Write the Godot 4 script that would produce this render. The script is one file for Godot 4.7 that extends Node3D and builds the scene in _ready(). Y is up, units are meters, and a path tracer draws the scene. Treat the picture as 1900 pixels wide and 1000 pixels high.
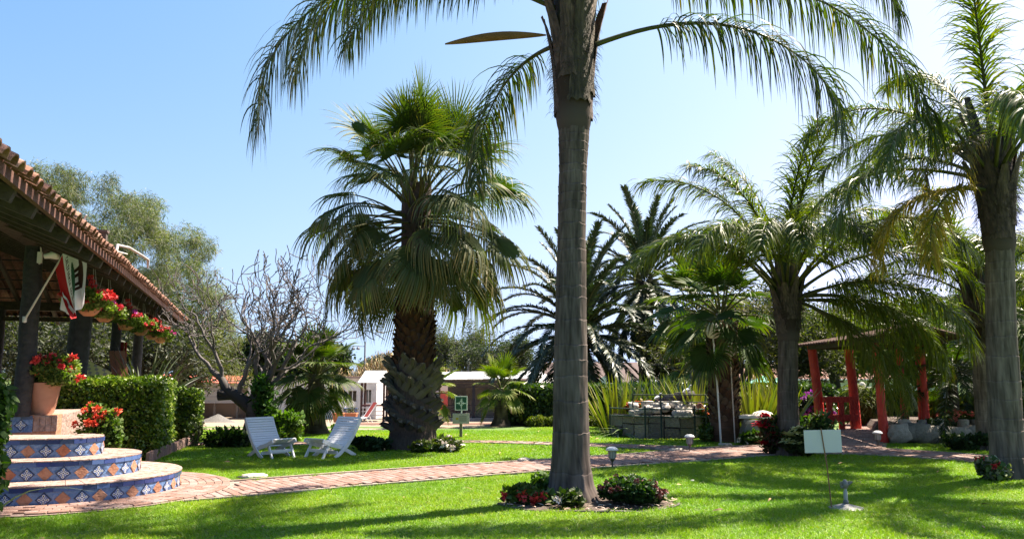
extends Node3D
# A resort garden: lawn, brick paths, palms, a tiled porch on the left and a red pergola on the right.
# Metres, y up; the camera stands at the origin looking along -z. V(x, y, d) is a point d metres away.

class MB:
	var v := PackedVector3Array()
	var n := PackedVector3Array()
	var c := PackedColorArray()
	var u := PackedVector2Array()
	var i := PackedInt32Array()

	func p(a: Vector3, nn: Vector3, col: Color, uv := Vector2.ZERO) -> int:
		v.append(a); n.append(nn); c.append(col); u.append(uv)
		return v.size() - 1

	func t(a: int, b: int, d: int) -> void:   # wound to agree with its normals
		var f := (v[d] - v[a]).cross(v[b] - v[a])
		i.append(a)
		if f.dot(n[a] + n[b] + n[d]) >= 0.0:
			i.append(b); i.append(d)
		else:
			i.append(d); i.append(b)

	func tri(a: Vector3, b: Vector3, d: Vector3, col: Color) -> void:
		var f := (d - a).cross(b - a).normalized()
		var k := v.size()
		v.append(a); v.append(b); v.append(d)
		n.append(f); n.append(f); n.append(f)
		c.append(col); c.append(col); c.append(col)
		u.append(Vector2.ZERO); u.append(Vector2.ZERO); u.append(Vector2.ZERO)
		i.append(k); i.append(k + 1); i.append(k + 2)

	func quad(a: Vector3, b: Vector3, d: Vector3, e: Vector3, col: Color, uvs := []) -> void:   # a b d e round the face, clockwise from the front
		var f := (d - a).cross(b - a).normalized()
		if f == Vector3.ZERO: f = (e - a).cross(d - a).normalized()
		var k := v.size()
		v.append(a); v.append(b); v.append(d); v.append(e)
		for q in 4:
			n.append(f); c.append(col)
			u.append(uvs[q] if uvs else Vector2.ZERO)
		i.append(k); i.append(k + 1); i.append(k + 2); i.append(k); i.append(k + 2); i.append(k + 3)

	func hexa(b: Array, col: Color) -> void:   # eight corners: bottom ring 0-3 (counter-clockwise from above), top ring 4-7
		quad(b[4], b[7], b[6], b[5], col)
		quad(b[0], b[1], b[2], b[3], col)
		for q in 4:
			var r := (q + 1) % 4
			quad(b[q], b[q + 4], b[r + 4], b[r], col)

	func box(at: Vector3, size: Vector3, col: Color, basis := Basis(), taper := 1.0) -> void:
		var h := size * 0.5
		var b := []
		for y in [-1.0, 1.0]:
			var s: float = 1.0 if y < 0.0 else taper
			for q in [[-1.0, 1.0], [1.0, 1.0], [1.0, -1.0], [-1.0, -1.0]]:
				b.append(at + basis * Vector3(q[0] * h.x * s, y * h.y, q[1] * h.z * s))
		hexa(b, col)

	func chamfer(at: Vector3, size: Vector3, ch: float, col: Color, basis := Basis()) -> void:   # box whose top edges are cut
		var h := size * 0.5
		var r := []
		for l in [[-h.y, 0.0], [h.y - ch, 0.0], [h.y, ch]]:
			for q in [[-1.0, 1.0], [1.0, 1.0], [1.0, -1.0], [-1.0, -1.0]]:
				r.append(at + basis * Vector3(q[0] * (h.x - l[1]), l[0], q[1] * (h.z - l[1])))
		quad(r[8], r[11], r[10], r[9], col)
		for k in 2:
			for q in 4:
				var w := (q + 1) % 4
				quad(r[k * 4 + q], r[k * 4 + q + 4], r[k * 4 + w + 4], r[k * 4 + w], col)

	func bar(a: Vector3, b: Vector3, w: float, h: float, col: Color, up := Vector3.UP) -> void:   # a squared bar from a to b
		var z := (b - a).normalized()
		var x := up.cross(z)
		x = x.normalized() if x.length() > 0.001 else Vector3.RIGHT
		box((a + b) * 0.5, Vector3(w, h, a.distance_to(b)), col, Basis(x, z.cross(x), z))

	func tube(pts: Array, rad: Array, sides: int, cols: Array, capped := true) -> void:
		var last := []
		var x := Vector3.ZERO
		for k in pts.size():
			var dir: Vector3 = (pts[mini(k + 1, pts.size() - 1)] - pts[maxi(k - 1, 0)]).normalized()
			if x == Vector3.ZERO:
				x = dir.cross(Vector3.UP if absf(dir.y) < 0.9 else Vector3.RIGHT).normalized()
			x = (x - dir * x.dot(dir)).normalized()
			var y := dir.cross(x)
			var ring := []
			for s in sides:
				var an := TAU * s / sides
				var o := x * cos(an) + y * sin(an)
				ring.append(p(pts[k] + o * rad[k], o, cols[mini(k, cols.size() - 1)]))
			if last:
				for s in sides:
					var w := (s + 1) % sides
					t(last[s], ring[s], ring[w]); t(last[s], ring[w], last[w])
			if capped and (k == 0 or k == pts.size() - 1):
				var cn := dir if k else -dir
				var m := p(pts[k], cn, cols[mini(k, cols.size() - 1)])
				var cap := []
				for s in sides: cap.append(p(v[ring[s]], cn, cols[mini(k, cols.size() - 1)]))
				for s in sides: t(m, cap[s], cap[(s + 1) % sides])
			last = ring

	func lathe(prof: Array, sides: int, cols: Array, at := Vector3.ZERO) -> void:   # prof: Vector2(radius, height)
		var rows := []
		for k in prof.size():
			var a: Vector2 = prof[maxi(k - 1, 0)]
			var b: Vector2 = prof[mini(k + 1, prof.size() - 1)]
			var sl := (b - a).normalized()
			var row := []
			for s in sides + 1:
				var an := TAU * s / sides
				var o := Vector3(cos(an), 0, sin(an))
				row.append(p(at + o * prof[k].x + Vector3.UP * prof[k].y, (o * sl.y - Vector3.UP * sl.x).normalized(), cols[mini(k, cols.size() - 1)], Vector2(float(s) / sides, prof[k].y)))
			rows.append(row)
		for k in prof.size() - 1:
			for s in sides:
				t(rows[k][s], rows[k + 1][s], rows[k + 1][s + 1]); t(rows[k][s], rows[k + 1][s + 1], rows[k][s + 1])

	func leaf(a: Vector3, dir: Vector3, side: Vector3, length: float, w: float, droop: float, segs: int, c0: Color, c1: Color, blunt := 0.35) -> void:
		var q := a
		var dd := dir
		var sd := (side - dir * side.dot(dir)).normalized()
		var k0 := -1
		for k in segs + 1:
			var f := float(k) / segs
			var ww := w * (1.0 - pow(f, 2.2)) * (blunt + (1.0 - blunt) * minf(1.0, f * 4.0 + 0.2)) * 0.5
			var nn := sd.cross(dd).normalized()
			var col := c0.lerp(c1, f)
			if k == segs:
				var e := p(q, nn, col)
				i.append(k0); i.append(e); i.append(k0 + 1)
			else:
				var l := p(q - sd * ww, nn, col)
				p(q + sd * ww, nn, col)
				if k0 >= 0:
					i.append(k0); i.append(l); i.append(l + 1); i.append(k0); i.append(l + 1); i.append(k0 + 1)
				k0 = l
			q += dd * (length / segs)
			dd = (dd + Vector3.DOWN * droop / segs).normalized()
			sd = (sd - dd * sd.dot(dd)).normalized()

	func mesh() -> ArrayMesh:
		var a := []
		a.resize(Mesh.ARRAY_MAX)
		a[Mesh.ARRAY_VERTEX] = v; a[Mesh.ARRAY_NORMAL] = n; a[Mesh.ARRAY_COLOR] = c; a[Mesh.ARRAY_TEX_UV] = u; a[Mesh.ARRAY_INDEX] = i
		var m := ArrayMesh.new()
		m.add_surface_from_arrays(Mesh.PRIMITIVE_TRIANGLES, a)
		return m

var R := RandomNumberGenerator.new()
var MT := {}
var used := {}
const WHITE := Color(1, 1, 1)

func V(x: float, y: float, d: float) -> Vector3: return Vector3(x, y, -d)
func rr(a: float, b: float) -> float: return R.randf_range(a, b)
func C(r: float, g: float, b: float) -> Color: return Color(r, g, b)
func vary(c: Color, k := 0.2) -> Color:
	var m := 1.0 + rr(-k, k)
	return Color(c.r * m * (1.0 + rr(-k, k) * 0.3), c.g * m, c.b * m * (1.0 + rr(-k, k) * 0.3))
func land(d: float) -> float: return -0.95 * smoothstep(24.0, 44.0, d)   # the garden falls gently away at the back

func numbered(called: String) -> String:
	var k: int = used.get(called, 0)
	used[called] = k + 1
	return called if k == 0 else "%s_%03d" % [called, k]

func thing(called: String, label: String, category: String, at := Vector3.ZERO, turn := 0.0, group := "") -> Node3D:
	var o := Node3D.new()
	o.name = numbered(called)
	add_child(o)
	o.position = at
	o.rotation.y = turn
	tag(o, label, category, group)
	return o

func tag(o: Node3D, label: String, category: String, group := "") -> void:
	o.set_meta("label", label); o.set_meta("category", category)
	if group: o.set_meta("group", group)

func copy(src: Node3D, label: String, at: Vector3, turn := 0.0) -> Node3D:
	var o: Node3D = src.duplicate()
	o.name = numbered(str(src.name).rstrip("0123456789_"))
	add_child(o)
	o.position = at
	o.rotation.y = turn
	o.set_meta("label", label)
	return o

func part(parent: Node3D, called: String, m: Variant, material: Material, x := Transform3D(), label := "") -> MeshInstance3D:
	var o := MeshInstance3D.new()
	o.name = numbered(called) if parent == self else called
	o.mesh = m.mesh() if m is MB else m
	o.material_override = material
	o.transform = x
	parent.add_child(o, true)
	if label: o.set_meta("label", label)
	return o

func setting(called: String, m: Variant, material: Material, parent: Node3D = self) -> MeshInstance3D:
	var o := part(parent, called, m, material)
	o.set_meta("kind", "structure")
	return o

func many(parent: Node3D, called: String, m: Mesh, material: Material, xs: Array, cols := []) -> MultiMeshInstance3D:
	var mm := MultiMesh.new()
	mm.transform_format = MultiMesh.TRANSFORM_3D
	mm.use_colors = not cols.is_empty()
	mm.mesh = m
	mm.instance_count = xs.size()
	for k in xs.size():
		mm.set_instance_transform(k, xs[k])
		if cols: mm.set_instance_color(k, cols[k])
	var o := MultiMeshInstance3D.new()
	o.name = numbered(called) if parent == self else called
	o.multimesh = mm
	o.material_override = material
	parent.add_child(o, true)
	o.set_meta("kind", "stuff")
	return o

func X(at: Vector3, turn := 0.0, tilt := 0.0, s := 1.0) -> Transform3D:
	return Transform3D(Basis(Vector3.UP, turn) * Basis(Vector3.FORWARD, tilt) * Basis.from_scale(Vector3.ONE * s), at)

func vc(called: String, rough := 0.8, spec := 0.5, back := Color.BLACK) -> StandardMaterial3D:   # colour comes from the vertices
	if MT.has(called): return MT[called]
	var m := StandardMaterial3D.new()
	m.resource_name = called
	m.vertex_color_use_as_albedo = true
	m.roughness = rough
	m.metallic_specular = spec
	if called in ["palm_leaf", "fan_leaf", "date_leaf", "leaf", "hedge_leaf_mat", "blade", "bark", "sheath", "fibre", "reed"]: m.albedo_color = Color(0.72, 0.72, 0.72).linear_to_srgb()
	m.cull_mode = BaseMaterial3D.CULL_DISABLED
	if back != Color.BLACK:
		m.backlight_enabled = true
		m.backlight = back
	MT[called] = m
	return m

func noise_tex(freq: float, ramp: Array, sz := 256, kind := FastNoiseLite.TYPE_SIMPLEX_SMOOTH, sd := 1, stretch := false) -> NoiseTexture2D:
	var f := FastNoiseLite.new()
	f.noise_type = kind
	f.frequency = freq
	f.fractal_octaves = 5
	f.seed = sd
	var g := Gradient.new()
	g.offsets = PackedFloat32Array(range(ramp.size()).map(func(k): return float(k) / (ramp.size() - 1)))
	g.colors = PackedColorArray(ramp.map(func(q): return q.linear_to_srgb()))
	var tx := NoiseTexture2D.new()
	tx.width = sz; tx.height = sz
	tx.seamless = true
	tx.noise = f
	tx.color_ramp = g
	return tx

func stone(called: String, ramp: Array, scale: float, rough := 0.85, relief := 0.0, freq := 0.02, tint_vertices := false, stretch := Vector3.ONE) -> StandardMaterial3D:
	if MT.has(called): return MT[called]
	var m := StandardMaterial3D.new()
	m.resource_name = called
	m.albedo_texture = noise_tex(freq, ramp, 256, FastNoiseLite.TYPE_SIMPLEX_SMOOTH, called.hash() % 1000)
	m.uv1_triplanar = true
	m.uv1_world_triplanar = true
	m.uv1_scale = stretch * scale
	m.roughness = rough
	m.vertex_color_use_as_albedo = tint_vertices
	m.cull_mode = BaseMaterial3D.CULL_DISABLED
	if relief > 0.0:
		m.normal_enabled = true
		m.normal_scale = relief
		var f := FastNoiseLite.new()
		f.frequency = freq * 2.0
		f.fractal_octaves = 5
		f.seed = 7
		var tx := NoiseTexture2D.new()
		tx.width = 256; tx.height = 256
		tx.seamless = true
		tx.noise = f
		tx.as_normal_map = true
		tx.bump_strength = 6.0
		m.normal_texture = tx
	MT[called] = m
	return m

func picture(im: Image, rough := 0.7) -> StandardMaterial3D:
	var m := StandardMaterial3D.new()
	m.albedo_texture = ImageTexture.create_from_image(im)
	m.roughness = rough
	m.cull_mode = BaseMaterial3D.CULL_DISABLED
	return m

# ---------------------------------------------------------------- vegetation

func rachis(length: float, e0: float, bend: float, steps: int, power := 1.5) -> Array:
	var q := Vector3.ZERO
	var out := [q]
	for k in steps:
		var s := (k + 0.5) / steps
		var an := deg_to_rad(e0 - bend * pow(s, power))
		q += Vector3(cos(an), sin(an), 0) * length / steps
		out.append(q)
	return out

# a feather leaf in the xy plane, growing along +x from the origin; leaflets hang with gravity
func feather(sd: int, length: float, e0: float, bend: float, o := {}) -> ArrayMesh:
	R.seed = sd
	var m := MB.new()
	var steps := 22
	var pts := rachis(length, e0, bend, steps, o.get("power", 1.5))
	var rad := []
	for k in pts.size(): rad.append(lerpf(o.get("stalk", 0.032), 0.004, pow(float(k) / steps, 0.8)))
	m.tube(pts, rad, 6, [o.get("rib", C(0.13, 0.14, 0.045))])
	var per := int(length * float(o.get("dense", 26.0)))
	var ll: float = o.get("leaf", 0.62)
	var lw: float = o.get("width", 0.03)
	var g: float = o.get("droop", 1.6)
	var fan: float = o.get("planes", 0.55)
	var c0: Color = o.get("c0", C(0.045, 0.095, 0.02))
	var c1: Color = o.get("c1", C(0.09, 0.14, 0.025))
	var dry: Color = o.get("dry", C(0.27, 0.2, 0.06))
	var dryness: float = o.get("dryness", 0.08)
	var from: float = o.get("from", 0.2)
	var lean: float = o.get("lean", 0.75)
	for k in per:
		for side in [-1.0, 1.0]:
			var s: float = from + (1.0 - from) * (k + rr(0.0, 0.9)) / per
			var fk := s * steps
			var i0 := mini(int(fk), steps - 1)
			var a: Vector3 = pts[i0].lerp(pts[i0 + 1], fk - i0)
			var tan: Vector3 = (pts[i0 + 1] - pts[i0]).normalized()
			var up := Vector3(-tan.y, tan.x, 0)
			var fwd: float = lerpf(lean, 1.7, pow(s, 3.0)) * rr(0.5, 1.5)
			var dir: Vector3 = (tan * fwd + Vector3(0, 0, side) + up * (rr(-fan, fan) + float(o.get("lift", 0.15)))).normalized()
			var l: float = ll * (0.4 + 0.6 * sin(PI * clampf(0.12 + (s - from) / (1.0 - from) * 0.78, 0, 1))) * rr(0.78, 1.12)
			var q0 := vary(c0, 0.25)
			var q1 := vary(c1, 0.3)
			if R.randf() < dryness: q1 = vary(dry, 0.3)
			if R.randf() < dryness * 0.3: q0 = vary(dry, 0.3)
			m.leaf(a, dir, up.cross(dir) + Vector3(rr(-0.5, 0.5), rr(-0.7, 0.7), rr(-0.5, 0.5)), l * rr(0.8, 1.1), lw * rr(0.75, 1.25), g * rr(0.45, 1.5), int(o.get("segs", 4)), q0, q1)
	return m.mesh()

# a pleated fan leaf with its stalk, growing along +x
func fan_leaf(sd: int, stalk: float, radius: float, e0: float, bend: float, o := {}) -> ArrayMesh:
	R.seed = sd
	var m := MB.new()
	var pts := rachis(stalk, e0, bend * 0.5, 8)
	var rad := []
	for k in pts.size(): rad.append(lerpf(0.03, 0.014, k / 8.0))
	m.tube(pts, rad, 5, [o.get("rib", C(0.16, 0.16, 0.06))])
	var hub: Vector3 = pts[8]
	var an := deg_to_rad(e0 - bend * 0.5)
	var fwd := Vector3(cos(an), sin(an), 0)
	var side := Vector3(0, 0, 1)
	var nrm := side.cross(fwd) * -1.0
	nrm = Vector3(-fwd.y, fwd.x, 0)
	var segs: int = o.get("segs", 46)
	var spread: float = deg_to_rad(o.get("spread", 125.0))
	var c0: Color = o.get("c0", C(0.05, 0.1, 0.022))
	var c1: Color = o.get("c1", C(0.13, 0.17, 0.045))
	var dry: Color = o.get("dry", C(0.3, 0.22, 0.08))
	var cup: float = o.get("cup", 0.3)
	var g: float = o.get("droop", 1.0)
	var split: float = o.get("split", 0.52)
	var da := spread * 2.0 / segs
	var rim := []
	for k in segs + 1:   # the joined part, pleated
		var b := -spread + da * k
		var flat := fwd * cos(b) + side * sin(b)
		rim.append((flat + nrm * cup * (1.0 - cos(b)) * 0.5).normalized())
	for k in segs:
		var b := -spread + da * (k + 0.5)
		var flat := fwd * cos(b) + side * sin(b)
		var dir := (flat + nrm * cup * (1.0 - cos(b)) * 0.5).normalized()
		var rl: float = radius * (0.72 + 0.28 * cos(b * 0.75)) * rr(0.92, 1.06)
		var r0: float = rl * split
		var sag := Vector3.DOWN * g * 0.1 * r0
		var e0p: Vector3 = hub + rim[k] * r0 + sag
		var e1p: Vector3 = hub + rim[k + 1] * r0 + sag
		var ridge: Vector3 = hub + dir * r0 * 1.02 + nrm * r0 * da * 0.62 + sag
		var q := vary(c0, 0.16)
		var ba: Vector3 = hub + rim[k] * r0 * 0.08
		m.tri(ba, e0p, ridge, q)
		m.tri(ba, ridge, e1p, vary(q, 0.06))
		var tip := vary(c1, 0.2)
		if R.randf() < float(o.get("dryness", 0.15)): tip = vary(dry, 0.25)
		var w := e0p.distance_to(e1p)
		m.leaf((e0p + e1p) * 0.5 - dir * 0.01, (dir + Vector3.DOWN * g * 0.12).normalized(), (rim[k + 1] - rim[k]).normalized() + nrm * rr(-0.8, 0.8), rl - r0, w * 0.98, g * rr(0.5, 1.6), 6, q, tip, 1.0)
	return m.mesh()

# ringed palm stem: leaf scars as small ledges, fibres as fine ribs
func ringed_trunk(sd: int, prof: Array, gap0: float, gap1: float, col: Color, lean := Vector3.ZERO, sides := 40) -> MB:
	R.seed = sd
	var m := MB.new()
	var nz := FastNoiseLite.new()
	nz.seed = sd
	nz.frequency = 1.0
	var h: float = prof[-1].y
	var ys := []
	var sc := []
	var tone := []
	var y := 0.0
	while y < h:
		var g := lerpf(gap0, gap1, y / h) * rr(0.55, 1.45)
		var band := rr(0.93, 1.08)
		var lip := rr(0.5, 1.4)
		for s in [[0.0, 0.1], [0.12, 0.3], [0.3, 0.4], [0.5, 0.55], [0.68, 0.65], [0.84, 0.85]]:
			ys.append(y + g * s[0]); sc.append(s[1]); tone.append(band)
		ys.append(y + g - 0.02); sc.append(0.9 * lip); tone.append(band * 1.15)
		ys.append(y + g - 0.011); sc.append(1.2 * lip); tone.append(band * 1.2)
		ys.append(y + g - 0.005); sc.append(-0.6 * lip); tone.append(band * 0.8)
		y += g
	var rows := []
	for k in ys.size():
		var yy: float = minf(ys[k], h)
		var r := 0.2
		for q in prof.size() - 1:
			if yy >= prof[q].y and yy <= prof[q + 1].y:
				var f: float = (yy - prof[q].y) / maxf(prof[q + 1].y - prof[q].y, 0.001)
				r = lerpf(prof[q].x, prof[q + 1].x, f * f * (3.0 - 2.0 * f))
		var row := []
		for s in sides:
			var an := TAU * s / sides
			var o := Vector3(cos(an), 0, sin(an))
			var w := nz.get_noise_3d(o.x * 1.3, yy * 1.1, o.z * 1.3)
			var rib := nz.get_noise_3d(o.x * 5.0, yy * 1.3, o.z * 5.0)
			var foot := exp(-yy * 7.0)
			var root := foot * (0.05 + 0.16 * maxf(nz.get_noise_2d(o.x * 3.4 + 5.0, o.z * 3.4), 0.0) + 0.05 * rib)
			var rad: float = r * (1.0 + w * 0.06) + rib * 0.0035 + float(sc[k]) * 0.0055 + root
			var jig := 0.035 * nz.get_noise_3d(o.x * 0.9, floorf(k / 9.0) * 3.3, o.z * 0.9) + 0.01 * nz.get_noise_2d(an * 2.0, k * 0.3)
			var pos := o * rad + Vector3.UP * maxf(yy + jig * minf(yy * 4.0, 1.0), -0.02) + lean * (yy / h) * (yy / h)
			var fine := nz.get_noise_3d(o.x * 9.0, yy * 4.0, o.z * 9.0)
			var big := nz.get_noise_3d(o.x * 1.6, yy * 1.4 + 20.0, o.z * 1.6)
			var stain := nz.get_noise_3d(o.x * 2.2 + 9.0, yy * 1.6, o.z * 2.2)
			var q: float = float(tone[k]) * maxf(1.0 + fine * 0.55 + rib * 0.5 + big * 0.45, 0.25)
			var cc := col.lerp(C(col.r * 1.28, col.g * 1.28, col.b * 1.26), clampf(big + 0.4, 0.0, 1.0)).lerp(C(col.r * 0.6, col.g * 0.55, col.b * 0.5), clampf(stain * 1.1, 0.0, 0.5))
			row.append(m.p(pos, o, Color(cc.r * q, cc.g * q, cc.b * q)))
		rows.append(row)
	for k in rows.size() - 1:
		for s in sides:
			var w := (s + 1) % sides
			m.t(rows[k][s], rows[k + 1][s], rows[k + 1][w]); m.t(rows[k][s], rows[k + 1][w], rows[k][w])
	var acc := PackedVector3Array()   # true normals, so that ledges and ribs catch light
	acc.resize(m.v.size())
	for k in range(0, m.i.size(), 3):
		var a := m.i[k]
		var b := m.i[k + 1]
		var d := m.i[k + 2]
		var f := (m.v[d] - m.v[a]).cross(m.v[b] - m.v[a])
		acc[a] += f; acc[b] += f; acc[d] += f
	for k in acc.size():
		if acc[k].length() > 1e-9: m.n[k] = acc[k].normalized()
	return m

# the sheathing base of an old leaf: a broad curved strap that narrows upwards
func sheath(sd: int, h: float, w0: float, r: float, col: Color) -> ArrayMesh:
	R.seed = sd
	var nz := FastNoiseLite.new()
	nz.seed = sd
	nz.frequency = 1.0
	var m := MB.new()
	var rows := []
	var nr := 22
	var nc := 15
	for k in nr + 1:
		var f := float(k) / nr
		var w: float = w0 * lerpf(1.0, 0.13, pow(f, 0.7)) * (1.0 + 0.12 * nz.get_noise_1d(f * 6.0))
		var out: float = r * (1.0 - 0.1 * (1.0 - f)) + 0.14 * pow(f, 2.5) * h
		var row := []
		for s in nc + 1:
			var q := float(s) / nc - 0.5
			var an := q * w / r
			var o := Vector3(cos(an), 0, sin(an))
			var rib := nz.get_noise_2d(an * 22.0, f * 1.2)
			var blot := nz.get_noise_2d(an * 5.0 + 40.0, f * 5.0)
			var tone := 1.0 + rib * 0.9 + blot * 0.6 + (0.35 * f if absf(q) < 0.15 else 0.0)
			var rag := 0.06 * nz.get_noise_1d(s * 3.1) if k == 0 else 0.0
			var cc := col.lerp(C(0.17, 0.14, 0.06), clampf(f - 0.55, 0, 0.45) if absf(q) < 0.2 else 0.0)
			row.append(m.p(o * (out - absf(q) * 0.07 + rib * 0.014 + blot * 0.012) + Vector3.UP * (f * h + rag), (o + Vector3.UP * 0.1).normalized(), Color(maxf(cc.r * tone, 0.008), maxf(cc.g * tone, 0.006), maxf(cc.b * tone, 0.005))))
		rows.append(row)
	for k in nr:
		for s in nc:
			m.t(rows[k][s], rows[k + 1][s], rows[k + 1][s + 1]); m.t(rows[k][s], rows[k + 1][s + 1], rows[k][s + 1])
	for k in 70:   # torn fibres along both edges and the foot
		var e := (0.5 if k % 2 else -0.5) * w0 / r * rr(0.6, 1.0)
		var o := Vector3(cos(e), 0, sin(e))
		m.leaf(o * (r * 0.97) + Vector3.UP * rr(-0.02, h * 0.45), (o * rr(0.2, 1.0) + Vector3.DOWN * rr(0.0, 1.4) + Vector3(rr(-1, 1), 0, rr(-1, 1))).normalized(), Vector3.UP, rr(0.05, 0.2), 0.006, 2.0, 3, col * 0.5, col * 0.8)
	return m.mesh()

func boot(sd: int, h: float, w: float, col: Color, edge: Color) -> ArrayMesh:   # cut leaf base: a thick wedge leaning out (+x out, +y up)
	R.seed = sd
	var m := MB.new()
	var b := []
	var th := 0.05 * w / 0.2
	for l in [[0.0, 1.0, 0.0], [0.55, 0.72, 0.16], [1.0, 0.5, 0.42]]:
		var y: float = l[0] * h
		var o: float = l[2] * h
		for q in [[-0.5, 0.0], [0.0, th * 0.7], [0.5, 0.0], [0.0, -th]]:
			b.append(Vector3(o + q[1] + rr(-0.006, 0.006), y + (0.02 if q[0] == 0.0 else 0.0) + rr(-0.008, 0.008), q[0] * w * l[1]))
	for k in 2:
		for q in 4:
			var r := (q + 1) % 4
			m.quad(b[k * 4 + q], b[k * 4 + q + 4], b[k * 4 + r + 4], b[k * 4 + r], vary(col, 0.15))
	m.quad(b[8], b[11], b[10], b[9], edge)
	return m.mesh()

func palm_fronds(t: Node3D, at: Vector3, meshes: Array, specs: Array, material: Material, called := "frond") -> void:
	for s in specs:   # [mesh index, azimuth degrees (0 = +x, 90 = towards the camera), rise, reach, scale]
		var an := deg_to_rad(s[1])
		part(t, called, meshes[s[0]], material, Transform3D(Basis(Vector3.UP, -an) * Basis(Vector3.RIGHT, s[5] if s.size() > 5 else 0.0) * Basis.from_scale(Vector3.ONE * float(s[4] if s.size() > 4 else 1.0)), at + Vector3(cos(an) * s[3], s[2], sin(an) * s[3])))

# limbs: returns [where, direction, radius] for every twig end
func limb(m: MB, a: Vector3, dir: Vector3, length: float, r0: float, depth: int, o: Dictionary, ends: Array) -> void:
	var pts := [a]
	var rad := [r0]
	var n := 4 if depth > 1 else 3
	var d := dir
	var q := a
	for k in n:
		d = (d + Vector3(rr(-1, 1), rr(-1, 1), rr(-1, 1)) * float(o.wiggle) + Vector3.UP * float(o.up)).normalized()
		q += d * length / n
		pts.append(q)
		rad.append(maxf(lerpf(r0, r0 * float(o.taper), (k + 1.0) / n), float(o.get("least", 0.003))))
	var cc: Color = vary(o.col, 0.18)
	m.tube(pts, rad, 7 if r0 > 0.05 else (5 if r0 > 0.015 else 4), [cc], false)
	if depth <= 0:
		ends.append([q, d, rad[-1]])
		return
	var kids: int = o.kids if depth < int(o.depth) else int(o.get("first", o.kids))
	for k in kids:
		var f := 1.0 if k == 0 else rr(0.45, 1.0)
		var at: Vector3 = pts[mini(int(f * n), n)]
		var ax := d.cross(Vector3(rr(-1, 1), rr(-1, 1), rr(-1, 1))).normalized()
		var sp: float = float(o.spread) * rr(0.6, 1.25) * (0.55 if k == 0 else 1.0)
		limb(m, at, d.rotated(ax, sp), length * float(o.shrink) * rr(0.75, 1.2), rad[mini(int(f * n), n)] * (0.92 if k == 0 else 0.72), depth - 1, o, ends)

func sprig(sd: int, leaves: int, size: float, leaf: float, w: float, droop: float, spreadup := 0.3) -> ArrayMesh:   # white leaves, tinted by each copy
	R.seed = sd
	var m := MB.new()
	for k in leaves:
		var dir := Vector3(rr(-1, 1), rr(-1, 1) + spreadup, rr(-1, 1)).normalized()
		var a := Vector3(rr(-1, 1), rr(-1, 1), rr(-1, 1)) * size * 0.5
		var g := rr(0.75, 1.25)
		m.leaf(a, dir, Vector3(rr(-1, 1), rr(-1, 1), rr(-1, 1)).normalized().cross(dir).normalized(), leaf * rr(0.7, 1.2), w * rr(0.8, 1.2), droop, 3, Color(g, g, g), Color(g * rr(0.9, 1.2), g, g * 0.9), 0.55)
	return m.mesh()

func clump_cloud(centres: Array, each: int, cols: Array, smin: float, smax: float, hollow := 0.55) -> Array:   # [transforms, colours]; centres: [point, Vector3 radii]
	var xs := []
	var cs := []
	for c in centres:
		var tone := rr(0.8, 1.2)
		for k in each:
			var d := Vector3(rr(-1, 1), rr(-1, 1), rr(-1, 1)).normalized() * lerpf(hollow, 1.0, sqrt(R.randf()))
			xs.append(Transform3D(Basis.from_euler(Vector3(rr(-0.5, 0.5), rr(0, TAU), rr(-0.5, 0.5))) * Basis.from_scale(Vector3.ONE * rr(smin, smax)), c[0] + d * c[1]))
			var q: Color = cols[R.randi() % cols.size()]
			cs.append(vary(q * tone, 0.2))
	return [xs, cs]

func hedge_leaves(size: Vector3, per: float, cols: Array, s0: float, s1: float, bulge := 0.05) -> Array:   # over the sides and top of a box on the ground, centred
	var xs := []
	var cs := []
	var nz := FastNoiseLite.new()
	nz.frequency = 0.9
	nz.seed = R.randi() % 1000
	var faces := [[Vector3(0, 0, 1), size.x, size.y], [Vector3(0, 0, -1), size.x, size.y], [Vector3(1, 0, 0), size.z, size.y], [Vector3(-1, 0, 0), size.z, size.y], [Vector3(0, 1, 0), size.x, size.z]]
	for f in faces:
		var nn: Vector3 = f[0]
		for k in int(f[1] * f[2] * per):
			var a := rr(-0.5, 0.5)
			var b := rr(0.0, 1.0)
			var q: Vector3
			if nn.y > 0.5: q = Vector3(a * size.x, size.y, (b - 0.5) * size.z)
			elif absf(nn.z) > 0.5: q = Vector3(a * size.x, b * size.y, nn.z * size.z * 0.5)
			else: q = Vector3(nn.x * size.x * 0.5, b * size.y, a * size.z)
			q += nn * (nz.get_noise_3dv(q * 1.5) * bulge * 2.0 + rr(-0.07, 0.03))
			if q.y < 0.05: q.y = rr(0.05, 0.15)
			xs.append(Transform3D(Basis.from_euler(Vector3(rr(-0.7, 0.7), rr(0, TAU), rr(-0.7, 0.7))) * Basis.from_scale(Vector3.ONE * rr(s0, s1)), q))
			cs.append(vary(cols[R.randi() % cols.size()], 0.25))
	return [xs, cs]

func flower_head(sd: int, r: float, col: Color, petals := 34) -> ArrayMesh:
	R.seed = sd
	var m := MB.new()
	for k in petals:
		var o := Vector3(rr(-1, 1), rr(-0.6, 1), rr(-1, 1)).normalized()
		var s := o.cross(Vector3(rr(-1, 1), rr(-1, 1), rr(-1, 1))).normalized()
		var q := vary(col, 0.22)
		m.leaf(o * r * 0.45, (o * 0.6 + s * rr(-0.7, 0.7)).normalized(), o.cross(s), r * rr(0.6, 0.95), r * 0.62, 0.3, 2, q, q.lightened(0.05), 0.8)
	return m.mesh()

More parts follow.
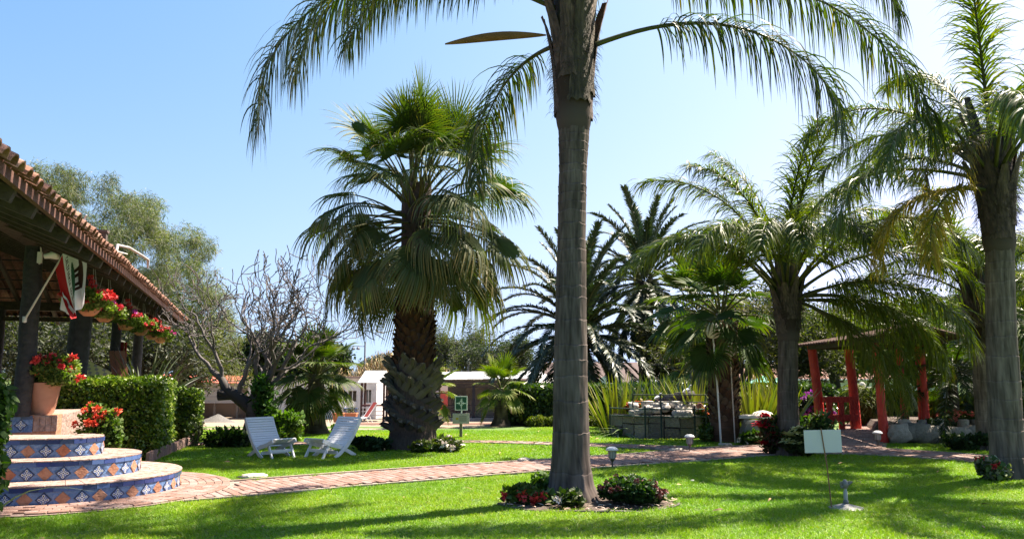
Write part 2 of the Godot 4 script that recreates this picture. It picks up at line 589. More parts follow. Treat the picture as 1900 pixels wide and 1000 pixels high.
func bloom_star(sd: int, r: float, col: Color, heart: Color) -> ArrayMesh:   # an open flower facing +y
	R.seed = sd
	var m := MB.new()
	for ring in 2:
		for k in 6:
			var an := TAU * (k + ring * 0.5) / 6 + rr(-0.15, 0.15)
			var o := Vector3(cos(an), 0.25 + ring * 0.5, sin(an)).normalized()
			m.leaf(Vector3.ZERO, o, Vector3.UP.cross(o), r * (1.0 - ring * 0.3), r * 0.55, 0.5, 3, vary(col, 0.12), vary(col, 0.12), 0.5)
	for k in 5: m.leaf(Vector3(0, 0.01, 0), Vector3(rr(-1, 1), 1.5, rr(-1, 1)).normalized(), Vector3(1, 0, 0), r * 0.2, r * 0.12, 0, 2, heart, heart)
	return m.mesh()

# a flowering or leafy bush; flowers are single heads set on its upper side
func bush(called: String, label: String, at: Vector3, rad: Vector3, o: Dictionary) -> Node3D:
	var t := thing(called, label, o.get("category", "shrub"), at, 0.0, o.get("group", ""))
	R.seed = int(o.get("seed", 5))
	bush_on(t, Vector3.ZERO, rad, o)
	return t

func bush_on(t: Node3D, at: Vector3, rad: Vector3, o: Dictionary) -> void:
	var m := MB.new()
	var centres := []
	for k in int(o.get("lobes", 9)):
		var an := rr(0, TAU)
		var q := Vector3(cos(an) * rad.x * rr(0.1, 0.72), rad.y * rr(0.35, 1.35), sin(an) * rad.z * rr(0.1, 0.72))
		centres.append([at + q, rad * rr(0.3, 0.48)])
	for k in int(o.get("stems", 7)):
		var c: Array = centres[k % centres.size()]
		var root := at + Vector3(rr(-0.2, 0.2) * rad.x, 0, rr(-0.2, 0.2) * rad.z)
		m.tube([root, root.lerp(c[0], 0.5) + Vector3(rr(-0.03, 0.03), 0.03, rr(-0.03, 0.03)), c[0]], [0.012, 0.009, 0.005], 4, [o.get("bark", C(0.1, 0.075, 0.045))])
	part(t, "stem", m, vc("bark", 0.9))
	var cl := clump_cloud(centres, int(o.get("each", 40)), o.get("cols", [C(0.06, 0.13, 0.03), C(0.1, 0.18, 0.04)]), o.get("s0", 0.7), o.get("s1", 1.2))
	for k in cl[0].size(): cl[0][k].origin.y = maxf(cl[0][k].origin.y, at.y + 0.03)
	many(t, "foliage", o.mesh, vc("leaf", 0.6, 0.35, C(0.75, 0.85, 0.2)), cl[0], cl[1])
	for k in int(o.get("flowers", 0)):
		var c: Array = centres[R.randi() % centres.size()]
		var d := Vector3(rr(-1, 1), rr(0.0, 1.0), rr(-0.5, 1)).normalized()
		var fl: Array = o.heads
		part(t, "flower_head", fl[R.randi() % fl.size()], vc("petal", 0.55, 0.4, C(0.5, 0.45, 0.45)), X(c[0] + d * (c[1] * 1.12 + Vector3.ONE * 0.05), rr(0, TAU), rr(-0.4, 0.4), rr(1.0, 1.5) * float(o.get("fs", 1.0))))

func blade_clump(called: String, label: String, category: String, at: Vector3, count: int, h0: float, h1: float, spread: float, meshes: Array, group := "", rad := 0.3) -> Node3D:
	var t := thing(called, label, category, at, 0.0, group)
	for k in count:
		var an := rr(0, TAU)
		var f := sqrt(R.randf())
		var b := Basis(Vector3.UP, -an) * Basis(Vector3.FORWARD, spread * f * rr(0.7, 1.2)) * Basis(Vector3.UP, rr(-0.7, 0.7)) * Basis.from_scale(Vector3(1, rr(h0, h1), 1))
		part(t, "leaf", meshes[R.randi() % meshes.size()], vc("blade", 0.4, 0.5, C(0.6, 0.7, 0.15)), Transform3D(b, Vector3(cos(an), 0, sin(an)) * rad * f))
	return t

func sword(sd: int, w: float, c0: Color, c1: Color, bend := 0.35) -> ArrayMesh:   # one metre tall, bending over +x
	R.seed = sd
	var m := MB.new()
	var prev := []
	for k in 8:
		var f := k / 7.0
		var ww := w * (0.55 + 0.45 * sin(PI * minf(f * 1.1 + 0.1, 1.0))) * (1.0 - pow(f, 4.0)) * 0.5 + 0.001
		var mid := Vector3(bend * f * f * f * 0.6, f * (1.0 - bend * 0.12 * f), 0)
		var q := c0.lerp(c1, f)
		var now := [mid + Vector3(ww * 0.35, 0, -ww), mid, mid + Vector3(ww * 0.35, 0, ww), q]
		if prev:
			m.quad(prev[0], now[0], now[1], prev[1], q)
			m.quad(prev[1], now[1], now[2], prev[2], q)
		prev = now
	return m.mesh()

# ---------------------------------------------------------------- the scene

const STEP_AT := Vector2(-5.9, 10.92)   # centre of the curved steps (x, distance)
const PORCH_AT := Vector2(-7.0, 11.7)
const PORCH_TURN := 0.315

var main_path := [[-4.35, 10.6, 0.82], [-3.6, 11.1, 0.8], [-2.2, 12.13, 0.8], [-0.43, 13.28, 0.78], [1.3, 14.3, 0.78], [3.1, 15.4, 0.85], [5.0, 16.65, 0.95], [6.6, 16.6, 0.85], [7.8, 15.75, 0.75], [8.6, 14.7, 0.7], [9.6, 13.2, 0.7], [11.2, 11.0, 0.7]]
var back_path := [[-9.5, 17.9, 0.4], [-7.0, 18.05, 0.4], [-4.0, 18.25, 0.32], [-1.1, 18.7, 0.26], [1.0, 18.1, 0.32], [2.4, 17.5, 0.4], [3.7, 16.9, 0.5]]
var deck_path := [[7.0, 16.9, 0.6], [7.9, 18.8, 0.62], [9.0, 21.2, 0.62], [10.0, 23.4, 0.62], [11.2, 26.0, 0.62]]
var lines := []

func smooth_line(src: Array, step := 0.15) -> Array:   # [point, half width] every step metres along a Catmull-Rom curve
	var cv := Curve3D.new()
	for k in src.size():
		var a: Array = src[maxi(k - 1, 0)]
		var b: Array = src[mini(k + 1, src.size() - 1)]
		var tn := Vector3(b[0] - a[0], 0, b[1] - a[1]) / 6.0
		cv.add_point(Vector3(src[k][0], src[k][2], src[k][1]), -tn, tn)
	var out := []
	var l := cv.get_baked_length()
	for k in int(l / step) + 1:
		var q := cv.sample_baked(k * step, true)
		out.append([Vector2(q.x, q.z), q.y])
	return out

func in_path(x: float, d: float, margin: float) -> bool:
	for ln in lines:
		for k in range(0, ln.size(), 2):
			if absf(ln[k][0].x - x) < 1.2 and ln[k][0].distance_to(Vector2(x, d)) < ln[k][1] + margin: return true
	return false

func porch_local(x: float, d: float) -> Vector2:   # (out from the post line, along it)
	var q := Vector2(x, d) - PORCH_AT
	var s := sin(PORCH_TURN)
	var c := cos(PORCH_TURN)
	return Vector2(q.x * c + q.y * s, -q.x * s + q.y * c)

func is_lawn(x: float, d: float, margin := 0.1) -> bool:
	var pl := porch_local(x, d)
	if pl.x < 1.15 and pl.y > -1.0: return false
	if pl.x < 1.0 and pl.y > -3.35 + margin * -1.0: return false
	if Vector2(x, d).distance_to(STEP_AT) < 2.14 + margin: return false
	if in_path(x, d, margin): return false
	if Vector2((x - 0.9) / 1.02, (d - 9.78) / 0.56).length() < 1.0: return false
	if d > 22.6 and x < 0.5: return false
	if d > 24.2: return false
	if x > 2.75 and x < 5.4 and d > 19.6 and d < 22.5: return false
	if x > 8.3 and d > 18.1: return false
	return true

func brick_meshes(l: float, w: float, h: float, cols: Array) -> Array:
	var out := []
	for c in cols:
		var m := MB.new()
		m.chamfer(Vector3(0, h * 0.5, 0), Vector3(l, h, w), 0.006, c)
		out.append(m.mesh())
	return out

func lay_bricks(owner_node: Node3D, spots: Array, l: float, w: float, cols: Array, singles := 300) -> void:   # the nearest as pieces of their own, the rest joined
	spots.sort_custom(func(a, b): return a.origin.length_squared() < b.origin.length_squared())
	var ms := brick_meshes(l, w, 0.022, cols)
	var mat := stone("brick_grain", [C(0.62, 0.6, 0.58), C(0.85, 0.84, 0.82), C(1, 1, 1)], 2.3, 0.9, 0.6, 0.03, true)
	var rest := MB.new()
	for k in spots.size():
		if k < singles:
			part(owner_node, "brick", ms[R.randi() % ms.size()], mat, spots[k])
		else:
			var x: Transform3D = spots[k]
			rest.chamfer(x.origin + Vector3(0, 0.011, 0), Vector3(l, 0.022, w), 0.006, cols[R.randi() % cols.size()], x.basis)
	if rest.v.size():
		part(owner_node, "far_bricks", rest, mat).set_meta("kind", "stuff")

func strip_path(called: String, ln: Array, y: float, bricks: bool, singles: int, kerb: bool) -> void:
	var m := MB.new()
	var prev := []
	var spots := []
	var kerbs := []
	for k in ln.size():
		var a: Vector2 = ln[maxi(k - 1, 0)][0]
		var b: Vector2 = ln[mini(k + 1, ln.size() - 1)][0]
		var tn := (b - a).normalized()
		var sd := Vector2(-tn.y, tn.x)
		var c: Vector2 = ln[k][0]
		var w: float = ln[k][1]
		var now := [V(c.x + sd.x * w, y + land(c.y), c.y + sd.y * w), V(c.x - sd.x * w, y + land(c.y), c.y - sd.y * w)]
		if prev: m.quad(prev[0], now[0], now[1], prev[1], WHITE)
		prev = now
		if kerb and k % 4 == 0 and k + 4 < ln.size():
			var e: Array = ln[k + 4]
			var te: Vector2 = ((ln[mini(k + 5, ln.size() - 1)][0] as Vector2) - (ln[k + 3][0] as Vector2)).normalized()
			var se := Vector2(-te.y, te.x)
			for s in [-1.0, 1.0]:
				var p0: Vector2 = c + sd * s * (w - 0.02)
				var p1: Vector2 = (e[0] as Vector2) + se * s * (float(e[1]) - 0.02)
				kerbs.append([V(p0.x, y + 0.012, p0.y), V(p1.x, y + 0.012, p1.y)])
	var o := setting(called, m, stone("joint_sand", [C(0.17, 0.12, 0.1), C(0.27, 0.21, 0.18)], 1.5, 0.95, 0.3))
	if bricks:
		var acc := 0.0
		for k in range(0, ln.size() - 1):
			var a: Vector2 = ln[k][0]
			var tn := ((ln[k + 1][0] as Vector2) - a).normalized()
			var sd := Vector2(-tn.y, tn.x)
			var w: float = ln[k][1] - 0.06
			var row := int(w / 0.107)
			# one course across for every step; courses alternate by half a brick
			for j in range(-int(w / 0.214) - 1, int(w / 0.214) + 2):
				for half in 1:
					var off := (j + (0.5 if k % 2 else 0.0)) * 0.214
					if absf(off) > w - 0.1: continue
					var q := a + sd * off + tn * rr(-0.003, 0.003)
					if q.distance_to(STEP_AT) < 2.17: continue
					var bas := Basis(Vector3.UP, atan2(sd.y, sd.x) + rr(-0.015, 0.015)) * Basis(Vector3.RIGHT, rr(-0.008, 0.008))
					spots.append(Transform3D(bas, V(q.x, y + rr(-0.004, 0.002), q.y)))
		lay_bricks(o, spots, 0.205, 0.1, PINK, singles)
	for kb in kerbs:
		var kmesh := MB.new()
		kmesh.bar(kb[0], (kb[1] as Vector3).lerp(kb[0], 0.012), 0.05, 0.02, vary(C(0.27, 0.22, 0.18), 0.25))
		part(o, "kerb_stone", kmesh, vc("concrete", 0.9))

const PINK := [Color(0.25, 0.15, 0.125), Color(0.27, 0.18, 0.16), Color(0.235, 0.13, 0.105), Color(0.28, 0.205, 0.185), Color(0.255, 0.165, 0.145), Color(0.21, 0.115, 0.09)]

func _ready() -> void:
	# --- camera
	var cam := Camera3D.new()
	cam.name = "camera"
	cam.fov = 36.87
	cam.near = 0.1
	cam.far = 900.0
	cam.position = Vector3(0, 1.5, 0)
	cam.rotation.x = deg_to_rad(7.482)
	add_child(cam)
	cam.current = true
	# --- sky, sun, exposure
	var sky := Sky.new()
	var sky_mat := PanoramaSkyMaterial.new()
	sky_mat.panorama = ImageTexture.create_from_image(clear_sky())
	sky.sky_material = sky_mat
	var env := Environment.new()
	env.background_mode = Environment.BG_SKY
	env.sky = sky
	env.tonemap_mode = Environment.TONE_MAPPER_LINEAR
	env.tonemap_exposure = EXPOSURE
	env.sdfgi_enabled = true
	env.ssao_enabled = true
	env.ssil_enabled = true
	var we := WorldEnvironment.new()
	we.name = "environment"
	we.environment = env
	add_child(we)
	var sun := DirectionalLight3D.new()
	sun.name = "sun"
	sun.light_energy = 1.6
	sun.light_color = Color(1.0, 0.95, 0.87)
	sun.light_angular_distance = 0.53
	sun.shadow_enabled = true
	add_child(sun)
	sun.look_at_from_position(Vector3.ZERO, -SUN_TO, Vector3.UP)

	R.seed = 11
	lines = [smooth_line(main_path, 0.107), smooth_line(back_path, 0.12), smooth_line(deck_path, 0.12)]
	build_ground()
	print("ground ", Time.get_ticks_msec())
	build_paths()
	build_steps()
	build_porch()
	print("porch ", Time.get_ticks_msec())
	build_palms()
	print("palms ", Time.get_ticks_msec())
	build_background()
	print("background ", Time.get_ticks_msec())
	build_garden()
	print("garden ", Time.get_ticks_msec())
	build_small()
	build_grass()
	print("done ", Time.get_ticks_msec())

const EXPOSURE := 4.0
const SUN_TO := Vector3(0.445, 0.848, -0.286)   # towards the sun: high, to the right and behind the garden

func clear_sky() -> Image:   # the CIE clear sky: pale at the horizon and round the sun, blue away from it
	var w := 512
	var h := 256
	var im := Image.create(w, h, false, Image.FORMAT_RGBF)
	var sun := SUN_TO.normalized()
	for y in h:
		var el := PI * (0.5 - (y + 0.5) / h)
		for x in w:
			var az := TAU * (x + 0.5) / w   # a panorama begins at -z
			var dir := Vector3(sin(az) * cos(el), sin(el), -cos(az) * cos(el))
			if el < 0.0:
				im.set_pixel(x, y, Color(0.09, 0.1, 0.06))
				continue
			var g := acos(clampf(dir.dot(sun), -1, 1))
			var f := 1.0 + 10.0 * (exp(-3.0 * g) - exp(-1.5 * PI)) + 0.45 * cos(g) * cos(g)
			var l := f * (1.0 - exp(-0.32 / maxf(sin(el), 0.02))) / 0.666
			var q := l * 0.8
			im.set_pixel(x, y, Color(minf(0.296 * pow(l, 1.7), q), minf(0.565 * l, q * 1.02), maxf(pow(l, 0.55), q)) / EXPOSURE)
	return im

func build_ground() -> void:
	var m := MB.new()
	var ds := [-60.0, 0.0, 8.0, 16.0, 24.0, 26.0, 28.0, 30.0, 32.0, 34.0, 36.0, 38.0, 40.0, 42.0, 44.0, 60.0, 120.0, 500.0]
	for k in ds.size() - 1:
		var a: float = ds[k]
		var b: float = ds[k + 1]
		for q in [[-500.0, -60.0], [-60.0, 0.0], [0.0, 60.0], [60.0, 500.0]]:
			m.quad(V(q[0], land(a), a), V(q[0], land(b), b), V(q[1], land(b), b), V(q[1], land(a), a), WHITE)
	setting("ground", m, stone("turf_soil", [C(0.04, 0.08, 0.012), C(0.07, 0.125, 0.018), C(0.1, 0.16, 0.025)], 0.6, 0.95, 0.5, 0.02))
	# the sandy yard behind the garden
	m = MB.new()
	var edge := [[-40.0, 22.5], [-9.5, 22.9], [-7.5, 23.0], [-5.6, 22.7], [-4.0, 22.8], [-2.6, 23.3], [-0.4, 24.2], [0.6, 25.2]]
	for k in edge.size() - 1:
		var a: Array = edge[k]
		var b: Array = edge[k + 1]
		var d := 0.0
		var prev := [V(a[0], land(a[1]) + 0.006, a[1]), V(b[0], land(b[1]) + 0.006, b[1])]
		for z in [26.0, 28.0, 30.0, 32.0, 34.0, 36.0, 38.0, 40.0, 42.0, 44.0, 62.0]:
			var now := [V(a[0], land(z) + 0.008, z), V(b[0], land(z) + 0.008, z)]
			m.quad(prev[0], now[0], now[1], prev[1], WHITE)
			prev = now
	setting("sandy_yard", m, stone("sand", [C(0.17, 0.12, 0.085), C(0.24, 0.185, 0.135), C(0.29, 0.23, 0.175)], 0.35, 0.95, 0.5, 0.03))
	# bare reddish earth in front of the veranda
	m = MB.new()
	m.quad(V(-4.7, land(25.4) + 0.016, 25.4), V(-5.2, land(27.6) + 0.016, 27.6), V(1.4, land(27.6) + 0.016, 27.6), V(0.3, land(25.4) + 0.016, 25.4), WHITE)
	setting("earth_path", m, stone("red_earth", [C(0.11, 0.055, 0.035), C(0.17, 0.095, 0.062)], 0.5, 0.95, 0.4, 0.03))

func build_paths() -> void:
	strip_path("brick_path", lines[0], 0.006, true, 300, true)
	strip_path("back_brick_path", lines[1], 0.005, true, 60, true)
	strip_path("pergola_path", lines[2], 0.012, true, 80, false)
	# ring of bricks round the foot of the steps
	var m := MB.new()
	var spots := []
	var o := Vector2(STEP_AT.x, STEP_AT.y)
	var ax := Vector2(cos(PORCH_TURN), sin(PORCH_TURN))       # outwards
	var al := Vector2(-sin(PORCH_TURN), cos(PORCH_TURN))      # along the porch
	for k in 40:
		var a0 := lerpf(-PI * 0.5, PI * 0.62, k / 40.0)
		var a1 := lerpf(-PI * 0.5, PI * 0.62, (k + 1) / 40.0)
		var p := []
		for q in [[1.3, a0], [2.12, a0], [2.12, a1], [1.3, a1]]:
			var w: Vector2 = o + (ax * cos(q[1]) + al * sin(q[1])) * q[0]
			p.append(V(w.x, 0.011, w.y))
		m.quad(p[3], p[2], p[1], p[0], WHITE)
	var c0 := o - al * 1.3
	var c1 := o - al * 2.12
	m.quad(V(c1.x, 0.011, c1.y), V(c1.x - ax.x * 4, 0.011, c1.y - ax.y * 4), V(c0.x - ax.x * 4, 0.011, c0.y - ax.y * 4), V(c0.x, 0.011, c0.y), WHITE)
	var plaza := setting("brick_apron", m, MT["joint_sand"])
	for ring in 6:
		var r := 1.48 + ring * 0.107
		var n := int(r * PI * 1.12 / 0.213)
		for k in n:
			var an := lerpf(-PI * 0.5, PI * 0.62, (k + (0.5 if ring % 2 else 0.0)) / n)
			var w: Vector2 = o + (ax * cos(an) + al * sin(an)) * r
			var tn := -ax * sin(an) + al * cos(an)
			spots.append(Transform3D(Basis(Vector3.UP, atan2(tn.y, tn.x) + rr(-0.02, 0.02)) * Basis(Vector3.RIGHT, rr(-0.008, 0.008)), V(w.x, 0.007 + rr(-0.004, 0.002), w.y)))
		for k in 9:
			var w: Vector2 = o - al * r - ax * (0.12 + (k + (0.5 if ring % 2 else 0.0)) * 0.213)
			spots.append(Transform3D(Basis(Vector3.UP, atan2(ax.y, ax.x) + rr(-0.02, 0.02)), V(w.x, 0.007 + rr(-0.004, 0.002), w.y)))
	lay_bricks(plaza, spots, 0.205, 0.1, PINK, 300)

func talavera() -> StandardMaterial3D:
	var im := Image.create(96, 96, false, Image.FORMAT_RGB8)
	var white := Color(0.86, 0.87, 0.84)
	var dark := Color(0.08, 0.1, 0.16)
	var blue := Color(0.2, 0.3, 0.52)
	R.seed = 3
	for y in 96:
		for x in 96:
			var q := Vector2(x - 47.5, y - 47.5).rotated(PI / 4.0)   # the motif stands upright on a diamond
			q = Vector2(absf(q.x), absf(q.y))
			if q.y > q.x: q = Vector2(q.y, q.x)
			var c := blue.lightened(rr(0, 0.12))
			var edge := minf(minf(x, 95 - x), minf(y, 95 - y))
			if edge < 5: c = dark.lightened(0.1)
			var lobe := q.distance_to(Vector2(36, 0))
			if lobe < 12: c = white
			if lobe < 6.5: c = dark
			if q.x < 29 and q.y < 5: c = white
			if q.x < 29 and q.y < 1.5: c = dark
			if q.distance_to(Vector2(19, 19)) < 5.5 and q.distance_to(Vector2(19, 19)) > 2.5: c = white
			if q.length() < 13: c = white
			if q.length() < 8: c = blue
			if q.length() < 4.5: c = dark
			im.set_pixel(x, y, c)
	return picture(im, 0.25)

func diamond(r: float, th: float, col: Color) -> ArrayMesh:   # tile on its point in the xy plane, facing +z
	var m := MB.new()
	var o := [Vector3(0, r, 0), Vector3(r, 0, 0), Vector3(0, -r, 0), Vector3(-r, 0, 0)]
	var f := []
	for q in o: f.append(q * 0.95 + Vector3(0, 0, th))
	m.quad(f[0], f[1], f[2], f[3], col, [Vector2(0, 0), Vector2(1, 0), Vector2(1, 1), Vector2(0, 1)])
	for k in 4:
		var w := (k + 1) % 4
		m.quad(f[k], o[k], o[w], f[w], col)
	return m.mesh()

func riser_point(s: float, r: float) -> Array:   # point and outward normal on a step's edge, s metres from its left end
	var c := Vector3(0.8, 0, 1.08)
	if s < 3.0: return [c + Vector3(s - 3.0, 0, r), Vector3(0, 0, 1)]
	var an := PI * 0.5 - (s - 3.0) / r
	var o := Vector3(cos(an), 0, sin(an))
	return [c + o * r, o]

func build_steps() -> void:
	R.seed = 21
	var t := thing("tiled_steps", "curved garden steps with blue glazed tile risers and terracotta treads below the porch", "steps", V(PORCH_AT.x, 0, PORCH_AT.y), PORCH_TURN)
	var glaze := stone("blue_glaze", [C(0.03, 0.065, 0.15), C(0.08, 0.15, 0.3), C(0.13, 0.21, 0.38), C(0.2, 0.28, 0.42)], 1.1, 0.32, 0.5, 0.03)
	var tal := talavera()
	var clay := stone("clay_tile", [C(0.24, 0.1, 0.055), C(0.36, 0.17, 0.1), C(0.42, 0.23, 0.15)], 1.5, 0.75, 0.4, 0.03, true)
	var tread_mat := stone("tread_clay", [C(0.14, 0.085, 0.065), C(0.26, 0.17, 0.14), C(0.32, 0.23, 0.2), C(0.36, 0.28, 0.24)], 0.7, 0.85, 0.5, 0.04, true)
	var dia := diamond(0.087, 0.007, WHITE)
	var dias := []
	for c in [C(1, 1, 1), C(0.75, 0.72, 0.7), C(1.25, 1.2, 1.15), C(0.9, 0.7, 0.6)]: dias.append(diamond(0.087 * rr(0.95, 1.02), 0.007, c))
	var bands := []
	for c in [C(0.03, 0.045, 0.16), C(0.045, 0.07, 0.22), C(0.08, 0.13, 0.3), C(0.035, 0.05, 0.13)]:
		var bm := MB.new()
		bm.box(Vector3(0, 0, 0), Vector3(0.146, 0.052, 0.016), c)
		bands.append(bm.mesh())
	var rise := 0.235
	var radii := [1.42, 0.9, 0.43]
	for k in 3:
		var r: float = radii[k]
		var y0 := rise * k
		var y1 := rise * (k + 1)
		var total := 3.0 + r * (PI * 0.5 + 1.35)
		var m := MB.new()
		var top := MB.new()
		var n := 90
		for q in n:
			var a := riser_point(total * q / n, r)
			var b := riser_point(total * (q + 1) / n, r)
			var p0: Vector3 = a[0]
			var p1: Vector3 = b[0]
			var i0 := m.p(p0 + Vector3.UP * (y0 - 0.02), a[1], WHITE)
			var i1 := m.p(p0 + Vector3.UP * (y1 - 0.01), a[1], WHITE)
			var i2 := m.p(p1 + Vector3.UP * (y1 - 0.01), b[1], WHITE)
			var i3 := m.p(p1 + Vector3.UP * (y0 - 0.02), b[1], WHITE)
			m.t(i0, i1, i2); m.t(i0, i2, i3)
			var back := Vector3(-2.2, y1 - 0.012, -0.3)
			var pa := p0 + Vector3.UP * (y1 - 0.012)
			var pb := p1 + Vector3.UP * (y1 - 0.012)
			top.tri(pa, back, pb, WHITE)
		var st := part(t, "step", m, glaze)
		part(st, "tread_bed", top, tread_mat)
		# tread tiles, cut in wedges along the edge
		var tn := int(total / 0.2)
		for q in tn:
			var s0 := total * q / tn + 0.004
			var s1 := total * (q + 1) / tn - 0.004
			var a := riser_point(s0, r)
			var b := riser_point(s1, r)
			var deep := 0.62 if k < 2 else 0.42
			if k == 2 and r < 0.5: deep = 0.4
			for ring in 3:
				var f0 := deep / 3.0 * ring + 0.002
				var f1 := deep / 3.0 * (ring + 1) - 0.003
				if r - f1 < 0.02 and s0 > 3.0: continue
				var wm := MB.new()
				var o0: Vector3 = a[0] - a[1] * (f0 - 0.018)
				var o1: Vector3 = b[0] - b[1] * (f0 - 0.018)
				var e0: Vector3 = a[0] - a[1] * (f1 - 0.018)
				var e1: Vector3 = b[0] - b[1] * (f1 - 0.018)
				var lo := Vector3.UP * (y1 - 0.014)
				var hi := Vector3.UP * (y1 + rr(-0.001, 0.002))
				wm.hexa([o0 + lo, o1 + lo, e1 + lo, e0 + lo, o0 + hi, o1 + hi, e1 + hi, e0 + hi], vary(WHITE, 0.14))
				part(st, "tread_tile", wm, tread_mat)
		# band of dark blue tiles under the nosing
		for q in int(total / 0.15):
			var a := riser_point(0.075 + q * 0.15, r)
			var o: Vector3 = a[1]
			var xx := Vector3.UP.cross(o)
			part(st, "band_tile", bands[R.randi() % 4], vc("glazed", 0.22), Transform3D(Basis(xx, Vector3.UP, o), a[0] + o * 0.002 + Vector3.UP * (y1 - 0.043)))
		# alternating painted and plain clay diamonds
		var dn := int(total / 0.197)
		for q in dn:
			var a := riser_point(0.1 + q * 0.197 + k * 0.09, r)
			var o: Vector3 = a[1]
			var xx := Vector3.UP.cross(o)
			part(st, "painted_tile" if q % 2 else "clay_tile", dia if q % 2 else dias[R.randi() % 4], tal if q % 2 else clay, Transform3D(Basis(xx, Vector3.UP, o) * Basis(Vector3.BACK, rr(-0.05, 0.05)), a[0] + o * rr(0.0, 0.002) + xx * rr(-0.004, 0.004) + Vector3.UP * (y0 + 0.079 + rr(-0.003, 0.003))))
	# plinth behind the top step
	var pm := MB.new()
	pm.box(Vector3(-3.2, 0.47, -0.16), Vector3(7.3, 0.94, 0.36), WHITE)
	var pl := part(t, "plinth", pm, clay)
	for q in 6:
		part(pl, "painted_tile" if q % 2 else "clay_tile", dia, tal if q % 2 else clay, Transform3D(Basis(), Vector3(-0.95 + q * 0.19, 0.8, 0.026)))
	for q in 8:
		part(pl, "band_tile", bands[q % 4], vc("glazed", 0.22), Transform3D(Basis(), Vector3(-0.98 + q * 0.15, 0.905, 0.022)))
	var field := MB.new()
	field.box(Vector3(-0.5, 0.8, 0.0), Vector3(1.3, 0.2, 0.05), WHITE)
	part(pl, "tile_field", field, glaze)
	for q in 4:
		var fm := MB.new()
		fm.box(Vector3(0.2 + q * 0.075, 0.82, 0.03), Vector3(0.07, 0.22, 0.02), WHITE)
		part(pl, "clay_brick", fm, tread_mat)

func barrel(r: float, l: float, cols: Array, down := false) -> ArrayMesh:   # half pipe along -x to +x, hollow side down
	var m := MB.new()
	var n := 7
	var th := 0.016
	for k in n:
		var a0 := PI * k / n
		var a1 := PI * (k + 1) / n
		var s := -1.0 if down else 1.0
		for shell in 2:
			var rad := r if shell == 0 else r - th
			var q := []
			for w in [[-0.5, a0, 1.0], [0.5, a0, 0.86], [0.5, a1, 0.86], [-0.5, a1, 1.0]]:
				q.append(Vector3(w[0] * l, sin(w[1]) * rad * w[2] * s, cos(w[1]) * rad * w[2]))
			m.quad(q[0], q[1], q[2], q[3], cols[0])
		for end in [-0.5, 0.5]:
			var e := []
			var kk := 1.0 if end < 0 else 0.86
			for w in [[a0, r], [a1, r], [a1, r - th], [a0, r - th]]:
				e.append(Vector3(end * l, sin(w[0]) * w[1] * kk * s, cos(w[0]) * w[1] * kk))
			m.quad(e[0], e[1], e[2], e[3], cols[1])
	return m.mesh()

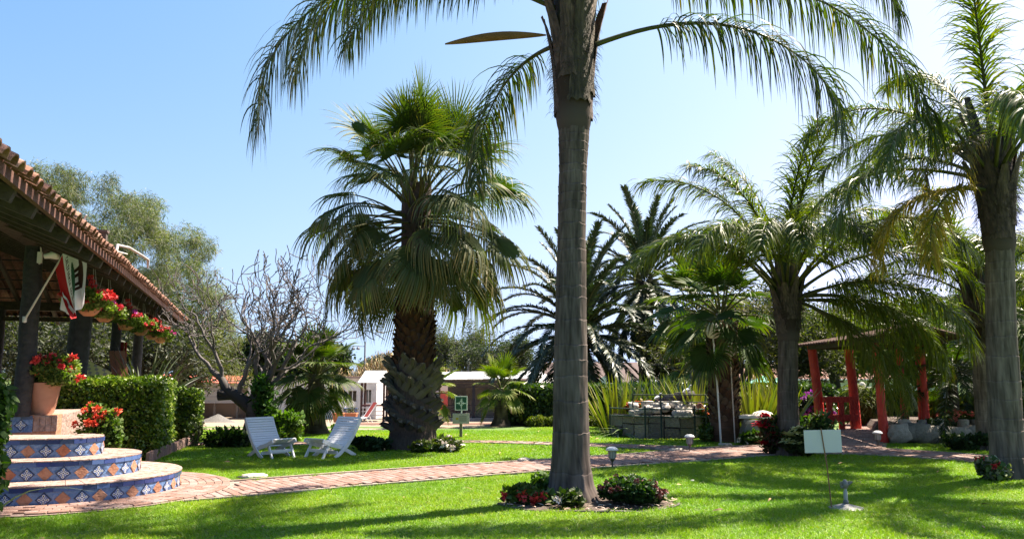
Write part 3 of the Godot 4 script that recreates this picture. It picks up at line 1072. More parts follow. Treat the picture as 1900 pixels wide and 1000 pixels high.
func build_porch() -> void:
	R.seed = 31
	var t := thing("porch_building", "open porch with barrel tile roof on dark timber posts at the left edge", "building", V(PORCH_AT.x, 0, PORCH_AT.y), PORCH_TURN)
	var wood := stone("dark_timber", [C(0.008, 0.007, 0.009), C(0.02, 0.018, 0.02), C(0.038, 0.035, 0.036)], 0.9, 0.7, 0.5, 0.03)
	var beamw := stone("brown_timber", [C(0.018, 0.011, 0.008), C(0.04, 0.026, 0.018), C(0.055, 0.038, 0.027)], 0.9, 0.8, 0.5, 0.03)
	var clay := stone("roof_clay", [C(0.13, 0.06, 0.038), C(0.24, 0.12, 0.08), C(0.36, 0.23, 0.17)], 0.8, 0.85, 0.5, 0.03, true)
	# floor
	var m := MB.new()
	m.box(Vector3(-3.55, 0.46, -6.7), Vector3(7.9, 0.92, 12.7), WHITE)
	part(t, "floor", m, stone("tread_clay", [], 1.0))
	# posts
	for s in [[0.0, 0.0, 0.125], [0.0, -3.75, 0.19], [0.0, -8.2, 0.12], [0.0, -12.3, 0.13], [-3.5, -12.3, 0.12], [-7.0, -12.3, 0.12], [-7.0, -6.0, 0.12]]:
		var pm := MB.new()
		var pts := []
		var rad := []
		for k in 9:
			pts.append(Vector3(s[0] + rr(-0.012, 0.012), 0.92 + k * 0.308, s[1] + rr(-0.012, 0.012)))
			rad.append(s[2] * rr(0.94, 1.05))
		pm.tube(pts, rad, 12, [WHITE])
		part(t, "post", pm, wood)
	# beams
	for b in [[Vector3(0, 3.5, 7.5), Vector3(0, 3.5, -12.6), 0.2, 0.26], [Vector3(0.3, 3.42, -12.3), Vector3(-7.3, 3.42, -12.3), 0.18, 0.24], [Vector3(-7, 3.5, 7.5), Vector3(-7, 3.5, -12.6), 0.2, 0.24], [Vector3(0.05, 3.06, -12.28), Vector3(-7.0, 3.06, -12.28), 0.1, 0.12], [Vector3(-3.5, 5.0, 7.5), Vector3(-3.5, 5.0, -9.0), 0.16, 0.2]]:
		var bm := MB.new()
		bm.bar(b[0], b[1], b[2], b[3], WHITE)
		part(t, "beam", bm, beamw)
	var eave := 3.13
	var pitch := tan(deg_to_rad(22.0))
	var half := 4.68
	# rafters
	for k in 27:
		var z := 7.0 - k * 0.75
		var run := clampf(13.7 + z, 0.6, half)
		var rm := MB.new()
		rm.bar(Vector3(1.06, eave - 0.1, z), Vector3(1.06 - run, eave - 0.1 + run * pitch, z), 0.09, 0.13, WHITE)
		part(t, "rafter", rm, beamw)
	for k in 12:
		var x := 0.75 - k * 0.77
		var run := clampf(minf(1.18 - x, x + 8.18), 0.3, half)
		var rm := MB.new()
		rm.bar(Vector3(x, eave - 0.1, -13.6), Vector3(x, eave - 0.1 + run * pitch, -13.6 + run), 0.08, 0.12, WHITE)
		part(t, "rafter", rm, beamw)
	# battens under the tiles of the far end and the near slope
	for k in 9:
		var f := 0.35 + k * 0.5
		var bm := MB.new()
		bm.bar(Vector3(1.18 - f, eave + f * pitch - 0.03, -13.7 + f), Vector3(-8.18 + f, eave + f * pitch - 0.03, -13.7 + f), 0.05, 0.03, WHITE)
		part(t, "batten", bm, wood)
		bm = MB.new()
		bm.bar(Vector3(1.18 - f, eave + f * pitch - 0.03, 7.4), Vector3(1.18 - f, eave + f * pitch - 0.03, -13.7 + f), 0.05, 0.03, WHITE)
		part(t, "batten", bm, wood)
	# eave board
	var em := MB.new()
	em.bar(Vector3(1.1, eave - 0.005, 7.4), Vector3(1.1, eave - 0.005, -13.62), 0.05, 0.1, WHITE)
	part(t, "eave_board", em, stone("red_timber", [C(0.07, 0.025, 0.018), C(0.12, 0.05, 0.032)], 0.9, 0.8, 0.3))
	# the covering: long runs of barrel tile, joined, and the eave course tile by tile
	var slopes := {"near_slope": MB.new(), "far_slope": MB.new(), "end_slope": MB.new()}
	var step := 0.225
	for k in int(21.1 / step):
		var z := 7.4 - (k + 0.5) * step
		var run := clampf(13.7 + z, 0.1, half)
		run_tiles(slopes.near_slope, Vector3(1.1, eave + 0.05, z), Vector3(-1, pitch, 0), run, Vector3(0, 0, 1), step)
		run_tiles(slopes.far_slope, Vector3(-8.1, eave + 0.05, z), Vector3(1, pitch, 0), run, Vector3(0, 0, 1), step)
	for k in int(9.3 / step):
		var x := 1.15 - (k + 0.5) * step
		var run := clampf(minf(1.18 - x, x + 8.18), 0.1, half)
		run_tiles(slopes.end_slope, Vector3(x, eave + 0.05, -13.62), Vector3(0, pitch, 1), run, Vector3(1, 0, 0), step)
	for s in slopes:
		var o := part(t, s, slopes[s], clay)
		o.set_meta("kind", "stuff")
	var covers := []
	for c in [C(0.95, 0.9, 0.85), C(0.7, 0.62, 0.58), C(1.2, 1.2, 1.2), C(0.85, 0.72, 0.65)]:
		covers.append(barrel(0.085, 0.42, [c, c * 0.8]))
	var tilt := -atan(pitch)
	for k in int(21.1 / step):
		var z := 7.4 - (k + 0.5) * step
		for course in 2:
			part(t, "roof_tile", covers[R.randi() % 4], clay, Transform3D(Basis(Vector3.UP, PI) * Basis(Vector3.UP, rr(-0.03, 0.03)) * Basis(Vector3.BACK, -tilt + 0.06), Vector3(1.02 - course * 0.36 + rr(-0.02, 0.02), eave + 0.1 + (course * 0.36 + 0.05) * pitch, z)))
	for k in int(9.3 / step):
		var x := 1.15 - (k + 0.5) * step
		part(t, "roof_tile", covers[R.randi() % 4], clay, Transform3D(Basis(Vector3.UP, PI * 0.5) * Basis(Vector3.UP, rr(-0.03, 0.03)) * Basis(Vector3.BACK, -tilt + 0.06), Vector3(x, eave + 0.11, -13.54)))
	# things fixed to the porch
	m = MB.new()
	m.box(Vector3(0, 0.26, 0), Vector3(0.17, 0.52, 0.17), C(0.07, 0.05, 0.042))
	m.box(Vector3(0, 0.54, 0), Vector3(0.21, 0.04, 0.21), C(0.1, 0.07, 0.06))
	var ch := thing("roof_vent", "small square brown vent standing on the tiled porch roof", "vent", V(PORCH_AT.x, 0, PORCH_AT.y), PORCH_TURN)
	part(ch, "stack", m, vc("painted", 0.8), Transform3D(Basis(), Vector3(0.55, 3.42, 2.15 - 4.1)))
	m = MB.new()
	m.tube([Vector3(0.55, 3.45, -3.4), Vector3(0.6, 3.95, -3.4), Vector3(0.72, 4.0, -4.0), Vector3(0.85, 3.98, -4.9), Vector3(0.95, 3.92, -5.15), Vector3(0.95, 3.75, -5.2)], [0.03, 0.03, 0.026, 0.024, 0.03, 0.018], 8, [C(0.35, 0.33, 0.32)])
	var pipe := thing("roof_pipe", "bent grey metal pipe rising above the porch eave", "pipe", V(PORCH_AT.x, 0, PORCH_AT.y), PORCH_TURN)
	part(pipe, "pipe", m, vc("metal", 0.45, 0.6))
	var fl := thing("floodlight", "small white floodlight clamped to the nearest porch post", "lamp", V(PORCH_AT.x, 0, PORCH_AT.y), PORCH_TURN)
	m = MB.new()
	m.lathe([Vector2(0.0, 0.0), Vector2(0.035, 0.01), Vector2(0.045, 0.08), Vector2(0.075, 0.16), Vector2(0.08, 0.2), Vector2(0.0, 0.2)], 14, [C(0.75, 0.74, 0.7)])
	part(fl, "housing", m, vc("white_plastic", 0.4), Transform3D(Basis(Vector3.BACK, -1.35), Vector3(0.14, 3.22, 0.1)))
	m = MB.new()
	m.tube([Vector3(0.1, 3.1, 0.12), Vector3(0.12, 3.25, 0.14), Vector3(0.1, 3.45, 0.18), Vector3(0.2, 3.58, 0.14), Vector3(0.45, 3.56, 0.05), Vector3(0.8, 3.44, -0.1), Vector3(1.2, 3.36, -0.3)], [0.012, 0.012, 0.01, 0.01, 0.01, 0.01, 0.01], 6, [C(0.5, 0.48, 0.46)])
	m.box(Vector3(0.1, 3.2, 0.12), Vector3(0.06, 0.16, 0.06), C(0.6, 0.58, 0.56))
	part(fl, "cable", m, vc("white_plastic", 0.4))
	build_flag()
	build_pots()

func run_tiles(m: MB, eave: Vector3, up: Vector3, run: float, side: Vector3, w: float) -> void:   # one rib: half pipe from the eave up the slope
	var n := 5
	var e := up * run
	var nn := side.cross(up).normalized()
	if nn.y < 0: nn = -nn
	var c := vary(C(0.75, 0.7, 0.66), 0.2)
	for k in n:
		var a0 := PI * k / n
		var a1 := PI * (k + 1) / n
		var p0 := side * cos(a0) * w * 0.5 + nn * sin(a0) * w * 0.36
		var p1 := side * cos(a1) * w * 0.5 + nn * sin(a1) * w * 0.36
		var q := (side * cos((a0 + a1) * 0.5) + nn * sin((a0 + a1) * 0.5)).normalized()
		var k0 := m.v.size()
		for z in [eave + p0, eave + p0 + e, eave + p1 + e, eave + p1]: m.p(z, q, c)
		m.t(k0, k0 + 1, k0 + 2); m.t(k0, k0 + 2, k0 + 3)

func glyphs(im: Image, text: String, x: int, y: int, col: Color, sc := 1) -> void:   # tiny capital letters, five rows of three dots
	var font := {"A": "25755", "B": "65656", "C": "34443", "E": "74647", "F": "74644", "I": "72227", "L": "44447", "N": "57755", "O": "25552", "P": "65644", "R": "65655", "U": "55557", " ": "00000"}
	for ch in text:
		var g: String = font.get(ch, "00000")
		for row in 5:
			var bits := g[row].to_int()
			for k in 3:
				if bits & (4 >> k): im.fill_rect(Rect2i(x + k * sc, y + row * sc, sc, sc), col)
		x += 4 * sc

func build_flag() -> void:
	var im := Image.create(192, 128, false, Image.FORMAT_RGB8)
	im.fill(Color(0.88, 0.87, 0.88))
	var red := Color(0.68, 0.08, 0.1)
	im.fill_rect(Rect2i(0, 94, 192, 34), red)
	for y in 128:   # star, bear on its green ground
		for x in 192:
			var s := Vector2(x - 34, y - 20)
			var an := fposmod(s.angle() + PI * 0.5, TAU / 5.0) - TAU / 10.0
			if s.length() < 6.0 / maxf(cos(PI / 5.0 * 2.0 - absf(an)), 0.3) * 0.62: im.set_pixel(x, y, red)
			var b := Vector2(x - 98, y - 38)
			if Vector2(b.x / 34.0, b.y / 14.0).length() < 1.0 or Vector2((b.x + 36) / 12.0, (b.y + 2) / 9.0).length() < 1.0: im.set_pixel(x, y, Color(0.25, 0.14, 0.1))
			for leg in [-24, -10, 14, 27]:
				if absf(b.x - leg) < 5 and b.y > 6 and b.y < 24: im.set_pixel(x, y, Color(0.22, 0.12, 0.09))
			if Vector2(b.x / 52.0, (b.y - 28) / 5.5).length() < 1.0: im.set_pixel(x, y, Color(0.2, 0.35, 0.25))
	glyphs(im, "CALIFORNIA REPUBLIC", 20, 76, Color(0.18, 0.13, 0.12), 2)
	var t := thing("flag", "white flag with red star, bear, lettering and red stripe hanging from a slanted pole", "flag", V(-6.9, 2.28, 11.42))
	var base := Vector3.ZERO
	var tip := Vector3(0.92, 1.42, 0.3)
	var m := MB.new()
	m.tube([base, tip * 0.5, tip * 1.02], [0.014, 0.013, 0.011], 8, [C(0.5, 0.47, 0.42)])
	m.lathe([Vector2(0, -0.04), Vector2(0.03, -0.03), Vector2(0.03, 0.05), Vector2(0, 0.05)], 8, [C(0.55, 0.55, 0.55)])
	part(t, "pole", m, vc("painted_wood", 0.5))
	m = MB.new()
	var nu := 26
	var nv := 44
	var grid := []
	for a in nu + 1:
		var u := a / float(nu)
		var h := tip.lerp(tip * 0.5, u)
		var e := Vector3(1.0, 0.2, 0.32).lerp(Vector3(0.9, -0.02, 0.38), u) + Vector3(-0.06, 0, -0.06) * sin(PI * u)
		var row := []
		for b in nv + 1:
			var w := b / float(nv)
			var q := h.lerp(e, w) + Vector3(0.05 * sin(w * PI) * (1.0 - u), -0.04 * sin(w * PI), 0)
			q.x -= 0.03 * sin(w * PI) * smoothstep(0.3, 1.0, u)
			q += Vector3(0.25, 0, 1).normalized() * (0.075 * sin(u * 11.0 + w * 2.5) * (0.3 + w) + 0.03 * sin(u * 23.0 + w * 4.0) * w)
			row.append(m.p(q, Vector3.ZERO, WHITE, Vector2(w, u)))
		grid.append(row)
	for a in nu + 1:
		for b in nv + 1:
			var du := m.v[grid[mini(a + 1, nu)][b]] - m.v[grid[maxi(a - 1, 0)][b]]
			var dw := m.v[grid[a][mini(b + 1, nv)]] - m.v[grid[a][maxi(b - 1, 0)]]
			m.n[grid[a][b]] = du.cross(dw).normalized()
	for a in nu:
		for b in nv:
			m.t(grid[a][b], grid[a + 1][b], grid[a + 1][b + 1]); m.t(grid[a][b], grid[a + 1][b + 1], grid[a][b + 1])
	var fold := MB.new()
	for k in 6:
		var f := k / 6.0
		var g := (k + 1) / 6.0
		fold.quad(Vector3(0.62, 0.38, 0.2).lerp(Vector3(0.86, 0.1, 0.3), f) + Vector3(0, 0, 0.02 * sin(k * 1.9)), Vector3(0.62, 0.38, 0.2).lerp(Vector3(0.86, 0.1, 0.3), g) + Vector3(0, 0, 0.02 * sin(k * 1.9 + 1.9)), Vector3(0.6, 0.14, 0.2).lerp(Vector3(0.82, 0.03, 0.3), g) + Vector3(0, 0, 0.03 * sin(k * 1.9 + 1.9)), Vector3(0.6, 0.14, 0.2).lerp(Vector3(0.82, 0.03, 0.3), f) + Vector3(0, 0, 0.03 * sin(k * 1.9)), C(0.72, 0.7, 0.71))
	part(t, "cloth_fold", fold, vc("cloth", 0.9))
	var fm := picture(im, 0.9)
	fm.backlight_enabled = true
	fm.backlight = Color(0.5, 0.5, 0.5)
	part(t, "cloth", m, fm)

func geranium_leaf() -> ArrayMesh:
	return sprig(77, 9, 0.14, 0.075, 0.07, 0.6, 0.6)

func build_pots() -> void:
	var leafm := geranium_leaf()
	var heads := {"red": [flower_head(1, 0.055, C(0.55, 0.02, 0.025)), flower_head(2, 0.06, C(0.6, 0.035, 0.03))], "pink": [flower_head(3, 0.05, C(0.6, 0.1, 0.2)), flower_head(4, 0.05, C(0.55, 0.06, 0.3))], "magenta": [flower_head(5, 0.05, C(0.5, 0.05, 0.35)), flower_head(1, 0.055, C(0.55, 0.02, 0.05))], "coral": [flower_head(6, 0.05, C(0.62, 0.12, 0.12)), flower_head(7, 0.05, C(0.6, 0.05, 0.06))], "orange": [flower_head(8, 0.05, C(0.65, 0.09, 0.03)), flower_head(9, 0.05, C(0.6, 0.06, 0.025))]}
	MT["heads"] = heads
	MT["gleaf"] = leafm
	var bowl := MB.new()
	bowl.lathe([Vector2(0.0, -0.15), Vector2(0.07, -0.15), Vector2(0.13, -0.1), Vector2(0.165, -0.03), Vector2(0.175, 0.0), Vector2(0.185, 0.0), Vector2(0.185, 0.03), Vector2(0.17, 0.03), Vector2(0.165, 0.0), Vector2(0.0, -0.01)], 22, [WHITE])
	var bowl_mesh := bowl.mesh()
	var clay := stone("pot_clay", [C(0.3, 0.11, 0.055), C(0.42, 0.18, 0.1), C(0.48, 0.26, 0.17)], 1.2, 0.8, 0.3)
	var green := [C(0.09, 0.17, 0.03), C(0.14, 0.23, 0.045), C(0.18, 0.26, 0.06)]
	var which := ["red", "magenta", "magenta", "red", "coral", "pink"]
	var told := ["hanging clay bowl of red geraniums right behind the flag", "hanging clay bowl of red and magenta geraniums, second from the flag", "hanging clay bowl with tall leafy stems in the middle of the porch eave", "hanging clay bowl of red geraniums, third from the far end of the eave", "hanging clay bowl of coral geraniums, next to last under the eave", "hanging clay bowl of pink geraniums at the far end of the eave"]
	var spots := [0.1, 1.5, 4.06, 6.3, 8.5, 10.7]
	for k in 6:
		var a: float = spots[k]
		var t := thing("hanging_geranium", told[k], "hanging plant", V(PORCH_AT.x + 0.75 * cos(PORCH_TURN) - a * sin(PORCH_TURN), 2.53, PORCH_AT.y + 0.75 * sin(PORCH_TURN) + a * cos(PORCH_TURN)), 0.0, "hanging flower bowls under the eave")
		R.seed = 60 + k
		part(t, "bowl", bowl_mesh, clay)
		for w in 3:
			var an := TAU * w / 3 + 0.4
			var m := MB.new()
			m.tube([Vector3(cos(an) * 0.18, 0.01, sin(an) * 0.18), Vector3(0, 0.92, 0)], [0.005, 0.005], 4, [C(0.3, 0.28, 0.26)])
			part(t, "wire", m, vc("metal", 0.45, 0.6))
		bush_on(t, Vector3(0.06, -0.1, 0.08), Vector3(0.36, 0.19, 0.36), {"mesh": leafm, "each": 40, "lobes": 11, "cols": [C(0.13, 0.2, 0.04), C(0.19, 0.27, 0.06), C(0.24, 0.3, 0.08)], "flowers": 42, "fs": 0.8, "heads": heads[which[k]], "s0": 0.5, "s1": 0.8})
		if k == 2 or k == 0:
			for q in 3: part(t, "flower_head", heads["red"][0], vc("petal", 0.55), X(Vector3(0.05 + q * 0.03, 0.42 - q * 0.07, 0.1), 0, 0, 0.9))
	# the big pot on the plinth
	var t := thing("potted_geranium", "large ribbed terracotta pot of bright red geraniums on the plinth beside the post", "potted plant", V(-6.9, 0.94, 12.0))
	var m := MB.new()
	var prof := [[0.15, 0.0], [0.16, 0.02], [0.18, 0.12], [0.208, 0.28], [0.228, 0.4], [0.24, 0.405], [0.244, 0.46], [0.228, 0.46], [0.22, 0.42], [0.0, 0.42]]
	var rows := []
	for q in prof:
		var row := []
		for s in 73:
			var an := TAU * s / 72
			var rib: float = (0.006 if (s % 6) < 3 else -0.004) if q[1] > 0.03 and q[1] < 0.35 else 0.0
			var o := Vector3(cos(an), 0, sin(an))
			row.append(m.p(o * (q[0] + rib if q[0] > 0.0 else 0.0) + Vector3.UP * q[1], (o + Vector3.DOWN * 0.15).normalized(), WHITE))
		rows.append(row)
	for k in rows.size() - 1:
		for s in 72:
			m.t(rows[k][s], rows[k + 1][s], rows[k + 1][s + 1]); m.t(rows[k][s], rows[k + 1][s + 1], rows[k][s + 1])
	part(t, "pot", m, stone("plastic_clay", [C(0.34, 0.16, 0.1), C(0.42, 0.21, 0.14)], 1.2, 0.6, 0.1))
	R.seed = 71
	bush_on(t, Vector3(0.16, 0.42, 0.05), Vector3(0.45, 0.26, 0.33), {"mesh": leafm, "each": 90, "lobes": 14, "cols": [C(0.14, 0.22, 0.04), C(0.2, 0.28, 0.06), C(0.25, 0.32, 0.09)], "flowers": 40, "fs": 0.85, "heads": heads["red"], "s0": 0.5, "s1": 0.85})
	bush("orange_geranium", "low orange geranium growing between the steps and the clipped hedge", V(-6.28, 0, 12.45), Vector3(0.42, 0.66, 0.25), {"mesh": leafm, "each": 70, "lobes": 9, "s0": 0.5, "s1": 0.9, "cols": green, "flowers": 17, "heads": heads["orange"], "category": "flowers", "seed": 72})

func leaf_mat() -> StandardMaterial3D: return vc("palm_leaf", 0.4, 0.5, C(0.95, 1.0, 0.14))

func queen_set(sd: int, l: float, dry := 0.08, c0 := C(0.09, 0.15, 0.024), c1 := C(0.19, 0.225, 0.035)) -> Array:
	var out := []
	for e in [[84, 50], [73, 82], [63, 98], [51, 106], [37, 106], [21, 98], [4, 80], [-25, 50]]:
		out.append(feather(sd + out.size(), l * (0.92 if e[0] > 80 else 1.0), e[0], e[1], {"lean": 1.9 if e[0] > 70 else 0.9, "leaf": 0.66, "width": 0.019, "dense": 54.0, "droop": 2.2, "planes": 1.0, "segs": 5, "dryness": dry, "c0": c0, "c1": c1}))
	return out

func queen_palm(called: String, label: String, at: Vector3, prof: Array, gaps: Array, crown: float, meshes: Array, count: int, turn: float, o := {}) -> Node3D:
	var t := thing(called, label, "palm tree", at, 0.0, "palms of the garden")
	var lean: Vector3 = o.get("lean", Vector3.ZERO)
	R.seed = int(o.get("seed", 1))
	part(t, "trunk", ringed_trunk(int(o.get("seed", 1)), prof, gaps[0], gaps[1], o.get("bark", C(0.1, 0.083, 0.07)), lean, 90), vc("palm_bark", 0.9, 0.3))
	var top: float = prof[-1].y
	var r: float = prof[-1].x
	var hs: float = crown - top
	var sh := [sheath(90, hs * 1.2, r * 3.4, r * 1.4, C(0.07, 0.047, 0.04)), sheath(91, hs * 0.95, r * 3.0, r * 1.5, C(0.1, 0.07, 0.055)), sheath(92, hs * 1.45, r * 2.7, r * 1.58, C(0.065, 0.052, 0.035))]
	for k in 14:
		part(t, "leaf_sheath", sh[k % 3], stone("sheath_fibre", [C(0.3, 0.28, 0.26), C(0.75, 0.72, 0.7), C(1.2, 1.1, 1.0)], 1.0, 0.9, 0.8, 0.03, true, Vector3(3.0, 0.5, 3.0)), X(lean + Vector3(rr(-0.02, 0.02), top + hs * (0.1 + 0.6 * k / 14.0 + rr(-0.05, 0.05)), rr(-0.02, 0.02)), turn + k * 2.4 + rr(-0.3, 0.3), rr(-0.06, 0.06)))
	var core := MB.new()
	core.lathe([Vector2(r * 1.0, top - 0.05), Vector2(r * 1.14, top + hs * 0.04), Vector2(r * 1.22, top + hs * 0.12), Vector2(r * 1.2, top + hs * 0.25), Vector2(r * 1.3, top + hs * 0.5), Vector2(r * 1.3, crown), Vector2(r * 0.7, crown + 0.5), Vector2(0.03, crown + 0.9)], 16, [C(0.085, 0.066, 0.06), C(0.1, 0.077, 0.07), C(0.09, 0.068, 0.06), C(0.06, 0.042, 0.035), C(0.05, 0.035, 0.025), C(0.06, 0.05, 0.03), C(0.06, 0.08, 0.025)], lean)
	part(t, "crownshaft", core, vc("sheath", 0.85, 0.3))
	var order := [0, 1, 2, 3, 2, 4, 3, 1, 4, 2, 3, 5, 2, 4, 3, 1, 5, 4, 2, 6, 3, 5, 4, 2]
	var specs := []
	for k in count:
		var q: int = mini(order[k % order.size()], int(o.get("lowest", 7)))
		specs.append([q, rad_to_deg(turn) + k * 137.5, crown + 0.25 - q * 0.06, r * 0.7, float(o.get("scale", 1.0)) * rr(0.88, 1.08)])
	palm_fronds(t, lean, meshes, specs, leaf_mat())
	return t

func build_palms() -> void:
	# the tall palm in the middle of the lawn; its leaves are placed one by one
	var qs := queen_set(300, 3.1)
	var big := {"leaf": 0.98, "width": 0.021, "dense": 40.0, "droop": 4.2, "planes": 0.8, "segs": 6, "stalk": 0.036, "dryness": 0.12, "c0": C(0.045, 0.09, 0.025), "c1": C(0.1, 0.13, 0.035)}
	var main := queen_palm("queen_palm", "tall ringed palm in the round flower bed at the middle of the lawn", V(0.71, 0, 10.0), [Vector2(0.32, 0), Vector2(0.25, 0.22), Vector2(0.222, 0.6), Vector2(0.21, 1.4), Vector2(0.185, 2.6), Vector2(0.17, 3.3), Vector2(0.175, 4.0), Vector2(0.19, 4.62)], [0.34, 0.1], 6.05, qs, 0, 0.4, {"seed": 5, "lean": Vector3(0.08, 0, 0), "bark": C(0.078, 0.062, 0.056)})
	var ms := [feather(401, 5.2, 26, 124, big), feather(402, 4.0, 20, 108, big), feather(403, 6.0, 22, 100, big), feather(404, 4.6, 34, 116, big), feather(405, 3.1, 8, 108, big), feather(406, 4.4, 58, 112, big), feather(407, 4.2, 72, 95, big), feather(408, 4.3, 45, 118, big)]
	palm_fronds(main, Vector3(0.08, 0, 0), ms, [[0, 178, 6.2, 0.14], [1, 2, 5.75, 0.3], [2, -9, 6.35, 0.15], [3, 16, 6.4, 0.15], [4, 236, 5.85, 0.2], [5, 95, 6.5, 0.1], [5, 135, 6.5, 0.1], [7, 62, 6.4, 0.1], [6, 305, 6.6, 0.1], [7, 206, 6.45, 0.1], [6, 30, 6.6, 0.1], [5, 275, 6.6, 0.1], [6, 160, 6.6, 0.1], [6, 250, 6.6, 0.1], [7, 112, 6.4, 0.1], [3, 195, 6.5, 0.12, 1.05]], leaf_mat())
	var sp := MB.new()
	var prev := []
	for k in 15:
		var f := k / 14.0
		var w := 0.085 * pow(sin(PI * clampf(f * 0.96 + 0.02, 0, 1)), 0.8) + 0.006
		var row := []
		for s in 7:
			var an := PI * (s / 6.0) + PI
			row.append(sp.p(Vector3(-f * 1.3, -0.1 * sin(f * PI) * -0.6 - f * 0.12 + sin(an) * w * 0.8, cos(an) * w), Vector3(0, sin(an), cos(an)), vary(C(0.2, 0.115, 0.07), 0.18)))
		if prev:
			for s in 6:
				sp.t(prev[s], row[s], row[s + 1]); sp.t(prev[s], row[s + 1], prev[s + 1])
		prev = row
	part(main, "flower_sheath", sp, vc("sheath", 0.85, 0.3), X(Vector3(-0.27, 5.84, 0.1)), "dry brown boat-shaped flower sheath sticking out sideways")
	# other feather palms
	var droop := queen_palm("queen_palm", "feather palm with drooping leaves behind the white sign board", V(5.28, 0, 15.7), [Vector2(0.26, 0), Vector2(0.2, 0.3), Vector2(0.19, 1.2), Vector2(0.18, 2.2)], [0.26, 0.16], 3.05, qs, 17, 1.1, {"lowest": 3, "seed": 6, "scale": 1.16, "lean": Vector3(0.08, 0, 0), "bark": C(0.075, 0.058, 0.048)})
	palm_fronds(droop, Vector3(0.08, 0, 0), qs, [[5, 8, 3.0, 0.2, 1.2], [4, 24, 3.1, 0.2, 1.2], [5, 40, 2.95, 0.2, 1.15], [5, -14, 3.0, 0.2, 1.2], [3, 176, 3.1, 0.2, 1.1], [0, 80, 3.4, 0.05, 1.1], [0, 200, 3.4, 0.05, 1.05], [1, 150, 3.3, 0.1, 1.1], [2, 350, 3.3, 0.1, 1.15], [6, 4, 2.95, 0.2, 1.08], [6, 22, 3.0, 0.2, 1.0], [6, -16, 2.95, 0.2, 1.05], [7, 2, 2.95, 0.2, 0.95], [7, 20, 2.95, 0.2, 0.9], [7, -14, 3.0, 0.2, 1.0], [6, 12, 3.05, 0.2, 0.8]], leaf_mat())
	var right := queen_palm("queen_palm", "tall feather palm at the right edge with red flowers at its foot", V(7.34, 0, 12.2), [Vector2(0.27, 0), Vector2(0.23, 0.3), Vector2(0.22, 1.2), Vector2(0.2, 2.4), Vector2(0.19, 3.4)], [0.34, 0.2], 4.55, qs, 19, 2.2, {"seed": 7, "scale": 1.12, "lean": Vector3(0.12, 0, 0), "bark": C(0.105, 0.084, 0.07)})
	var yel := feather(501, 2.3, 5, 105, {"leaf": 0.6, "width": 0.022, "dense": 52.0, "droop": 2.2, "dryness": 0.5, "c0": C(0.32, 0.28, 0.02), "c1": C(0.52, 0.36, 0.03), "dry": C(0.55, 0.33, 0.04)})
	var dead := feather(502, 1.5, 20, 130, {"leaf": 0.5, "width": 0.014, "dense": 40.0, "droop": 2.6, "dryness": 1.0, "c0": C(0.16, 0.12, 0.09), "c1": C(0.22, 0.17, 0.13), "dry": C(0.24, 0.18, 0.13)})
	palm_fronds(right, Vector3(0.12, 0, 0), [yel, dead], [[0, 185, 4.35, 0.15], [0, 150, 4.3, 0.15], [0, 205, 4.4, 0.15], [1, 170, 4.9, 0.15], [1, 140, 4.95, 0.12]], leaf_mat())
	queen_palm("queen_palm", "feather palm with a pale flaking stem beside the low stone wall", V(9.75, 0, 16.8), [Vector2(0.27, 0), Vector2(0.23, 0.25), Vector2(0.22, 1.0), Vector2(0.2, 2.0)], [0.22, 0.12], 3.1, qs, 22, 0.2, {"seed": 8, "scale": 1.05, "bark": C(0.13, 0.105, 0.085)})
	queen_palm("queen_palm", "slender feather palm reaching in from the right edge behind the others", V(14.4, 0, 20.6), [Vector2(0.2, 0), Vector2(0.17, 0.4), Vector2(0.16, 3.0)], [0.25, 0.2], 4.0, qs, 20, 2.9, {"seed": 9, "scale": 1.15})
	# fan palms
	var deep := {"droop": 1.5, "dryness": 0.22}
	var fans := []
	for e in [[86, 14, 0.3], [68, 30, 0.6], [50, 44, 1.2], [32, 54, 2.2], [14, 60, 3.4], [-4, 60, 4.2], [-18, 56, 4.6], [-32, 44, 4.2]]:
		fans.append(fan_leaf(520 + fans.size(), 1.5, 1.18, e[0], e[1], {"split": 0.34, "droop": e[2], "dryness": 0.2 + (0.25 if e[0] < 0 else 0.0), "cup": 0.4, "spread": 105.0, "c0": C(0.075, 0.12, 0.03) if e[0] > 20 else C(0.095, 0.125, 0.05), "c1": C(0.16, 0.19, 0.06) if e[0] > 20 else C(0.19, 0.2, 0.09)}))
	var t := thing("fan_palm", "big fan palm with a thick shaggy trunk behind the two loungers", "palm tree", V(-2.07, 0, 17.15), 0.0, "palms of the garden")
	R.seed = 61
	var tr := MB.new()
	var prof := []
	var cols := []
	for k in 40:
		var f := k / 39.0
		prof.append(Vector2(lerpf(0.43, 0.32, smoothstep(0.05, 0.8, f)) + 0.14 * exp(-f * 16.0) + rr(-0.012, 0.012), f * 5.6))
		cols.append(vary(C(0.075, 0.052, 0.04), 0.3))
	tr.lathe(prof, 22, cols)
	part(t, "trunk", tr, stone("sheath_fibre", [], 1.0))
	var upper := [boot(1, 0.2, 0.19, C(0.085, 0.045, 0.028), C(0.12, 0.07, 0.045)), boot(2, 0.22, 0.2, C(0.065, 0.037, 0.025), C(0.1, 0.06, 0.04))]
	var mid := [boot(3, 0.4, 0.2, C(0.15, 0.135, 0.09), C(0.26, 0.22, 0.15)), boot(4, 0.42, 0.18, C(0.12, 0.11, 0.075), C(0.22, 0.19, 0.13))]
	var low := [boot(5, 0.28, 0.24, C(0.08, 0.072, 0.07), C(0.15, 0.13, 0.11)), boot(6, 0.3, 0.22, C(0.1, 0.085, 0.075), C(0.13, 0.12, 0.1))]
	var n := 290
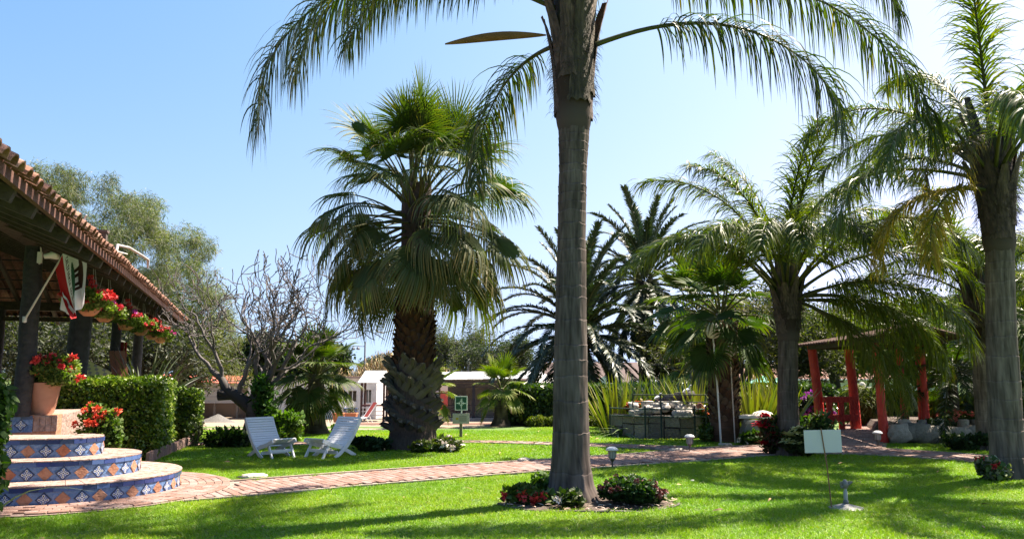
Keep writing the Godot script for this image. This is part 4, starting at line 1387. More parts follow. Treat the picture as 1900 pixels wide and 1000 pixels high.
	for k in n:
		var y := 0.3 + 3.15 * pow(k / float(n), 1.0)
		var an := k * 2.39996
		var rad := lerpf(0.43, 0.32, smoothstep(0.05, 0.8, y / 5.6))
		var kind: Array = low if y < 0.95 else (mid if y < 1.65 else upper)
		var lean := rr(0.15, 0.6) if y < 0.95 else rr(-0.1, 0.25)
		part(t, "leaf_base", kind[k % 2], vc("fibre", 0.95, 0.3), Transform3D(Basis(Vector3.UP, -an) * Basis(Vector3.FORWARD, lean) * Basis(Vector3.RIGHT, (0.75 if k % 2 else -0.75) if y < 1.65 else rr(-0.3, 0.3)), Vector3(cos(an) * (rad - 0.03), y, sin(an) * (rad - 0.03))))
	var specs := []
	for k in 98:
		var f := k / 98.0
		var q := clampi(int(f * 8.0 + rr(-0.7, 0.7)), 0, 7)
		specs.append([q, k * 137.5 + rr(-25, 25), lerpf(5.6, 4.35, f) + rr(-0.12, 0.12), rr(0.1, 0.3), rr(0.8, 1.12) * lerpf(0.92, 1.05, minf(f * 1.5, 1.0)), rr(-0.55, 0.55)])
	palm_fronds(t, Vector3.ZERO, fans, specs, vc("fan_leaf", 0.55, 0.3, C(0.75, 0.85, 0.2)), "leaf")
	# smaller fan palms
	small_fan("squat fan palm with a bulging trunk between the bare tree and the loungers", V(-5.14, 0, 21.4), [Vector2(0.29, 0), Vector2(0.24, 0.5), Vector2(0.21, 1.1), Vector2(0.2, 1.5)], 1.35, 0.62, 0.72, 34, C(0.075, 0.12, 0.03), C(0.16, 0.19, 0.06), 1, C(0.09, 0.075, 0.06))
	small_fan("young bright green fan palm in front of the veranda", V(-0.33, 0, 24.6), [Vector2(0.26, 0), Vector2(0.19, 0.3), Vector2(0.17, 1.0)], 0.95, 0.42, 0.62, 16, C(0.13, 0.19, 0.03), C(0.27, 0.29, 0.05), 2, C(0.1, 0.08, 0.065))
	small_fan("small fan palm half hidden by the shaggy palm trunk", V(-2.35, 0, 24.0), [Vector2(0.16, 0), Vector2(0.14, 0.4), Vector2(0.13, 0.95)], 0.9, 0.42, 0.62, 12, C(0.13, 0.19, 0.03), C(0.27, 0.29, 0.05), 3, C(0.1, 0.08, 0.065))
	var p4 := small_fan("fan palm with diamond patterned trunk behind the globe lamps", V(4.9, 0, 18.9), [Vector2(0.36, 0), Vector2(0.33, 0.5), Vector2(0.29, 1.6), Vector2(0.27, 2.7)], 2.75, 0.8, 0.9, 24, C(0.06, 0.11, 0.03), C(0.15, 0.18, 0.05), 4, C(0.1, 0.06, 0.04))
	var db := [boot(11, 0.17, 0.22, C(0.17, 0.12, 0.085), C(0.26, 0.2, 0.15)), boot(12, 0.18, 0.2, C(0.11, 0.065, 0.045), C(0.2, 0.14, 0.1))]
	R.seed = 41
	for k in 190:
		var y := 0.35 + 2.3 * k / 190.0
		var an := k * 2.39996
		part(p4, "leaf_base", db[k % 2], vc("fibre", 0.95, 0.3), Transform3D(Basis(Vector3.UP, -an) * Basis(Vector3.FORWARD, rr(0.0, 0.3)), Vector3(cos(an) * 0.28, y, sin(an) * 0.28)))
	small_fan("grey stemmed fan palm standing behind the pond plants", V(5.65, 0, 24.8), [Vector2(0.24, 0), Vector2(0.21, 0.6), Vector2(0.2, 3.3)], 3.4, 0.85, 0.95, 26, C(0.07, 0.12, 0.03), C(0.17, 0.2, 0.05), 5, C(0.17, 0.15, 0.13))
	small_fan("low bushy fan palm behind the sword leaved plants", V(6.1, land(27.5), 27.5), [Vector2(0.15, 0), Vector2(0.14, 1.6)], 1.5, 0.7, 0.85, 16, C(0.1, 0.16, 0.03), C(0.2, 0.22, 0.05), 6, C(0.12, 0.1, 0.08))
	# date palms at the back
	var dates := []
	for e in [[82, 40], [66, 62], [50, 74], [34, 78], [16, 74], [-4, 60], [-26, 44], [-48, 30]]:
		dates.append(feather(560 + dates.size(), 4.3, e[0], e[1], {"leaf": 0.5, "width": 0.055, "dense": 40.0, "droop": 0.5, "planes": 0.3, "lift": 0.35, "lean": 1.2, "segs": 3, "stalk": 0.05, "dryness": 0.02, "c0": C(0.035, 0.062, 0.03), "c1": C(0.075, 0.1, 0.05), "from": 0.1}))
	date_palm("broad dark date palm behind the tall ringed palm stem", V(2.85, land(34.0), 34.0), 3.3, 0.42, dates, 84, 0.3, 1.0)
	date_palm("dark date palm on a tall trunk to the right of the broad one", V(6.3, land(38.0), 38.0), 5.9, 0.38, dates, 64, 1.3, 0.92)
	var pyg := []
	for e in [[70, 70], [45, 90], [25, 95], [5, 80], [-15, 60]]:
		pyg.append(feather(580 + pyg.size(), 2.4, e[0], e[1], {"leaf": 0.34, "width": 0.02, "dense": 42.0, "droop": 0.7, "planes": 0.2, "dryness": 0.02, "c0": C(0.035, 0.07, 0.025), "c1": C(0.06, 0.1, 0.03), "segs": 3}))
	for s in [["dark dwarf date palm above the orange flowers of the stone wall", 10.7, 19.8, 1.45, 0.0], ["dark dwarf date palm at the far end of the stone wall", 13.0, 22.5, 1.4, 1.0]]:
		var dp := thing("dwarf_date_palm", s[0], "palm tree", V(s[1], 0, s[2]), s[4], "palms of the garden")
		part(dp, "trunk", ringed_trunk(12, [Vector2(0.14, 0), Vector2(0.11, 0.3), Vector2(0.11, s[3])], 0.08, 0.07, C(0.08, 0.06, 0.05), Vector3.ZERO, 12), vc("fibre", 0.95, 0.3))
		var sp2 := []
		for k in 40: sp2.append([k % 5, k * 137.5, s[3] + 0.05, 0.06, rr(0.85, 1.1)])
		palm_fronds(dp, Vector3.ZERO, pyg, sp2, leaf_mat())

func small_fan(label: String, at: Vector3, prof: Array, crown: float, stalk: float, radius: float, count: int, c0: Color, c1: Color, sd: int, bark: Color) -> Node3D:
	var t := thing("fan_palm", label, "palm tree", at, 0.0, "palms of the garden")
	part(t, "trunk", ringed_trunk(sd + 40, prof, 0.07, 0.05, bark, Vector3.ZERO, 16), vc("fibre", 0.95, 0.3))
	var ms := []
	for e in [[80, 20, 0.3], [58, 40, 0.5], [36, 50, 0.8], [12, 55, 1.0], [-14, 45, 1.3], [-42, 30, 1.4]]:
		ms.append(fan_leaf(600 + sd * 10 + ms.size(), stalk, radius, e[0], e[1], {"droop": e[2], "c0": c0, "c1": c1, "segs": 34, "dryness": 0.1 + (0.25 if e[0] < -20 else 0.0), "cup": 0.4, "split": 0.5}))
	var specs := []
	R.seed = sd
	for k in count:
		var q := mini(int(6.0 * k / count), 5)
		specs.append([q, k * 137.5 + sd * 31, crown + 0.28 - q * 0.07, 0.08, rr(0.85, 1.12)])
	palm_fronds(t, Vector3.ZERO, ms, specs, vc("fan_leaf", 0.55, 0.3, C(0.75, 0.85, 0.2)), "leaf")
	return t

func date_palm(label: String, at: Vector3, crown: float, r: float, meshes: Array, count: int, turn: float, sc: float) -> void:
	var t := thing("date_palm", label, "palm tree", at, 0.0, "palms of the garden")
	var c := crown - at.y
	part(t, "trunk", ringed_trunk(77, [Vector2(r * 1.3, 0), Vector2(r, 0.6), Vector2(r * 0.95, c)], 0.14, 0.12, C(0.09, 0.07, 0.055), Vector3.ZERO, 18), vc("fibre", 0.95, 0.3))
	var specs := []
	for k in count:
		var q := mini(int(8.0 * pow(k / float(count), 0.9)), 7)
		specs.append([q, rad_to_deg(turn) + k * 137.5, c + 0.4 - q * 0.1, r * 0.5, sc * rr(0.9, 1.08)])
	palm_fronds(t, Vector3.ZERO, meshes, specs, vc("date_leaf", 0.45, 0.5, C(0.5, 0.6, 0.2)))

func leafy_tree(called: String, label: String, at: Vector3, height: float, o: Dictionary) -> Node3D:
	var t := thing(called, label, "tree", at, 0.0, o.get("group", "trees behind the garden"))
	R.seed = int(o.get("seed", 1))
	var m := MB.new()
	var ends := []
	var r: float = o.get("r", 0.25)
	var hb: float = o.get("bole", height * 0.25)
	m.tube([Vector3(0, -0.1, 0), Vector3(rr(-0.1, 0.1), hb * 0.5, 0), Vector3(rr(-0.2, 0.2), hb, rr(-0.2, 0.2))], [r * 1.3, r, r * 0.85], 10, [o.get("bark", C(0.1, 0.085, 0.07))], false)
	for k in int(o.get("limbs", 5)):
		var an := TAU * k / int(o.get("limbs", 5)) + rr(-0.4, 0.4)
		var up: float = o.get("rise", 1.3)
		limb(m, Vector3(0, hb * rr(0.85, 1.0), 0), Vector3(cos(an), up * rr(0.7, 1.3), sin(an)).normalized(), (height - hb) * 0.42, r * 0.6, 3, {"wiggle": 0.22, "up": 0.06, "taper": 0.6, "col": o.get("bark", C(0.1, 0.085, 0.07)), "kids": 3, "depth": 3, "spread": 0.6, "shrink": 0.68}, ends)
	part(t, "trunk", m, vc("bark", 0.9))
	var centres := []
	for e in ends:
		centres.append([e[0], Vector3.ONE * float(o.get("clump", 0.55)) * rr(0.7, 1.3) * Vector3(1, o.get("tall", 0.8), 1)])
	for c in o.get("extra", []): centres.append(c)
	if centres:
		var cl := clump_cloud(centres, int(o.get("each", 24)), o.get("cols", [C(0.06, 0.1, 0.035), C(0.09, 0.13, 0.045)]), o.get("s0", 0.8), o.get("s1", 1.4), 0.2)
		many(t, "crown", o.mesh, vc("leaf", 0.42, 0.5, C(0.75, 0.85, 0.2)), cl[0], cl[1])
	return t

func build_background() -> void:
	var small := sprig(801, 12, 0.35, 0.14, 0.05, 0.4)
	var hang := sprig(802, 16, 0.5, 0.42, 0.035, 2.4, -0.4)
	var broad := sprig(803, 10, 0.4, 0.2, 0.1, 0.5)
	MT["broad_leaf_mesh"] = broad
	MT["small_leaf_mesh"] = small
	# pepper tree behind the porch
	R.seed = 900
	var ex := []
	var dome := [Vector2(-29, 8.4), Vector2(-25, 10.8), Vector2(-22.5, 11.2), Vector2(-20.0, 11.3), Vector2(-17.4, 10.0), Vector2(-15.2, 8.3), Vector2(-14.0, 6.4), Vector2(-13.4, 4.0)]
	while ex.size() < 330:
		var x := rr(-29, -13.5)
		var top := 4.0
		for k in 7:
			if x >= dome[k].x and x <= dome[k + 1].x: top = lerpf(dome[k].y, dome[k + 1].y, (x - dome[k].x) / (dome[k + 1].x - dome[k].x))
		var y := top - 0.3 - pow(R.randf(), 1.4) * (top - 1.2)
		var r := rr(0.5, 1.0)
		ex.append([Vector3(x + 19.5, y + 0.95 - r * 0.4, rr(-2.6, 2.6)), Vector3(r, r * 0.9, r)])
	leafy_tree("pepper_tree", "tall grey green tree with hanging foliage behind the porch roof", V(-19.5, land(38), 38.0), 9.5, {"seed": 2, "mesh": hang, "r": 0.5, "limbs": 6, "each": 34, "extra": ex, "clump": 0.7, "cols": [C(0.21, 0.24, 0.15), C(0.26, 0.28, 0.18), C(0.16, 0.19, 0.11), C(0.3, 0.3, 0.2)], "s0": 0.45, "s1": 0.85, "bark": C(0.09, 0.075, 0.06)})
	# bare tree beside the loungers
	var t := thing("bare_tree", "leafless tree with twisting grey branches left of the loungers", "tree", V(-6.0, 0, 18.9))
	R.seed = 33
	var m := MB.new()
	var bark := C(0.13, 0.11, 0.1)
	var dark := C(0.05, 0.042, 0.04)
	m.tube([Vector3(0.0, -0.05, 0), Vector3(-0.02, 0.25, 0), Vector3(0.05, 0.55, 0.03), Vector3(0.02, 0.85, 0), Vector3(0.1, 1.1, 0)], [0.24, 0.19, 0.17, 0.19, 0.13], 12, [dark, dark, dark, bark, bark], false)
	m.tube([Vector3(0.02, 0.7, 0), Vector3(-0.3, 1.0, 0.08), Vector3(-0.58, 1.18, 0.12), Vector3(-0.7, 1.42, 0.1), Vector3(-0.98, 1.62, 0)], [0.15, 0.15, 0.12, 0.085, 0.06], 10, [dark, dark, dark, bark, bark], false)
	for k in 5: m.tube([Vector3(-0.5, 1.05, 0.1), Vector3(-0.68 + rr(-0.1, 0.05), 1.02 + rr(-0.12, 0.15), 0.16 + rr(-0.1, 0.1))], [0.11, 0.06], 7, [dark])
	var ends := []
	var lo := {"wiggle": 0.42, "up": 0.1, "taper": 0.66, "col": C(0.15, 0.127, 0.122), "kids": 2, "depth": 6, "first": 2, "least": 0.009, "spread": 0.8, "shrink": 0.8}
	for s in [[Vector3(0.1, 1.05, 0), Vector3(0.7, 1.0, 0.1), 1.35, 0.085], [Vector3(0.06, 1.0, 0), Vector3(0.15, 1.0, -0.2), 1.4, 0.09], [Vector3(-0.3, 1.02, 0.08), Vector3(-0.15, 1.0, 0.1), 1.35, 0.075], [Vector3(-0.98, 1.6, 0), Vector3(-0.8, 0.9, 0), 1.15, 0.055], [Vector3(-0.7, 1.4, 0.1), Vector3(-0.2, 1.0, 0.2), 1.3, 0.06], [Vector3(0.1, 1.1, 0), Vector3(1.0, 0.45, 0.2), 1.15, 0.055], [Vector3(0.05, 1.0, 0), Vector3(-0.3, 1.0, -0.3), 1.3, 0.07], [Vector3(0.1, 1.0, 0), Vector3(0.4, 1.0, -0.5), 1.2, 0.065], [Vector3(0.1, 1.1, 0), Vector3(1.1, 0.8, 0.1), 1.6, 0.07], [Vector3(0.12, 1.05, 0), Vector3(0.9, 1.1, -0.2), 1.6, 0.07]]:
		limb(m, s[0], (s[1] as Vector3).normalized(), s[2] * 0.72, s[3] * 0.85, 6, lo, ends)
	part(t, "trunk", m, vc("bark", 0.9))
	var cl := clump_cloud([[Vector3(0.2, 1.15, 0.1), Vector3(0.22, 0.3, 0.2)], [Vector3(0.35, 0.8, 0.15), Vector3(0.2, 0.3, 0.2)], [Vector3(0.42, 0.5, 0.1), Vector3(0.15, 0.2, 0.15)]], 40, [C(0.06, 0.15, 0.02), C(0.09, 0.2, 0.03), C(0.03, 0.07, 0.015)], 0.5, 0.8)
	many(t, "climbing_leaves", broad, vc("leaf", 0.42, 0.5, C(0.75, 0.85, 0.2)), cl[0], cl[1])
	# trees on the skyline
	leafy_tree("grey_tree", "feathery grey green tree on the skyline right of the shaggy palm trunk", V(-4.6, land(60), 62.0), 6.6, {"seed": 4, "mesh": small, "r": 0.3, "limbs": 6, "each": 13, "clump": 0.6, "cols": [C(0.09, 0.11, 0.085), C(0.12, 0.14, 0.1), C(0.16, 0.17, 0.13)], "s0": 0.8, "s1": 1.4})
	leafy_tree("grey_tree", "loose dark tree on the skyline left of the broad date palm", V(-0.4, land(60), 58.0), 6.0, {"seed": 5, "mesh": small, "r": 0.25, "limbs": 6, "each": 10, "clump": 0.6, "cols": [C(0.07, 0.09, 0.065), C(0.1, 0.12, 0.085)], "s0": 0.8, "s1": 1.4})
	leafy_tree("grey_tree", "small dark tree above the reeds left of the shaggy palm trunk", V(-10.6, land(60), 66.0), 4.2, {"seed": 6, "mesh": small, "r": 0.2, "limbs": 5, "each": 26, "clump": 0.6, "cols": [C(0.05, 0.085, 0.06), C(0.08, 0.11, 0.08)], "s0": 1.2, "s1": 2.0})
	leafy_tree("green_tree", "dark bushy tree behind the red roofed shed", V(-16.4, land(52), 54.0), 4.6, {"seed": 7, "mesh": broad, "r": 0.25, "limbs": 6, "each": 34, "clump": 0.9, "cols": [C(0.03, 0.055, 0.02), C(0.05, 0.085, 0.03)], "s0": 1.2, "s1": 2.0, "bole": 0.8})
	leafy_tree("green_tree", "dark bushy tree behind the white outbuilding", V(-13.2, land(52), 54.0), 4.2, {"seed": 8, "mesh": broad, "r": 0.25, "limbs": 6, "each": 34, "clump": 0.8, "cols": [C(0.035, 0.06, 0.025), C(0.06, 0.09, 0.035)], "s0": 1.2, "s1": 2.0, "bole": 0.8})
	var dryc := [C(0.13, 0.12, 0.075), C(0.16, 0.14, 0.09), C(0.09, 0.1, 0.05)]
	leafy_tree("dry_tree", "thin dry tree with many dark stems right of the globe lamps", V(8.6, land(31), 31.0), 5.2, {"seed": 9, "mesh": small, "r": 0.17, "limbs": 7, "each": 7, "clump": 0.6, "cols": dryc, "bole": 0.9, "rise": 1.8})
	leafy_tree("dry_tree", "thin dry tree between the two date palms and the grey palm stem", V(7.0, land(35), 35.0), 4.2, {"seed": 10, "mesh": small, "r": 0.16, "limbs": 6, "each": 9, "clump": 0.6, "cols": dryc, "bole": 0.8, "rise": 1.8})
	leafy_tree("dry_tree", "thin grey tree standing behind the ringed stem of the drooping palm", V(11.0, land(33), 33.0), 5.4, {"seed": 12, "mesh": small, "r": 0.17, "limbs": 7, "each": 10, "clump": 0.7, "cols": [C(0.1, 0.11, 0.06), C(0.14, 0.15, 0.08)], "bole": 0.9, "rise": 1.6})
	var gs := ["pale green tree behind the red pergola", "dense green tree behind the pergola roof", "dark green tree right of the pergola", "dark green tree at the far right behind the palms", "tall green tree at the right edge of the garden"]
	var gp := [[13.5, 34.0, 4.6], [17.0, 36.0, 5.4], [17.5, 30.0, 4.6], [20.0, 31.0, 5.6], [15.8, 25.5, 4.2]]
	for k in 5:
		leafy_tree("green_tree", gs[k], V(gp[k][0], land(gp[k][1]), gp[k][1]), gp[k][2], {"seed": 20 + k, "mesh": broad, "r": 0.22, "limbs": 6, "each": 12 if k < 2 else 26, "clump": 0.8, "cols": [C(0.14, 0.19, 0.06), C(0.2, 0.25, 0.08)] if k == 0 else [C(0.075, 0.12, 0.03), C(0.12, 0.175, 0.04), C(0.18, 0.21, 0.05)], "s0": 0.7, "s1": 1.3, "bole": 2.2 if k < 2 else 1.0})
	for k in 5:
		leafy_tree("green_tree", ["bushy tree glimpsed under the porch roof at the left edge", "bushy tree glimpsed behind the nearest porch post", "bushy tree glimpsed between the two near porch posts", "bushy tree glimpsed behind the thick porch post", "bushy tree glimpsed behind the porch yucca"][k], V(-24.0 + k * 2.6, land(30.0), 27.0 + k * 1.2), 4.4, {"seed": 40 + k, "mesh": small, "r": 0.2, "limbs": 6, "each": 11, "clump": 0.7, "cols": [C(0.06, 0.075, 0.05), C(0.09, 0.1, 0.07), C(0.12, 0.13, 0.09)], "s0": 0.9, "s1": 1.6, "bole": 0.6, "rise": 0.9})
	# dry reeds along the back boundary
	var reed := MB.new()
	R.seed = 15
	reed.tube([Vector3.ZERO, Vector3(0.03, 0.6, 0), Vector3(0.1, 1.0, 0)], [0.01, 0.008, 0.004], 3, [WHITE], false)
	for k in 8: reed.leaf(Vector3(0.02, 0.2 + k * 0.1, 0), Vector3(cos(k * 2.4), 0.8, sin(k * 2.4)).normalized(), Vector3(-sin(k * 2.4), 0, cos(k * 2.4)), rr(0.25, 0.4), 0.045, 2.0, 3, WHITE, WHITE)
	var xs := []
	var cs := []
	for k in 2600:
		var x := rr(-16.0, -1.6)
		var d := rr(53.0, 57.0)
		var h := (3.3 + 0.7 * sin(x * 1.3) * sin(x * 0.5)) * rr(0.6, 1.1) * lerpf(1.0, 0.72, smoothstep(-6.0, -1.6, x))
		xs.append(Transform3D(Basis(Vector3.UP, rr(0, TAU)) * Basis(Vector3.FORWARD, rr(-0.12, 0.12)) * Basis.from_scale(Vector3(1.5, h, 1.5)), V(x, land(d) - 0.05, d)))
		cs.append(vary([C(0.3, 0.24, 0.12), C(0.36, 0.27, 0.15), C(0.22, 0.2, 0.09), C(0.34, 0.23, 0.14)][R.randi() % 4], 0.25))
	var reeds := many(self, "dry_reeds", reed.mesh(), vc("reed", 0.8, 0.4, C(0.5, 0.45, 0.25)), xs, cs)
	tag(reeds, "belt of tall dry tan reeds behind the outbuildings", "reeds")
	build_buildings()

func wall_with_openings(o: Node3D, called: String, w: float, h: float, th: float, holes: Array, material: Material, col: Color, x := Transform3D()) -> MeshInstance3D:   # holes: [x0, y0, x1, y1] from the left foot
	var m := MB.new()
	var xs := [0.0, w]
	var ys := [0.0, h]
	for q in holes:
		xs.append(q[0]); xs.append(q[2]); ys.append(q[1]); ys.append(q[3])
	xs.sort(); ys.sort()
	for a in xs.size() - 1:
		for b in ys.size() - 1:
			var cx: float = (xs[a] + xs[a + 1]) * 0.5
			var cy: float = (ys[b] + ys[b + 1]) * 0.5
			var hit := false
			for q in holes:
				if cx > q[0] and cx < q[2] and cy > q[1] and cy < q[3]: hit = true
			if not hit and xs[a + 1] - xs[a] > 0.001 and ys[b + 1] - ys[b] > 0.001:
				m.box(Vector3(cx, cy, -th * 0.5), Vector3(xs[a + 1] - xs[a], ys[b + 1] - ys[b], th), col)
	return part(o, called, m, material, x)

func build_buildings() -> void:
	R.seed = 50
	var plaster := stone("white_wash", [C(0.5, 0.5, 0.5), C(0.66, 0.66, 0.66), C(0.74, 0.73, 0.72)], 0.35, 0.9, 0.3, 0.02, true)
	var glass := StandardMaterial3D.new()
	glass.albedo_color = Color(0.05, 0.06, 0.07)
	glass.roughness = 0.08
	var darkp := vc("painted", 0.8)
	# shed with a red sheet roof
	var t := thing("shed", "long grey board shed with a red sheet roof beyond the sandy yard", "shed", V(-21.0, land(46), 46.0), 0.12)
	for k in 12:
		var m := MB.new()
		m.box(Vector3(2.7, 0.95 + k * 0.105, 0.0), Vector3(5.4, 0.098, 0.05), vary(C(0.33, 0.33, 0.34), 0.12))
		part(t, "board", m, darkp)
	var fm := MB.new()
	for x in [0.05, 1.4, 2.8, 4.1, 5.35]: fm.box(Vector3(x, 1.1, -0.12), Vector3(0.1, 2.2, 0.1), C(0.16, 0.13, 0.11))
	part(t, "frame", fm, darkp)
	fm = MB.new()
	fm.box(Vector3(2.7, 1.05, -2.6), Vector3(5.4, 2.1, 0.08), C(0.3, 0.24, 0.19))
	fm.box(Vector3(0.04, 1.05, -1.3), Vector3(0.08, 2.1, 2.6), C(0.25, 0.22, 0.2))
	part(t, "back_wall", fm, darkp)
	for k in 9:
		var m := MB.new()
		var x := 0.31 + k * 0.6
		m.box(Vector3(x, 2.32 - x * 0.02, -1.2), Vector3(0.58, 0.03, 3.2), vary(C(0.5, 0.13, 0.085), 0.15), Basis(Vector3.RIGHT, 0.12))
		for q in 4: m.box(Vector3(x - 0.22 + q * 0.145, 2.345 - x * 0.02, -1.2), Vector3(0.04, 0.03, 3.2), C(0.52, 0.15, 0.1), Basis(Vector3.RIGHT, 0.12))
		part(t, "roof_sheet", m, darkp)
	# heap of gravel
	var g := MB.new()
	var rows := []
	for a in 9:
		var row := []
		for b in 28:
			var an := TAU * b / 28
			var f := a / 8.0
			var r := 1.15 * f * (1.0 + 0.12 * sin(an * 3.0))
			row.append(g.p(Vector3(cos(an) * r, 0.5 * pow(1.0 - f, 1.1) + rr(-0.02, 0.02), sin(an) * r), Vector3(cos(an) * 0.5, 1, sin(an) * 0.5).normalized(), WHITE))
		rows.append(row)
	for a in 8:
		for b in 28: 
			var w := (b + 1) % 28
			g.t(rows[a][b], rows[a + 1][b], rows[a + 1][w]); g.t(rows[a][b], rows[a + 1][w], rows[a][w])
	var heap := thing("gravel_heap", "heap of grey gravel in front of the grey board shed", "gravel heap", V(-14.9, land(42), 41.5))
	part(heap, "gravel", g, stone("gravel", [C(0.07, 0.066, 0.062), C(0.13, 0.122, 0.115), C(0.19, 0.18, 0.17)], 1.2, 0.95, 1.0, 0.08)).set_meta("kind", "stuff")
	# white outbuilding
	t = thing("outbuilding", "low white outbuilding with dark doors and a flat roof behind the squat fan palm", "building", V(-15.2, land(47), 47.0))
	wall_with_openings(t, "wall", 7.4, 2.3, 0.16, [[0.5, 0.0, 1.5, 1.9], [5.75, 0.95, 6.25, 1.6], [3.2, 0.0, 4.0, 1.9], [6.75, 0.9, 7.1, 1.65]], plaster, WHITE)
	for q in [[0.5, 1.0, 1.9], [3.2, 0.8, 1.9]]:
		var m := MB.new()
		for k in 5: m.box(Vector3(q[0] + q[1] * (k + 0.5) / 5, q[2] * 0.5, -0.13), Vector3(q[1] / 5 - 0.012, q[2] - 0.01, 0.04), vary(C(0.16, 0.16, 0.15) if q[0] < 1 else C(0.4, 0.42, 0.4), 0.1))
		part(t, "door", m, darkp)
	for q in [[5.75, 0.95, 0.5, 0.65], [6.75, 0.9, 0.35, 0.75]]:
		var m := MB.new()
		m.box(Vector3(q[0] + q[2] * 0.5, q[1] + q[3] * 0.5, -0.12), Vector3(q[2], q[3], 0.01), WHITE)
		var win := part(t, "window", m, glass)
		var fr := MB.new()
		for s in [0.0, 0.5, 1.0]: fr.box(Vector3(q[0] + q[2] * s, q[1] + q[3] * 0.5, -0.09), Vector3(0.04, q[3], 0.05), C(0.6, 0.6, 0.6))
		for s in [0.0, 1.0]: fr.box(Vector3(q[0] + q[2] * 0.5, q[1] + q[3] * s, -0.085), Vector3(q[2] + 0.04, 0.04, 0.05), C(0.6, 0.6, 0.6))
		part(win, "frame", fr, darkp)
	var m := MB.new()
	m.box(Vector3(3.7, 2.35, -1.7), Vector3(7.7, 0.1, 3.9), C(0.28, 0.2, 0.17))
	part(t, "roof", m, darkp)
	m = MB.new()
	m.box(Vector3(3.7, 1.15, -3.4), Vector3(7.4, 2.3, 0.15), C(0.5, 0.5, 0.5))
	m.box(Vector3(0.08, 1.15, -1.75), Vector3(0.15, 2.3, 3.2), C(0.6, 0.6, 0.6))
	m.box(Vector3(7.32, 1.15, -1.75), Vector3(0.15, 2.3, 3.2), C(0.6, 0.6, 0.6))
	part(t, "side_wall", m, darkp)
	# wooden play tower with a white canopy
	t = thing("play_tower", "small dark timber play tower with a white canopy behind the loungers", "play tower", V(-7.5, land(44.5), 44.5))
	for q in [[-0.6, -0.5], [0.6, -0.5], [-0.6, 0.5], [0.6, 0.5]]:
		m = MB.new()
		m.bar(Vector3(q[0], 0, q[1]), Vector3(q[0], 2.1, q[1]), 0.11, 0.11, C(0.06, 0.03, 0.025), Vector3.RIGHT)
		part(t, "post", m, darkp)
	m = MB.new()
	m.box(Vector3(0, 0.85, 0), Vector3(1.3, 0.07, 1.1), C(0.14, 0.05, 0.04))
	part(t, "deck", m, darkp)
	for k in 4:
		m = MB.new()
		m.box(Vector3(0, 0.15 + k * 0.2, 0.6), Vector3(1.1, 0.05, 0.1), C(0.55, 0.5, 0.5))
		part(t, "rung", m, darkp)
	m = MB.new()
	m.hexa([Vector3(-0.8, 2.08, 0.7), Vector3(0.8, 2.08, 0.7), Vector3(0.8, 2.08, -0.7), Vector3(-0.8, 2.08, -0.7), Vector3(-0.5, 2.72, 0.1), Vector3(0.62, 2.72, 0.1), Vector3(0.62, 2.72, -0.1), Vector3(-0.5, 2.72, -0.1)], C(0.72, 0.7, 0.66))
	part(t, "canopy", m, vc("cloth", 0.9))
	# white sheet hung out, with two square clay planters
	t = thing("drying_sheet", "white sheet hanging slack on a frame beside the play tower", "sheet", V(-8.9, land(43), 43.0))
	m = MB.new()
	for k in 10:
		var a := Vector3(-0.55 + k * 0.12, 1.75 - 0.07 * k, 0.06 * sin(k * 1.7))
		var b := Vector3(-0.55 + (k + 1) * 0.12, 1.75 - 0.07 * (k + 1), 0.06 * sin((k + 1) * 1.7))
		var la := 1.0 - 0.05 * k + (0.25 if k > 5 else -0.25 + k * 0.1)
		m.quad(a, b, b + Vector3(0.02, -la, 0.04 * sin(k)), a + Vector3(0, -la, 0.05 * cos(k)), C(0.75, 0.75, 0.75))
	part(t, "cloth", m, vc("cloth", 0.9))
	m = MB.new()
	m.tube([Vector3(-0.6, 0, 0), Vector3(-0.58, 1.78, 0)], [0.02, 0.02], 5, [C(0.3, 0.3, 0.3)])
	m.tube([Vector3(0.66, 0, 0), Vector3(0.64, 1.1, 0)], [0.02, 0.02], 5, [C(0.3, 0.3, 0.3)])
	m.tube([Vector3(-0.58, 1.77, 0), Vector3(0.65, 1.05, 0)], [0.008, 0.008], 4, [C(0.3, 0.3, 0.3)])
	part(t, "frame", m, darkp)
	var first: Node3D = null
	for k in 2:
		var at := V(-8.35 + k * 0.62, land(39.5), 39.5)
		var lab: String = ["square clay planter, the left one of two before the white sheet", "square clay planter, the right one of two before the white sheet"][k]
		if k == 0:
			first = thing("square_planter", lab, "planter", at, 0.0, "square clay planters")
			m = MB.new()
			m.hexa([Vector3(-0.19, 0, 0.19), Vector3(0.19, 0, 0.19), Vector3(0.19, 0, -0.19), Vector3(-0.19, 0, -0.19), Vector3(-0.25, 0.5, 0.25), Vector3(0.25, 0.5, 0.25), Vector3(0.25, 0.5, -0.25), Vector3(-0.25, 0.5, -0.25)], C(0.42, 0.15, 0.07))
			m.box(Vector3(0, 0.52, 0), Vector3(0.54, 0.06, 0.54), C(0.45, 0.17, 0.08))
			part(first, "box", m, darkp)
			var q := clump_cloud([[Vector3(0, 0.62, 0), Vector3(0.2, 0.12, 0.2)]], 24, [C(0.1, 0.1, 0.08), C(0.12, 0.15, 0.06)], 0.6, 0.9)
			many(first, "plant", MT["small_leaf_mesh"], vc("leaf", 0.42), q[0], q[1])
		else:
			copy(first, lab, at)
	t = thing("water_tub", "blue plastic tub behind the square clay planters", "tub", V(-8.1, land(41), 41.0))
	m = MB.new()
	m.lathe([Vector2(0, 0), Vector2(0.3, 0), Vector2(0.34, 0.75), Vector2(0.36, 0.78), Vector2(0.3, 0.78), Vector2(0.28, 0.1), Vector2(0, 0.1)], 18, [C(0.03, 0.07, 0.26)])
	part(t, "tub", m, vc("plastic", 0.4))
	t = thing("folding_lounger", "red and white folding lounger lying open on the yard", "lounger", V(-6.2, land(35.0), 34.0), 0.5)
